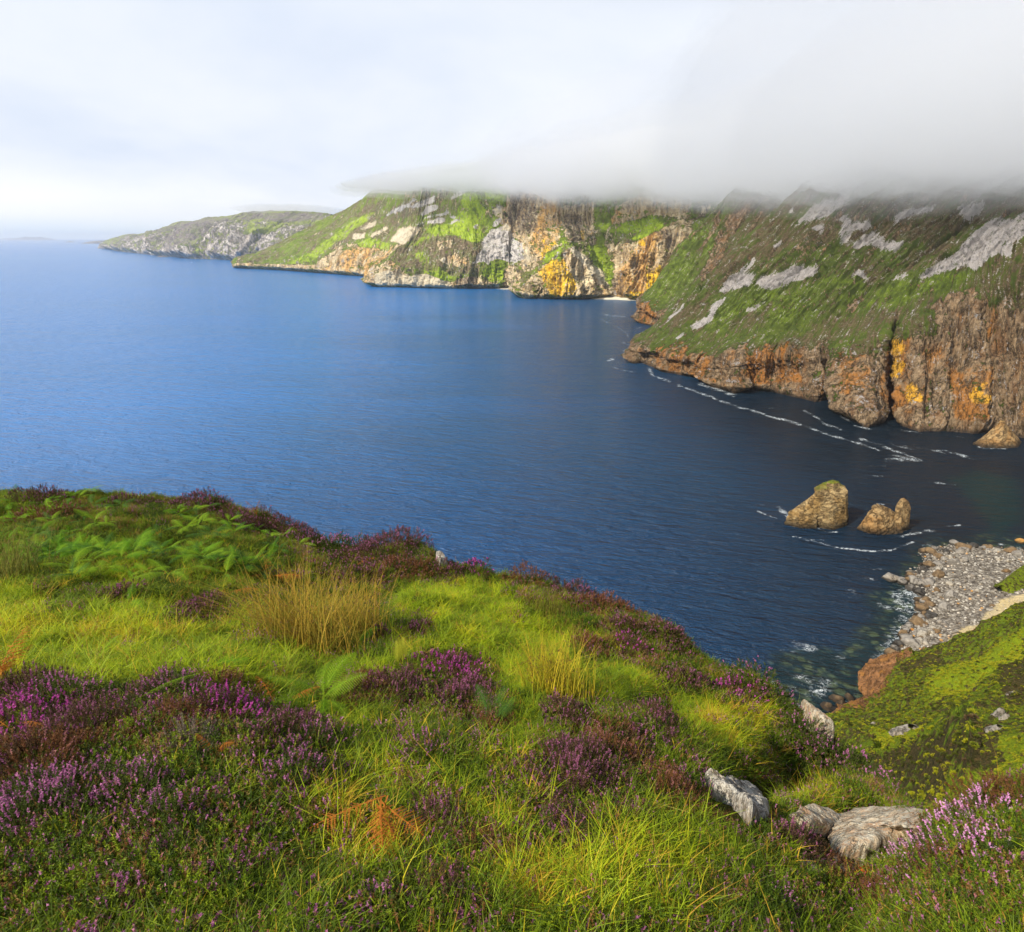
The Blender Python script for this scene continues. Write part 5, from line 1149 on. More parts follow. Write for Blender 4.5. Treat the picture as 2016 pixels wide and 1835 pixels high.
# ---- where things grow, read off the photograph: (x, y, half width, half height, flower tone, density, label)
HEATHER = [
    (60, 1372, 75, 26, 'dusk', 0.5, 'dull purple heather clump below the orange dead fern at the left edge'),
    (130, 1390, 60, 24, 'pink', 0.8, 'pink flowering heather clump right of the dead fern at the left edge'),
    (45, 1440, 80, 45, 'magenta', 1.0, 'vivid magenta heather filling the left edge at mid height'),
    (180, 1455, 85, 42, 'dusk', 0.7, 'dark heather with sparse purple bells right of the vivid magenta one at the left edge'),
    (60, 1520, 95, 38, 'brown', 0.4, 'brown heather with few flowers between the magenta heather and the pink band'),
    (90, 1590, 130, 36, 'pink', 1.0, 'upper half of the dense pink heather band at the left edge'),
    (70, 1655, 120, 38, 'pink', 1.0, 'lower half of the dense pink heather band at the left edge'),
    (270, 1592, 85, 34, 'pink', 0.95, 'pink heather forming the right end of the dense band at left'),
    (320, 1650, 95, 36, 'pink', 0.6, 'green heather dotted pink below the right end of the dense band'),
    (345, 1372, 70, 30, 'pink', 1.0, 'pale pink heather dome above the single bright fern frond at left'),
    (440, 1368, 45, 26, 'brown', 0.3, 'brown heather hump right of the pale pink dome'),
    (440, 1425, 75, 42, 'magenta', 1.0, 'brightest magenta heather right of the single fern frond'),
    (340, 1440, 60, 34, 'brown', 0.4, 'dull brown heather under the single bright fern frond'),
    (390, 1480, 52, 28, 'grey', 0.0, 'grey dead heather twigs below the brightest magenta heather'),
    (560, 1455, 70, 26, 'dusk', 0.8, 'purplish heather mat right of the brightest magenta heather'),
    (620, 1478, 48, 30, 'pink', 0.9, 'pink heather left of the grassy strip in the centre left'),
    (590, 1543, 72, 30, 'pink', 0.9, 'upright pink heather sprigs above the yellow dry grass'),
    (705, 1375, 48, 20, 'brown', 0.2, 'dark brown bare heather left of the round purple heather'),
    (885, 1335, 62, 34, 'magenta', 0.9, 'round purple heather with a magenta heart in the centre'),
    (905, 1392, 62, 36, 'dusk', 1.0, 'lower purple heather dome just under the magenta-hearted one'),
    (790, 1375, 65, 28, 'dusk', 0.8, 'low dusky heather left of the two round domes in the centre'),
    (400, 1218, 55, 30, 'dusk', 0.9, 'mauve heather at the left foot of the big rush tussock'),
    (760, 1090, 85, 30, 'dusk', 1.0, 'large dusky heather hump on the brow above the big rush tussock'),
    (790, 1128, 60, 26, 'brown', 0.4, 'brown underside heather below the large hump on the brow'),
    (655, 1092, 62, 24, 'pink', 1.0, 'pink heather on the brow left of the large dusky hump'),
    (690, 1140, 55, 20, 'dusk', 0.6, 'dim heather below the pink heather on the brow'),
    (560, 1052, 60, 20, 'dusk', 0.9, 'mauve heather on the brow where the skyline starts to fall'),
    (490, 1040, 50, 20, 'dusk', 0.9, 'dusky heather among the ferns under the falling skyline'),
    (390, 1000, 55, 14, 'dusk', 1.0, 'mauve heather on the skyline among the ferns'),
    (250, 998, 55, 14, 'dusk', 0.9, 'dusky heather between the skyline ferns at upper left'),
    (110, 1025, 55, 16, 'brown', 0.7, 'rusty heather among the ferns at upper left'),
    (90, 985, 40, 10, 'dusk', 0.8, 'mauve heather tip on the skyline near the left edge'),
    (235, 1185, 26, 14, 'dusk', 0.9, 'tiny mauve heather tuft in the fern bed'),
    (940, 1117, 26, 13, 'magenta', 1.0, 'small bright magenta heather on the brow right of the pale stone'),
    (885, 1128, 30, 16, 'dusk', 0.7, 'small dusky heather on the brow between stone and magenta tuft'),
    (1035, 1140, 40, 16, 'brown', 0.5, 'rusty heather on the brow right of the small magenta tuft'),
    (1150, 1168, 60, 18, 'dusk', 0.8, 'long dusky heather on the brow above the middle rush tussock'),
    (1195, 1205, 70, 24, 'brown', 0.6, 'brown heather behind the brow, right of the middle rush tussock'),
    (1230, 1248, 52, 28, 'dusk', 0.8, 'dark mauve heather clump under the brow, right of the yellow rushes'),
    (1325, 1262, 32, 24, 'dusk', 0.8, 'bristly heather clump standing on the brow at centre right'),
    (1240, 1292, 46, 20, 'magenta', 0.7, 'heather with a bright pink top in the middle of the right slope'),
    (1160, 1285, 40, 22, 'brown', 0.6, 'faded heather right of the yellow rush tussock'),
    (1340, 1345, 55, 28, 'dusk', 0.9, 'mauve heather on the right slope below the bristly clump'),
    (1445, 1372, 45, 18, 'magenta', 0.9, 'pinkish red heather below the brow on the right slope'),
    (1510, 1368, 60, 22, 'pink', 0.9, 'pink heather along the brow above the white-foamed shallows'),
    (1290, 1425, 52, 48, 'dusk', 0.9, 'tall purple heather left of the golden grass'),
    (1115, 1408, 38, 44, 'dusk', 1.0, 'upright purple heather below the yellow rush tussock'),
    (1215, 1450, 34, 20, 'brown', 0.7, 'small faded heather between the two upright purple ones'),
    (1245, 1475, 32, 28, 'dusk', 0.8, 'small purple heather under the tall one left of the golden grass'),
    (1130, 1550, 82, 56, 'dusk', 1.0, 'broad purple heather below the long yellow stalk'),
    (1195, 1490, 56, 24, 'brown', 0.6, 'faded pinkish heather crossed by the long yellow stalk'),
    (1090, 1650, 60, 30, 'dusk', 0.6, 'dim purple heather below the broad purple one'),
    (1330, 1580, 60, 22, 'brown', 0.7, 'mixed brown heather above and left of the streaked rock'),
    (1600, 1470, 55, 40, 'pink', 0.7, 'sparse pink heather beside the pale rock on the brow'),
    (1660, 1520, 50, 34, 'pink', 0.6, 'pink heather on the slope right of the dark hollow'),
    (1735, 1550, 30, 30, 'pink', 0.8, 'last pink heather at the right foot of the brow'),
    (1560, 1672, 42, 16, 'dusk', 0.8, 'reddish purple heather in front of the slab, left of its lower end'),
    (1900, 1625, 46, 28, 'pale', 1.5, 'upper pale pink heather cluster, brightest at the lower right'),
    (1915, 1692, 46, 28, 'pale', 1.4, 'lower pale pink heather cluster right of the slab'),
    (1990, 1590, 50, 60, 'brown', 0.1, 'dark red-brown heather at the right edge'),
    (1735, 1785, 52, 30, 'brown', 0.0, 'dense bare brown twigs below the slab'),
    (1825, 1735, 50, 28, 'brown', 0.1, 'rust brown heather below the right tip of the slab'),
    (740, 1810, 26, 18, 'pink', 0.5, 'small pink sprig near the bottom, left of centre'),
    (220, 1790, 30, 20, 'pink', 0.5, 'small pink tuft in the bottom left corner'),
    (880, 1800, 60, 30, 'dusk', 0.5, 'thin mauve heather at the bottom, left of centre'),
    (960, 1700, 48, 24, 'brown', 0.4, 'brownish heather in the centre of the bottom grass'),
    (850, 1640, 46, 34, 'dusk', 0.7, 'mauve heather right of the hanging orange fern'),
    (825, 1490, 34, 16, 'pink', 0.8, 'small pink heather in the grass above the hanging orange fern'),
    (960, 1440, 36, 26, 'brown', 0.4, 'brown heather right of the centre domes beside a fern'),
    (820, 1250, 28, 10, 'dusk', 0.9, 'low mauve heather right of the big rush tussock'),
    (750, 1260, 30, 12, 'dusk', 0.9, 'low mauve heather at the right foot of the big rush tussock'),
]
hm = ell([(h[0], h[1], h[2], h[3]) for h in HEATHER])
SHRUB = ell([(160, 1740, 230, 60), (420, 1620, 120, 60, .8), (380, 1760, 140, 60), (30, 1800, 120, 60), (1900, 1780, 180, 90), (1640, 1790, 110, 50), (1500, 1810, 60, 40, .7), (2000, 1700, 60, 80), (250, 1520, 150, 40, .8), (460, 1500, 90, 40, .8), (150, 1410, 110, 40, .6), (700, 1090, 170, 45, .9),
              (280, 1020, 260, 40, .8), (1180, 1215, 130, 45, .8), (1330, 1290, 90, 60, .8), (1500, 1450, 80, 40, .4), (1560, 1520, 90, 60, .8), (1640, 1440, 60, 50), (1700, 1540, 60, 70), (1420, 1350, 140, 35, .7), (880, 1370, 120, 70, .7), (1130, 1590, 130, 80, .5), (1500, 1640, 60, 30, .6), (600, 1640, 60, 60, .4), (820, 1560, 50, 30, .4), (980, 1560, 60, 60, .4), (1780, 1640, 80, 50)])
LIME = ell([(150, 1300, 260, 70), (330, 1230, 200, 45, .8), (20, 1210, 70, 60), (480, 1330, 200, 45, .8), (900, 1190, 120, 50), (960, 1270, 170, 60), (1120, 1240, 110, 60, .9), (1220, 1350, 80, 40, .9), (1350, 1420, 60, 60, .7), (780, 1330, 90, 30, .8), (1060, 1330, 90, 40), (230, 1130, 80, 30, .8), (1000, 1430, 60, 60, .6), (700, 1520, 90, 40, .7), (1280, 1680, 120, 80, .4), (680, 1420, 80, 40, .6), (1080, 1780, 160, 60, .5)])
GOLD = ell([(1450, 1430, 60, 60), (1480, 1400, 40, 30), (640, 1600, 60, 50), (700, 1700, 70, 50), (770, 1560, 60, 40, .7), (1010, 1600, 80, 120, .6), (1250, 1720, 160, 60, .7), (1060, 1760, 80, 60, .8), (150, 1240, 200, 30, .4), (600, 1240, 150, 40, .4), (1380, 1610, 60, 30, .5), (1590, 1560, 60, 30, .6), (1290, 1800, 120, 60, .5), (880, 1610, 60, 70, .5)])
FERNZ = ell([(120, 1070, 240, 90), (380, 1090, 200, 80), (330, 1190, 130, 40, .7)])
STONES = ell([(1710, 1655, 170, 62), (1610, 1625, 80, 24), (1640, 1712, 90, 34), (1452, 1592, 82, 60), (1605, 1432, 34, 40), (868, 1106, 18, 16)], 0.2)
DRYH = ell([(1545, 1510, 85, 40), (1640, 1560, 50, 30, .6), (780, 1700, 40, 40, .8), (1520, 1700, 50, 30, .5)])

# ---------------------------------------------------------------- plant materials
def leaf_mat(name, tints, attr_typ='INSTANCER', rough=0.55, trans=0.35, sat_noise=True):
    m, N = new_mat(name)
    t = N.attr('tone', attr_typ, 2); 
    P = N.n('ShaderNodeNewGeometry')
    rnd = P.outputs['Random Per Island'] if 'Random Per Island' in P.outputs else 0.5
    f = N.m('ADD', t, N.m('MULTIPLY', N.m('SUBTRACT', rnd, 0.5), 0.16))
    c = N.ramp(f, tints)
    d = N.n('ShaderNodeBsdfPrincipled', {'Base Color': c, 'Roughness': rough, 'Specular IOR Level': 0.25})
    tr = N.n('ShaderNodeBsdfTranslucent', {'Color': N.mix(0.5, c, (0.5, 0.62, 0.03), 'MULTIPLY') if False else c})
    mx = N.n('ShaderNodeMixShader', {0: trans, 1: d.outputs[0], 2: tr.outputs[0]})
    N.n('ShaderNodeOutputMaterial', {0: mx.outputs[0]}); return m
GRASS_T = [(0.0, (0.060, 0.095, 0.006)), (0.25, (0.18, 0.26, 0.008)), (0.48, (0.38, 0.50, 0.010)), (0.64, (0.62, 0.62, 0.015)), (0.80, (0.68, 0.46, 0.03)), (1.0, (0.48, 0.25, 0.04))]
grass_mat = leaf_mat('grass_blades', GRASS_T)
shrub_mat = leaf_mat('low_shrub', [(0.0, (0.035, 0.060, 0.008)), (0.30, (0.10, 0.175, 0.009)), (0.58, (0.31, 0.40, 0.013)), (0.70, (0.20, 0.12, 0.035)), (0.85, (0.30, 0.12, 0.035)), (1.0, (0.40, 0.26, 0.09))], trans=0.2)
def flat_mat(name, c1, c2, scale=30, trans=0.2, rough=0.7):
    m, N = new_mat(name)
    P = N.n('ShaderNodeTexCoord').outputs['Object']; g = N.n('ShaderNodeNewGeometry')
    c = N.mix(N.m('ADD', N.m('MULTIPLY', g.outputs['Random Per Island'], 0.7), N.m('MULTIPLY', N.noise(P, scale, 3), 0.4), clamp=True), c1, c2)
    d = N.n('ShaderNodeBsdfPrincipled', {'Base Color': c, 'Roughness': rough, 'Specular IOR Level': 0.2}); tr = N.n('ShaderNodeBsdfTranslucent', {'Color': c})
    N.n('ShaderNodeOutputMaterial', {0: N.n('ShaderNodeMixShader', {0: trans, 1: d.outputs[0], 2: tr.outputs[0]}).outputs[0]}); return m

# ---------------------------------------------------------------- plant shapes (numpy triangles)
def blade(r, h, wd, lean, az, seg=4, base=(0, 0), droop=1.0):
    """curved tapering blade as quads -> tris"""
    t = np.linspace(0, 1, seg + 1); dr = np.array([math.cos(az), math.sin(az)]); sd = np.array([-dr[1], dr[0]])
    out = lean * h * t ** 1.8; up = h * (t - 0.32 * lean * droop * t ** 2.6)
    c = np.stack([base[0] + dr[0] * out, base[1] + dr[1] * out, up], 1)
    ww = wd * (1 - t ** 1.6) * 0.5; s3 = np.array([sd[0], sd[1], 0])
    L_ = c - s3 * ww[:, None]; R_ = c + s3 * ww[:, None]
    V = np.empty((2 * seg + 1, 3)); V[0:2 * seg:2] = L_[:-1]; V[1:2 * seg:2] = R_[:-1]; V[-1] = c[-1]
    F = []
    for k in range(seg - 1): a = 2 * k; F += [(a, a + 1, a + 3), (a, a + 3, a + 2)]
    F.append((2 * seg - 2, 2 * seg - 1, 2 * seg)); return V, np.array(F)
class Acc:
    def __init__(s): s.v, s.f, s.m, s.n = [], [], [], 0
    def add(s, V, F, mi=0):
        s.v.append(V); s.f.append(F + s.n); s.m.append(np.full(len(F), mi)); s.n += len(V)
    def out(s): return np.vstack(s.v), np.vstack(s.f), np.concatenate(s.m)
def raw_mesh(name, V, F, mats, mi=None, smooth=False):
    me = bpy.data.meshes.new(name); V = V.astype(np.float32); F = F.astype(np.int32)
    me.vertices.add(len(V)); me.vertices.foreach_set('co', V.ravel()); m = len(F)
    me.loops.add(3 * m); me.loops.foreach_set('vertex_index', F.ravel()); me.polygons.add(m)
    me.polygons.foreach_set('loop_start', np.arange(0, 3 * m, 3, dtype=np.int32)); me.polygons.foreach_set('loop_total', np.full(m, 3, dtype=np.int32))
    for k in mats: me.materials.append(k)
    if mi is not None: me.polygons.foreach_set('material_index', mi.astype(np.int32))
    me.polygons.foreach_set('use_smooth', np.full(m, smooth, bool)); me.update(calc_edges=True); return me
def grass_clump(seed, n, h, wd, lean, spread):
    r = np.random.default_rng(seed); A = Acc()
    for _ in range(n):
        V, F = blade(r, h * r.uniform(.45, 1.1), wd * r.uniform(.7, 1.3), lean * r.uniform(.3, 1.5), r.uniform(0, 6.28), 4, (r.normal(0, spread), r.normal(0, spread))); A.add(V, F)
    return A
def sprig(r, h, leaf, nl, base, az, lean, A, fl=0.0, lm=0, fm=1, fsz=1.0):
    """heather shoot: twig with small scale leaves and, up its top, flower bells"""
    dr = np.array([math.cos(az), math.sin(az), 0]); tip = np.array(base) + dr * lean * h + np.array([0, 0, h * math.sqrt(max(0.05, 1 - lean * lean * .6))])
    b = np.array(base, float)
    s = np.cross(dr, (0, 0, 1)) * leaf * 0.10
    A.add(np.array([b - s, b + s, tip]), np.array([[0, 1, 2]]), lm)
    t = r.uniform(0.12, 1.0, nl); c = b + (tip - b) * t[:, None]
    d = r.normal(size=(nl, 3)); d[:, 2] = np.abs(d[:, 2]) * 0.9 + 0.1; d /= np.linalg.norm(d, axis=1)[:, None]
    q = r.normal(size=(nl, 3)); q = np.cross(d, q); q /= np.linalg.norm(q, axis=1)[:, None] + 1e-6
    isf = (t > 1 - fl) & (r.random(nl) < 0.92) if fl > 0 else np.zeros(nl, bool)
    ln = np.where(isf, leaf * 0.72 * fsz, leaf)[:, None] * r.uniform(.7, 1.2, (nl, 1)); wd = np.where(isf, leaf * 0.60 * fsz, leaf * 0.30)[:, None]
    V = np.stack([c - q * wd * .5, c + q * wd * .5, c + d * ln + q * wd * 0.2, ], 1).reshape(-1, 3)
    F = np.arange(3 * nl).reshape(-1, 3)
    A.add(V[np.repeat(~isf, 3)], np.arange(3 * (~isf).sum()).reshape(-1, 3), lm) if (~isf).any() else None
    if isf.any(): A.add(V[np.repeat(isf, 3)], np.arange(3 * isf.sum()).reshape(-1, 3), fm)
def sow(name, label, objs, weights_map, count, tone_fn, scale_rng, seed, lean_w=0.12, align=0.5, up=0.0):
    """stuff: points over the ground, each carrying one clump (geometry nodes)"""
    r = np.random.default_rng(seed)
    W = (AREA * VIS * weights_map)[:GR - 1, :GC - 1].ravel(); W = W / W.sum()
    idx = r.choice(len(W), count, p=W); ri, ci = np.divmod(idx, GC - 1); u, v = r.random(count), r.random(count)
    P = G[ri, ci] * ((1 - u) * (1 - v))[:, None] + G[ri + 1, ci] * (u * (1 - v))[:, None] + G[ri, ci + 1] * ((1 - u) * v)[:, None] + G[ri + 1, ci + 1] * (u * v)[:, None]
    nrm = _gn[ri, ci]; P = P + nrm * up
    tone = tone_fn(ri, ci, r)
    rot = np.stack([-nrm[:, 1] * align + r.normal(0, lean_w, count), nrm[:, 0] * align + r.normal(0, lean_w, count), r.uniform(0, 6.28, count)], 1)
    # far plants a little bigger so that they still cover
    sc = r.uniform(*scale_rng, count) 
    me = bpy.data.meshes.new(name); me.vertices.add(count); me.vertices.foreach_set('co', P.astype(np.float32).ravel())
    a = me.attributes.new('rot', 'FLOAT_VECTOR', 'POINT'); a.data.foreach_set('vector', rot.astype(np.float32).ravel())
    a = me.attributes.new('size', 'FLOAT', 'POINT'); a.data.foreach_set('value', sc.astype(np.float32))
    a = me.attributes.new('tone', 'FLOAT', 'POINT'); a.data.foreach_set('value', tone.astype(np.float32))
    a = me.attributes.new('pick', 'INT', 'POINT'); a.data.foreach_set('value', r.integers(0, len(objs), count).astype(np.int32))
    return gn_stuff(name, label, me, objs)
def gn_stuff(name, label, me, objs):
    col = bpy.data.collections.new(name + '_clumps')
    for k, mh in enumerate(objs): o = bpy.data.objects.new('%s_clump_%02d' % (name, k), mh); col.objects.link(o)
    ob = link(bpy.data.objects.new(name, me)); ob['label'] = label; kind(ob, 'stuff')
    gt = bpy.data.node_groups.new(name, 'GeometryNodeTree'); gt.interface.new_socket('Geometry', in_out='INPUT', socket_type='NodeSocketGeometry'); gt.interface.new_socket('Geometry', in_out='OUTPUT', socket_type='NodeSocketGeometry')
    nd = gt.nodes; gi = nd.new('NodeGroupInput'); go = nd.new('NodeGroupOutput'); ip = nd.new('GeometryNodeInstanceOnPoints'); ci_ = nd.new('GeometryNodeCollectionInfo')
    ci_.inputs['Collection'].default_value = col; ci_.inputs['Separate Children'].default_value = True; ci_.inputs['Reset Children'].default_value = True
    def na(n_, t_): k = nd.new('GeometryNodeInputNamedAttribute'); k.data_type = t_; k.inputs['Name'].default_value = n_; return k.outputs[0]
    L_ = gt.links.new; L_(gi.outputs[0], ip.inputs['Points']); L_(ci_.outputs[0], ip.inputs['Instance']); ip.inputs['Pick Instance'].default_value = True
    L_(na('pick', 'INT'), ip.inputs['Instance Index']); L_(na('size', 'FLOAT'), ip.inputs['Scale'])
    er = nd.new('FunctionNodeEulerToRotation'); L_(na('rot', 'FLOAT_VECTOR'), er.inputs[0]); L_(er.outputs[0], ip.inputs['Rotation']); L_(ip.outputs[0], go.inputs[0])
    mod = ob.modifiers.new('sow', 'NODES'); mod.node_group = gt
    return ob

TN = fbm(np.stack([CPX / 70, CPY / 40, CPX * 0], 2).reshape(-1, 3) + 31, 4, 0.6).reshape(CPX.shape)
def grass_tone(ri, ci, r):
    l, g = LIME[ri, ci], GOLD[ri, ci]; n = TN[ri, ci]
    t = 0.19 + 0.36 * n + 0.23 * l + 0.42 * g * (0.5 + 0.7 * r.random(len(ri))) - 0.10 * SHRUB[ri, ci] + r.normal(0, 0.10, len(ri))
    dry = r.random(len(ri)) < (0.07 + 0.20 * g + 0.35 * DRYH[ri, ci]); return np.clip(np.where(dry, r.uniform(0.72, 1.0, len(ri)), t), 0, 1)
def shrub_tone(ri, ci, r):
    n = TN[ri, ci]; return np.clip(0.30 + 0.9 * n + r.normal(0, .12, len(ri)) + np.where(r.random(len(ri)) < .30, .42, 0) + 0.25 * np.clip(LIME[ri, ci] - .3, 0, 1), 0, 1)
FARW = np.clip(G[:-1, :-1, 1] / 3.2, 0.0, 1.6)
dens_near = 1.0 / np.clip(G[:-1, :-1, 1] / 2.2, 0.8, 3.2)      # nearer ground shows every blade
heath_leaf = leaf_mat('heather_cover_leaf', [(0.0, (0.045, 0.040, 0.014)), (0.5, (0.10, 0.075, 0.022)), (0.8, (0.24, 0.10, 0.038)), (1.0, (0.32, 0.15, 0.05))], trans=.2)
heath_bell = leaf_mat('heather_cover_bell', [(0.0, (0.22, 0.07, 0.13)), (0.5, (0.42, 0.14, 0.28)), (0.8, (0.56, 0.22, 0.42)), (1.0, (0.50, 0.20, 0.18))], trans=.25)
def build_stuff():
    gm = np.clip(1.0 - 0.97 * hm - 0.72 * SHRUB, 0.02, 1) * (1 - STONES)
    short = [raw_mesh('short_grass', *grass_clump(s, 20, 0.070, 0.0036, 1.3, 0.028).out()[:2], [grass_mat]) for s in range(6)]
    longg = [raw_mesh('long_grass', *grass_clump(40 + s, 14, 0.15, 0.0042, 1.5, 0.030).out()[:2], [grass_mat]) for s in range(6)]
    sow('grass', 'short green and yellow grass covering the heath', short, gm * dens_near, 72000, grass_tone, (0.7, 1.5), 1, 0.25)
    sow('long_grass', 'longer lush grass leaning over the short turf', longg, gm ** 1.5 * (0.12 + LIME + 0.6 * GOLD) * dens_near * np.clip(G[:-1, :-1, 1] / 4.0, 0.15, 1), 13000, grass_tone, (0.6, 1.25), 2, 0.25)
    cl = []
    for s in range(6):
        r = np.random.default_rng(70 + s); A = Acc()
        for _ in range(8): sprig(r, r.uniform(.05, .10), 0.0100, 34, (r.normal(0, .028), r.normal(0, .028), 0), r.uniform(0, 6.28), r.uniform(.1, .7), A)
        V, F, M = A.out(); cl.append(raw_mesh('shrub_clump', V, F, [shrub_mat]))
    hs = []
    for s in range(6):
        r = np.random.default_rng(170 + s); A = Acc()
        for _ in range(9): sprig(r, r.uniform(.05, .095), 0.0105, 26, (r.normal(0, .034), r.normal(0, .034), 0), r.uniform(0, 6.28), r.uniform(.1, .7), A, r.uniform(.2, .6) if r.random() < .75 else 0.0, 0, 1)
        V, F, M = A.out(); hs.append(raw_mesh('heather_sprigs', V, F, [heath_leaf, heath_bell], M))
    hw = np.clip(0.10 + 1.3 * np.clip(TN - 0.02, 0, 1) + 0.25 * blur_grid(hm, *hm.shape, 25).reshape(hm.shape) + 0.16 * SHRUB - 0.35 * LIME - 0.5 * FERNZ, 0, 1.2) * (CPY > 1000)
    sow('heather_ground_cover', 'small dull purple and rust heather woven through the turf', hs, hw * (1 - STONES) * dens_near, 12000, lambda ri, ci, r: r.random(len(ri)), (0.7, 1.35), 5, 0.3)
    sow('ground_shrubs', 'dark green and rusty dwarf shrubs and moss between the grass', cl, (0.14 + SHRUB * 1.2 + 0.5 * hm + 0.10 * FERNZ) * (1 - STONES) * dens_near, 60000, shrub_tone, (0.6, 1.35), 3, 0.2)
build_stuff()

# ---------------------------------------------------------------- tufts on the hillside below
def build_hill_tufts():
    V, px, py, nr, nc, U, L, mask = HS
    r = np.random.default_rng(88)
    Gh = V.reshape(nr, nc, 3); e1 = Gh[1:, :-1] - Gh[:-1, :-1]; e2 = Gh[:-1, 1:] - Gh[:-1, :-1]
    area = np.linalg.norm(np.cross(e1, e2), axis=2); ok = ((px < 2080) & (L > 1.9) & (py < 1660)).reshape(nr, nc)[:-1, :-1]
    W = (area * ok / np.clip(Gh[:-1, :-1, 1] / 60, .6, 3)).ravel(); W /= W.sum(); n = 23000
    idx = r.choice(len(W), n, p=W); ri, ci = np.divmod(idx, nc - 1); P = Gh[ri, ci] + r.normal(0, .08, (n, 3)) * (1, 1, 0)
    mk = mask.reshape(nr, nc, 3)[ri, ci]; e = fbm(P / 5.5 + 3, 4, 0.65); e2_ = fbm(P / 1.7 + 9, 3, 0.6)
    dark = (0.35 * mk[:, 1] + e * 1.1 + e2_ * 1.6 - 0.24 * mk[:, 2] + 0.10) > 0.09
    tone = np.where(dark, 0.05 + 0.25 * r.random(n) + np.where(r.random(n) < .35, .55, 0), np.clip(0.50 + 0.13 * mk[:, 2] + e2_ * .3 + r.normal(0, .05, n), .35, .66))
    ball = []
    for s in range(6):
        q = np.random.default_rng(300 + s); A = Acc()
        for _ in range(170):
            d = q.normal(size=3); d[2] = abs(d[2]); d /= np.linalg.norm(d); c = d * q.uniform(.55, 1.0) * np.array([.5, .5, .34]); t = q.normal(size=3); t = np.cross(d, t); t /= np.linalg.norm(t)
            A.add(np.array([c - t * .05, c + t * .05, c + d * .17]), np.array([[0, 1, 2]]))
        Vv, F, M = A.out(); ball.append(raw_mesh('tuft', Vv, F, [tuft_mat]))
    me = bpy.data.meshes.new('turf_tufts'); me.vertices.add(n); me.vertices.foreach_set('co', P.astype(np.float32).ravel())
    for nm, t_, arr in (('size', 'FLOAT', r.uniform(.25, .85, n) * np.clip(P[:, 1] / 110, .45, 1.25)), ('tone', 'FLOAT', tone)):
        a = me.attributes.new(nm, t_, 'POINT'); a.data.foreach_set('value', arr.astype(np.float32))
    a = me.attributes.new('rot', 'FLOAT_VECTOR', 'POINT'); a.data.foreach_set('vector', np.stack([r.normal(0, .2, n) , r.normal(0, .2, n) + .3, r.uniform(0, 6.28, n)], 1).astype(np.float32).ravel())
    a = me.attributes.new('pick', 'INT', 'POINT'); a.data.foreach_set('value', r.integers(0, 6, n).astype(np.int32))
    gn_stuff('turf_tufts', 'heather and moss tufts covering the lower hillside on the right', me, ball)
tuft_mat = leaf_mat('moor_tufts', [(0.0, (0.045, 0.050, 0.012)), (0.25, (0.080, 0.088, 0.012)), (0.38, (0.11, 0.15, 0.010)), (0.50, (0.26, 0.265, 0.012)), (0.66, (0.46, 0.45, 0.014)), (0.76, (0.10, 0.065, 0.028)), (1.0, (0.17, 0.095, 0.05))], trans=.2)
build_hill_tufts()

# ---------------------------------------------------------------- heather bushes, each patch a plant of its own
HM = {
    'leaf_dusk': flat_mat('heather_leaf_dusk', (0.050, 0.042, 0.016), (0.15, 0.078, 0.045)), 'leaf_pink': flat_mat('heather_leaf_green', (0.035, 0.065, 0.010), (0.10, 0.125, 0.020)),
    'leaf_brown': flat_mat('heather_leaf_brown', (0.070, 0.038, 0.016), (0.27, 0.11, 0.042)), 'leaf_grey': flat_mat('heather_twig_grey', (0.10, 0.08, 0.055), (0.26, 0.21, 0.15)),
    'fl_dusk': flat_mat('heather_bell_mauve', (0.24, 0.070, 0.14), (0.46, 0.17, 0.30), trans=.3), 'fl_pink': flat_mat('heather_bell_pink', (0.36, 0.095, 0.25), (0.68, 0.27, 0.50), trans=.3),
    'fl_magenta': flat_mat('heather_bell_magenta', (0.38, 0.05, 0.30), (0.78, 0.14, 0.55), trans=.3), 'fl_pale': flat_mat('heather_bell_pale', (0.75, 0.25, 0.62), (0.98, 0.58, 0.86), trans=.3),
    'fl_brown': flat_mat('heather_bell_faded', (0.28, 0.10, 0.09), (0.46, 0.22, 0.20), trans=.3)}
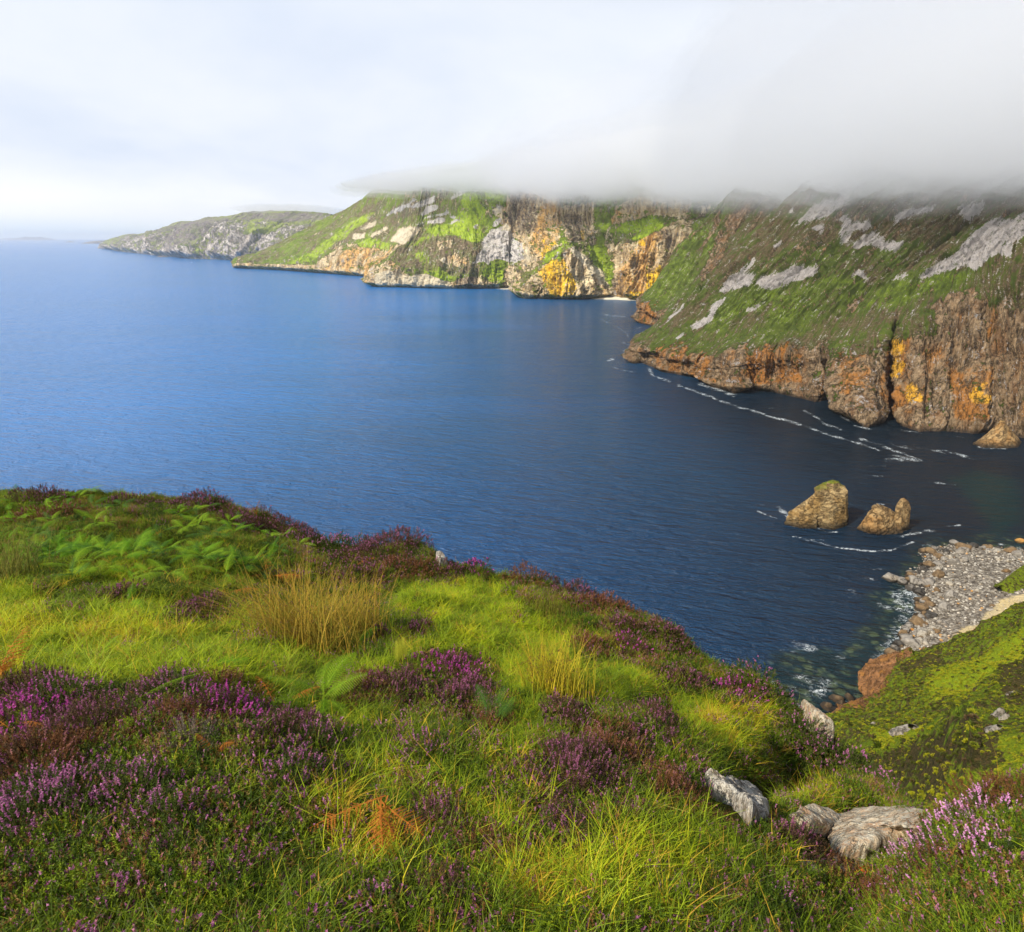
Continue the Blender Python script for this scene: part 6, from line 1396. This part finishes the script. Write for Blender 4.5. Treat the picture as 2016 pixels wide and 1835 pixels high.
def heather_patch(k, spec):
    x, y, a, b, tone, dens, label = spec
    r = np.random.default_rng(500 + k)
    c, n = ground_at(x, y); 
    dist = float(np.linalg.norm(c - np.array([0, 0, H])))
    px_m = F_ / dist
    # world half sizes: width across, depth along the slope seen foreshortened
    view = (c - np.array([0, 0, H])) / dist; graze = max(0.22, abs(view @ n))
    ra = a / px_m; rb = min(b / px_m / graze, ra * 2.2)
    rb = max(rb, ra * 0.45)
    hgt = float(np.clip(0.12 + 0.24 * min(ra, rb), 0.13, 0.26)) * (1.2 if dist > 8 else 1.0)
    root = link(bpy.data.objects.new('heather_bush', None)); root.location = tuple(c)
    A = Acc(); Fl = Acc()
    area = math.pi * ra * rb
    lod = np.clip(dist / 4.0, 1.0, 3.0)
    ra *= 1.12; rb *= 1.12; ns = int(np.clip(area * 2200 / lod ** 1.35, 120, 1600))
    # lobes
    nl = max(3, int(area * 9 / lod)); lob = [(0, 0, 1)] + [(math.sqrt(r.random()) * .8 * math.cos(q), math.sqrt(r.random()) * .8 * math.sin(q), r.uniform(.5, 1)) for q in r.uniform(0, 6.28, nl)]
    flmap = {'dusk': ('fl_dusk', 'leaf_dusk'), 'pink': ('fl_pink', 'leaf_pink'), 'magenta': ('fl_magenta', 'leaf_dusk'), 'pale': ('fl_pale', 'leaf_pink'), 'brown': ('fl_brown', 'leaf_brown'), 'grey': ('fl_brown', 'leaf_grey')}[tone]
    B = Acc(); cnt = 0
    while cnt < ns:
        q = r.uniform(0, 6.28); rad = math.sqrt(r.random()); u, v = rad * math.cos(q), rad * math.sin(q)
        edge = 1 + 0.35 * math.sin(3 * q + k) * math.sin(5 * q + 2 * k); 
        wx, wy = c[0] + u * ra * edge, c[1] + v * rb * edge
        z, nn = drop(wx, wy)
        dome = max([s_ * max(0, 1 - ((u - lx) ** 2 + (v - ly) ** 2) / 0.30) for lx, ly, s_ in lob] + [0.12]) * (1 - rad ** 4 * 0.6)
        top = hgt * (0.35 + 0.85 * dome) * r.uniform(.75, 1.15)
        sl = (0.070 + 0.03 * r.random()) * (1.0 if lod < 1.8 else 0.85)
        d2 = np.array([u * 0.45 + nn[0] * .4, v * 0.45 + nn[1] * .4]); lean = min(0.85, float(np.hypot(*d2)) + r.uniform(0, .3)); az = math.atan2(d2[1], d2[0]) + r.normal(0, .5)
        fl = 0.0
        if r.random() < 0.62 * dens * (0.45 + 0.55 * dome): fl = r.uniform(.25, .62)
        leaf = 0.0115 * min(2.1, lod ** .75); nlv = int(34 / lod ** .35)
        sprig(r, sl, leaf, nlv, (wx - c[0], wy - c[1], z - c[2] + max(0, top - sl)), az, lean, B, fl, 0, 1, 1.15 if tone in ('pale', 'magenta') else 1.0)
        if r.random() < 0.5:
            sprig(r, sl * 1.1, leaf, int(nlv * .7), (wx - c[0], wy - c[1], z - c[2] + max(0, top - sl) * r.uniform(0, .6)), az, min(.9, lean + .25), B, 0.0)
        cnt += 1
    V, F, M = B.out()
    for part, sel, mt in (('foliage', M == 0, flmap[1]), ('flowers', M == 1, flmap[0])):
        if not sel.any(): continue
        f = F[sel]; used, inv = np.unique(f.ravel(), return_inverse=True)
        o = link(bpy.data.objects.new(part, raw_mesh(part, V[used], inv.reshape(-1, 3), [HM[mt]])), root)
    tag(root, label, 'heather', 'heather bushes on the near heath')
for _k, _h in enumerate(HEATHER): heather_patch(_k, _h)

# ---------------------------------------------------------------- ferns
fern_mats = [flat_mat('fern_green', (0.075, 0.19, 0.008), (0.17, 0.36, 0.010), 8, .4), flat_mat('fern_lime', (0.15, 0.30, 0.012), (0.30, 0.46, 0.02), 8, .4), flat_mat('fern_dark', (0.035, 0.10, 0.012), (0.08, 0.18, 0.02), 8, .35), flat_mat('fern_dead', (0.30, 0.085, 0.012), (0.55, 0.20, 0.025), 8, .3), flat_mat('fern_yellow', (0.42, 0.48, 0.03), (0.60, 0.55, 0.05), 8, .4)]
def frond_mesh(seed, mat, dead=False, detail=True):
    r = np.random.default_rng(seed); A = Acc(); n = 21
    t = np.linspace(0, 1, n + 6); bend = r.uniform(.35, .7)
    def spine(s): return np.array([s * (1 - .15 * s * bend), 0.05 * math.sin(3 * s + seed), 0.42 * s - bend * 0.75 * s * s])
    for s0, s1 in zip(t[:-1], t[1:]):
        a, b = spine(s0), spine(s1); w0, w1 = 0.011 * (1 - s0 * .8), 0.011 * (1 - s1 * .8)
        A.add(np.array([a + (0, w0, 0), a - (0, w0, 0), b - (0, w1, 0), b + (0, w1, 0)]), np.array([[0, 1, 2], [0, 2, 3]]))
    for i in range(n):
        s = 0.16 + 0.84 * i / n; p = spine(s); tn = spine(min(1, s + .02)) - spine(s - .02); tn /= np.linalg.norm(tn)
        ln = 0.30 * (math.sin(math.pi * min(1, (0.10 + (1 - s)) ** .8)) ** .8 if s < .5 else 1.0) * (1 - s) ** .75 * 1.25 + 0.012
        ln = min(ln, 0.27)
        if dead and r.random() < .18: continue
        for sd in (-1, 1):
            side = np.array([0.0, sd, 0.0]); nrm = np.cross(tn, side); dirv = side * .9 + tn * .42 + np.array([0, 0, -0.18 - (0.5 * r.random() if dead else 0)]); dirv /= np.linalg.norm(dirv)
            m = max(3, int(ln / 0.020)) if detail else 3
            wp = 0.030 * (1 - s * .45)
            perp = tn - dirv * (tn @ dirv); perp /= np.linalg.norm(perp) + 1e-6
            for j in range(m):
                q = (j + .5) / m; cpt = p + dirv * ln * (j / m) + np.array([0, 0, -0.05 * ln * q * q]); lw = wp * (1 - q * .8) * (0.8 if dead else 1)
                fw = ln / m * 0.95
                for sg in (-1, 1):
                    tip = cpt + perp * sg * lw + dirv * fw * 0.9 + np.array([0, 0, r.normal(0, .003)])
                    A.add(np.array([cpt, cpt + dirv * fw, tip]), np.array([[0, 1, 2]]))
    V, F, M = A.out(); return raw_mesh('frond', V, F, [mat])
fl_lib = {k: [frond_mesh(10 * k + j, fern_mats[k], k == 3) for j in range(4)] for k in range(5)}
FERNLAB = {0: 'mid green bracken fern', 1: 'bright lime bracken fern', 2: 'dark green bracken fern', 3: 'orange dead bracken fern', 4: 'yellowing bracken fern'}
def fern(px, py, kind_, size, nf, label, group=None, az0=None, spread=6.28, tilt=0.0, r=None, lift=0.04):
    r = r or np.random.default_rng(int(px * 7 + py))
    c, n = ground_at(px, py); root = link(bpy.data.objects.new('bracken_fern', None)); root.location = (c[0], c[1], c[2] + lift)
    a0 = r.uniform(0, 6.28) if az0 is None else az0
    for k in range(nf):
        o = link(bpy.data.objects.new('frond', fl_lib[kind_][r.integers(4)]), root); s = size * r.uniform(.75, 1.1)
        o.scale = (s, s, s); o.rotation_euler = (r.normal(0, .25), r.normal(0, .2) - 0.10 + tilt, a0 + (k - (nf - 1) / 2) * spread / max(nf, 1) + r.normal(0, .15)); o.location = (r.normal(0, .02), r.normal(0, .02), 0)
    return tag(root, label, 'fern', group)
rf = np.random.default_rng(77)
# the single ones
fern(285, 1438, 1, 0.34, 1, 'single bright green fern frond lying over the heather left of the brightest magenta heather', az0=0.35, tilt=-0.15, lift=0.16)
fern(640, 1392, 1, 0.42, 6, 'large bright green fern spreading in the grass left of the centre heather', az0=1.6, spread=5.5, tilt=-.2, lift=.08)
fern(975, 1440, 2, 0.34, 3, 'bluish green fern right of the lower centre heather dome', az0=1.4, spread=1.6, tilt=-.5)
fern(785, 1318, 4, 0.30, 3, 'small yellow green upright fern above the centre heather', az0=1.6, spread=1.2, tilt=-.9)
fern(645, 1440, 0, 0.20, 2, 'small green fern tip below the large bright fern', az0=.4)
fern(700, 1272, 0, 0.26, 3, 'green fern at the right foot of the big rush tussock')
fern(560, 1402, 3, 0.30, 3, 'orange brown dead fern left of the large bright fern', az0=0.5)
fern(770, 1650, 3, 0.36, 5, 'large orange dead fern hanging over the dark gap at bottom centre', az0=-1.45, spread=2.2, tilt=.35, lift=.22)
fern(12, 1352, 3, 0.42, 4, 'orange dead fern at the left edge above the magenta heather', az0=1.2, spread=2.4, tilt=-.4)
fern(428, 1500, 3, 0.20, 2, 'small orange dead fern beside the grey dead twigs', az0=1.3, tilt=-.5)
fern(530, 1138, 3, 0.5, 3, 'rusty dead fern in the upper left fern bed')
fern(700, 1122, 3, 0.4, 2, 'rusty dead fern below the pink brow heather')
fern(505, 1022, 3, 0.4, 2, 'rusty fern standing on the skyline right of the fern bed', az0=1.57, tilt=-.9)
fern(450, 1175, 3, 0.4, 2, 'rusty fern left of the big rush tussock')
fern(210, 1300, 1, 0.32, 3, 'flattened lime fern in the bright grass at left', tilt=.1)
fern(420, 1318, 0, 0.30, 3, 'green fern in the grass below the big rush tussock')
fern(40, 1475, 3, 0.2, 2, 'small orange dead fern in the magenta heather at the left edge', lift=.14)
# the fern bed
W_ = (FERNZ * VIS * AREA).ravel(); W_ /= W_.sum()
for _j, _i in enumerate(rf.choice(len(W_), 170, p=W_, replace=False)):
    ri_, ci_ = divmod(int(_i), GC - 1); kk = int(rf.choice([0, 1, 2], p=[.34, .38, .28])); yy_ = CPY[ri_, ci_]; xx_ = CPX[ri_, ci_]
    zn_ = 'on the skyline' if yy_ < 1020 else ('near the left edge' if xx_ < 130 else ('along the lower edge' if yy_ > 1110 else ('at the right end' if xx_ > 380 else 'in the middle')))
    fern(xx_, yy_, kk, rf.uniform(.24, .42), int(rf.integers(3, 5)), FERNLAB[kk] + ' %s of the upper left fern bed' % zn_, 'fern bed, %s ones %s' % (['mid green', 'lime', 'dark'][kk], zn_), r=rf, az0=None, tilt=-.05, lift=.13)

# ---------------------------------------------------------------- rush tussocks
rush_mat = flat_mat('rush_stems', (0.13, 0.16, 0.012), (0.52, 0.30, 0.035), 3, .15); rush_tip = flat_mat('rush_seed_heads', (0.07, 0.04, 0.015), (0.16, 0.08, 0.03), 3, .1)
rush_mat2 = flat_mat('rush_stems_yellow', (0.20, 0.26, 0.012), (0.66, 0.46, 0.03), 3, .2)
rush_mat3 = flat_mat('rush_stems_green', (0.06, 0.09, 0.010), (0.20, 0.17, 0.02), 3, .15)
def rush(px, py, h, n, spread, lean, windaz, mat, label, seed, heads=True):
    r = np.random.default_rng(seed); c, nn = ground_at(px, py); root = link(bpy.data.objects.new('rush_tussock', None)); root.location = tuple(c)
    A = Acc(); B = Acc()
    for _ in range(n):
        az = r.normal(windaz, 0.85); b = (r.normal(0, spread), r.normal(0, spread * .8)); hh = h * r.uniform(.5, 1.12); ln = lean * r.uniform(.25, 1.35)
        V, F = blade(r, hh, 0.0062, ln, az, 6, b, .8); z, _n = drop(c[0] + b[0], c[1] + b[1]); V[:, 2] += z - c[2] - 0.03; A.add(V, F)
        if heads and r.random() < .28:
            k = int(len(V) * .72); p = V[k]; 
            for _q in range(4): d = r.normal(0, .009, 3); A2 = np.array([p + d, p + d + (0.007, 0, 0.004), p + d + (0, 0.004, 0.014)]); A.add(A2, np.array([[0, 1, 2]]), 1)
    V, F, M = A.out(); link(bpy.data.objects.new('stems', raw_mesh('stems', V, F, [mat, rush_tip], M)), root)
    tag(root, label, 'rush', 'rush tussocks')
rush(620, 1285, 0.82, 620, 0.19, 1.05, 2.5, rush_mat, 'biggest rush tussock, orange tipped, swept left in the left half of the heath', 1)
rush(700, 1258, 0.70, 260, 0.15, 0.7, 1.6, rush_mat, 'right-hand part rush tussock rising behind the biggest one', 2)
rush(1100, 1372, 0.60, 420, 0.12, 0.65, 2.2, rush_mat2, 'yellow green rush tussock right of centre', 3)
rush(25, 1165, 0.85, 260, 0.16, 0.6, 1.4, rush_mat3, 'brownish rush tussock at the left edge below the ferns', 4)
rush(1075, 1215, 0.45, 200, 0.15, 0.35, 1.6, rush_mat3, 'small dark green rush tussock near the brow, right of centre', 5)

# ---------------------------------------------------------------- stones of the heath
slab_mat = rock_mat('lichen_slab', (0.50, 0.37, 0.24), (0.80, 0.66, 0.46), (0.60, 0.35, 0.19), 0.028, lichen=(0.74, 0.70, 0.56), dark=(0.17, 0.12, 0.075), spots=(0.16, 0.13, 0.07))
slab_mat2 = rock_mat('streaked_stone', (0.46, 0.42, 0.34), (0.72, 0.66, 0.56), (0.42, 0.30, 0.20), 0.026, lichen=(0.76, 0.73, 0.64), dark=(0.055, 0.045, 0.032), streak=(1.6, 1.6, 0.6), spots=(0.20, 0.17, 0.11))
def stone(outline, Y, thick, back, mat, label, seed, name='rock', amp=1.0, tilt=None, parent=None, lift=0.0):
    """weathered bed of rock bared by the turf: outline of its top on the ground, rough top, broken rim going down into the soil"""
    T = np.array([ground_at(a, b + 6)[0] for (a, b) in outline])
    A_ = np.stack([T[:, 0], T[:, 1], np.ones(len(T))], 1); fit, *_r = np.linalg.lstsq(A_, T[:, 2], rcond=None)
    T[:, 2] = 0.7 * (A_ @ fit) + 0.3 * T[:, 2] + thick + lift
    c = T.mean(0); K = len(T); na, nr_ = 260, 70; R_ = np.abs(T - c).max()
    th = np.linspace(0, K, na, endpoint=False); i = np.floor(th).astype(int); f = (th - i)[:, None]
    edge = T[i % K] * (1 - f) + T[(i + 1) % K] * f
    rr = np.linspace(0.002, 1, nr_)[:, None, None]
    P = c + (edge[None] - c) * rr
    jag = 1 + (fbm(edge / (R_ * .22) + seed, 4, 0.6) * 0.14)[None, :, None] * rr ** 9
    P = c + (P - c) * jag; Q = P.reshape(-1, 3)
    bump = (fbm(Q / (R_ * .55) + seed, 4, 0.55) * 0.10 + fbm(Q / (R_ * .16) + seed, 4, 0.6, True) * 0.030 + fbm(Q / (R_ * .3) + seed + 9, 3) * 0.04).reshape(nr_, na) * R_ * amp
    P[..., 2] += bump - (rr[..., 0] ** 9) * thick * 0.45
    rim = P[-1]; out = rim - c; out[:, 2] = 0; out /= np.linalg.norm(out, axis=1)[:, None]
    sk = []
    for k, (o_, d_) in enumerate([(0.02, .35), (0.03, .8), (0.02, 1.5), (0.05, 3.2)]):
        q = rim + out * (o_ * R_) + np.array([0, 0, -thick * d_]); q = q + out * (fbm(q / (R_ * .12) + seed + k, 3, 0.6) * R_ * 0.035)[:, None]; sk.append(q[None])
    G_ = np.concatenate([P] + sk, 0); n_r = G_.shape[0]; V = G_.reshape(-1, 3)
    a_ = (np.arange(n_r - 1)[:, None] * na + np.arange(na)[None]).ravel(); b_ = (np.arange(n_r - 1)[:, None] * na + (np.arange(na)[None] + 1) % na).ravel()
    o = mesh_np(name, V, np.stack([a_, b_, b_ + na, a_ + na], 1)[:, ::-1], [mat], True)
    if parent: o.parent = parent
    else: tag(o, label, 'rock', 'stones of the near heath')
    return o
s1 = stone([(1600, 1612), (1680, 1600), (1780, 1594), (1878, 1606), (1830, 1640), (1762, 1676), (1700, 1708), (1654, 1700), (1634, 1648)], None, 0.06, 0, slab_mat, 'large flat pale slab with orange lichen at the lower right', 31, amp=0.7, lift=0.04)
_arm = stone([(1552, 1620), (1584, 1600), (1632, 1606), (1668, 1622), (1640, 1640), (1590, 1636)], None, 0.06, 0, slab_mat, '', 36, name='rock_arm', amp=0.8, lift=0.05, parent=s1)
s2 = stone([(1574, 1700), (1612, 1686), (1668, 1684), (1708, 1694), (1700, 1720), (1650, 1730), (1600, 1722)], None, 0.04, 0, slab_mat, 'lower pinkish ledge just below the large slab', 32, amp=0.8)
s3 = stone([(1388, 1545), (1412, 1556), (1455, 1556), (1490, 1575), (1514, 1600), (1505, 1622), (1475, 1632), (1458, 1600), (1440, 1580), (1402, 1565)], [3.6, 3.6, 3.6, 3.5, 3.38, 3.25, 3.18, 3.3, 3.4, 3.5], 0.16, 0, slab_mat2, 'white and black streaked rock left of the large slab', 33, amp=1.3)
s4 = stone([(1574, 1402), (1592, 1388), (1606, 1405), (1628, 1445), (1640, 1462), (1612, 1452), (1590, 1430)], [6.5, 6.6, 6.5, 6.2, 6.05, 6.0, 6.2], 0.30, 0, slab_mat, 'pale pointed rock on the brow above the white-foamed shallows', 34, amp=1.1, lift=0.0)
s5 = stone([(858, 1100), (868, 1090), (878, 1094), (882, 1112), (868, 1116), (858, 1110)], [10.9, 11.0, 11.0, 10.8, 10.7, 10.7], 0.25, 0, slab_mat2, 'small pale stone on the brow right of the large dusky heather', 35, amp=1.0, lift=-0.08)

# ---------------------------------------------------------------- single stalks and a seedling
def stalk(pts, Y, rad, mat, label, name='dry_stalk'):
    P = np.array([at_y(a, b, y) for (a, b), y in zip(pts, Y)]); t = np.linspace(0, len(P) - 1, 26); C_ = cr(P, t); n = 6
    V = []; 
    for i, c in enumerate(C_):
        d = C_[min(i + 1, 25)] - C_[max(i - 1, 0)]; d /= np.linalg.norm(d); u = np.cross(d, (0.3, 0.2, 1)); u /= np.linalg.norm(u); v = np.cross(d, u); rr = rad * (1 - .6 * i / 25)
        V += [c + rr * (u * math.cos(q) + v * math.sin(q)) for q in np.linspace(0, 2 * np.pi, n, endpoint=False)]
    F = [(i * n + j, i * n + (j + 1) % n, (i + 1) * n + (j + 1) % n, (i + 1) * n + j) for i in range(25) for j in range(n)]
    o = mesh_np(name, np.array(V), np.array(F), [mat]); tag(o, label, 'stalk'); return o
stm = flat_mat('dry_orange_stalk', (0.50, 0.24, 0.03), (0.62, 0.34, 0.05)); stw = flat_mat('dry_yellow_stalk', (0.60, 0.50, 0.10), (0.70, 0.60, 0.16)); stg = flat_mat('bleached_twig', (0.42, 0.36, 0.27), (0.55, 0.48, 0.38))
stalk([(240, 1836), (252, 1780), (278, 1715), (288, 1690)], [1.62, 1.66, 1.70, 1.72], 0.0030, stm, 'tall orange dry stalk at the bottom left')
stalk([(1208, 1568), (1260, 1574), (1310, 1586), (1358, 1600)], [3.15, 3.08, 3.0, 2.95], 0.0035, stw, 'long yellow stalk lying across the heather left of the streaked rock')
stalk([(338, 1835), (336, 1800), (345, 1790), (342, 1812)], [1.55, 1.6, 1.62, 1.6], 0.0026, stg, 'bleached bent twig at the very bottom left')
stalk([(765, 1640), (772, 1590), (778, 1568), (780, 1550)], [2.62, 2.66, 2.7, 2.72], 0.0040, stm, 'upright orange stem above the hanging dead fern')
stalk([(812, 1625), (780, 1660), (755, 1700), (738, 1740)], [2.6, 2.55, 2.5, 2.45], 0.0030, stm, 'slanting orange stem in front of the hanging dead fern')
def seedling():
    c, n = ground_at(1700, 1752); root = link(bpy.data.objects.new('red_leaved_plant', None)); root.location = (c[0], c[1], c[2] + 0.10)
    r = np.random.default_rng(9)
    for nm, m_, k, (dx, sp) in (('red_leaves', flat_mat('red_leaf', (0.70, 0.02, 0.01), (0.85, 0.10, 0.02)), 34, (0, .035)), ('yellow_leaves', flat_mat('yellow_leaf', (0.62, 0.55, 0.03), (0.45, 0.60, 0.05)), 16, (0.02, .02))):
        A = Acc()
        for _ in range(k):
            b = np.array([dx + r.normal(0, sp), r.normal(0, sp * .7), r.uniform(0, .05)]); d = r.normal(size=3); d[2] = abs(d[2]); d /= np.linalg.norm(d); q = np.cross(d, r.normal(size=3)); q /= np.linalg.norm(q)
            A.add(np.array([b, b + d * .009 + q * .006, b + d * .02, b + d * .009 - q * .006]), np.array([[0, 1, 2], [0, 2, 3]]))
        V, F, M = A.out(); link(bpy.data.objects.new(nm, raw_mesh(nm, V, F, [m_])), root)
    tag(root, 'tiny red and yellow leaved plant below the large slab', 'plant')
seedling()

# ---------------------------------------------------------------- a far white boat and the mist over the farthest headland
def far_boat():
    b = at_z(377, 517); root = link(bpy.data.objects.new('motor_boat', None)); root.location = b; root.rotation_euler = (0, 0, 0.4)
    wm, N = new_mat('boat_white'); N.n('ShaderNodeOutputMaterial', {0: N.n('ShaderNodeBsdfPrincipled', {'Base Color': (0.8, 0.8, 0.8), 'Roughness': 0.4})})
    gm_, N = new_mat('boat_window'); N.n('ShaderNodeOutputMaterial', {0: N.n('ShaderNodeBsdfPrincipled', {'Base Color': (0.03, 0.04, 0.05), 'Roughness': 0.1})})
    xs = np.linspace(-5.5, 5.5, 14); V = []
    for x in xs:
        t = (x + 5.5) / 11; w_ = 1.7 * (1 - max(0, t - .45) ** 2 / .31) if t < 1 else 0.02; sh = 1.1 + .7 * t * t
        V += [(x, -w_, sh), (x, -w_ * .75, -0.3), (x, 0, -0.6), (x, w_ * .75, -0.3), (x, w_, sh), (x, 0, sh - .1)]
    F = [(i * 6 + j, i * 6 + (j + 1) % 6, (i + 1) * 6 + (j + 1) % 6, (i + 1) * 6 + j) for i in range(13) for j in range(6)]
    mesh_np('hull', np.array(V), np.array(F), [wm], False, parent=root)
    def bx(nm, x0, x1, w_, z0, z1, m_, sl=0.3):
        V = np.array([(x0, -w_, z0), (x1, -w_, z0), (x1, w_, z0), (x0, w_, z0), (x0 + sl * .3, -w_ * .85, z1), (x1 - sl, -w_ * .85, z1), (x1 - sl, w_ * .85, z1), (x0 + sl * .3, w_ * .85, z1)]); F = np.array([(0, 3, 2, 1), (4, 5, 6, 7), (0, 1, 5, 4), (1, 2, 6, 5), (2, 3, 7, 6), (3, 0, 4, 7)]); mesh_np(nm, V, F, [m_], False, parent=root)
    bx('cabin', -1.5, 2.0, 1.15, 1.2, 3.1, wm, .7); bx('windows', -1.45, 1.75, 1.17, 2.1, 2.7, gm_, .45)
    tag(root, 'tiny white boat far out on the sea before the distant headland', 'boat')
far_boat()
def mist():
    bm = bmesh.new(); bmesh.ops.create_icosphere(bm, subdivisions=5, radius=1); c = at_y(590, 415, 6200)
    co = np.array([v.co for v in bm.verts]); co = co * (1 + 0.45 * fbm(co * 2.2, 4, 0.6))[:, None] * np.array([430, 900, 40.0])
    for v, q in zip(bm.verts, co): v.co = q
    me = bpy.data.meshes.new('mist_patch'); bm.to_mesh(me); bm.free()
    m = bpy.data.materials.new('hill_mist'); m.use_nodes = True; N = NT(m.node_tree)
    N.n('ShaderNodeOutputMaterial', {1: N.n('ShaderNodeVolumePrincipled', {'Color': (0.98, 0.99, 1.0, 1), 'Density': 0.0011, 'Anisotropy': 0.3}).outputs[0]}); me.materials.append(m)
    o = link(bpy.data.objects.new('mist_patch', me)); o.location = c; o['label'] = 'thin mist over the top of the farthest headland'; kind(o, 'stuff')
mist()
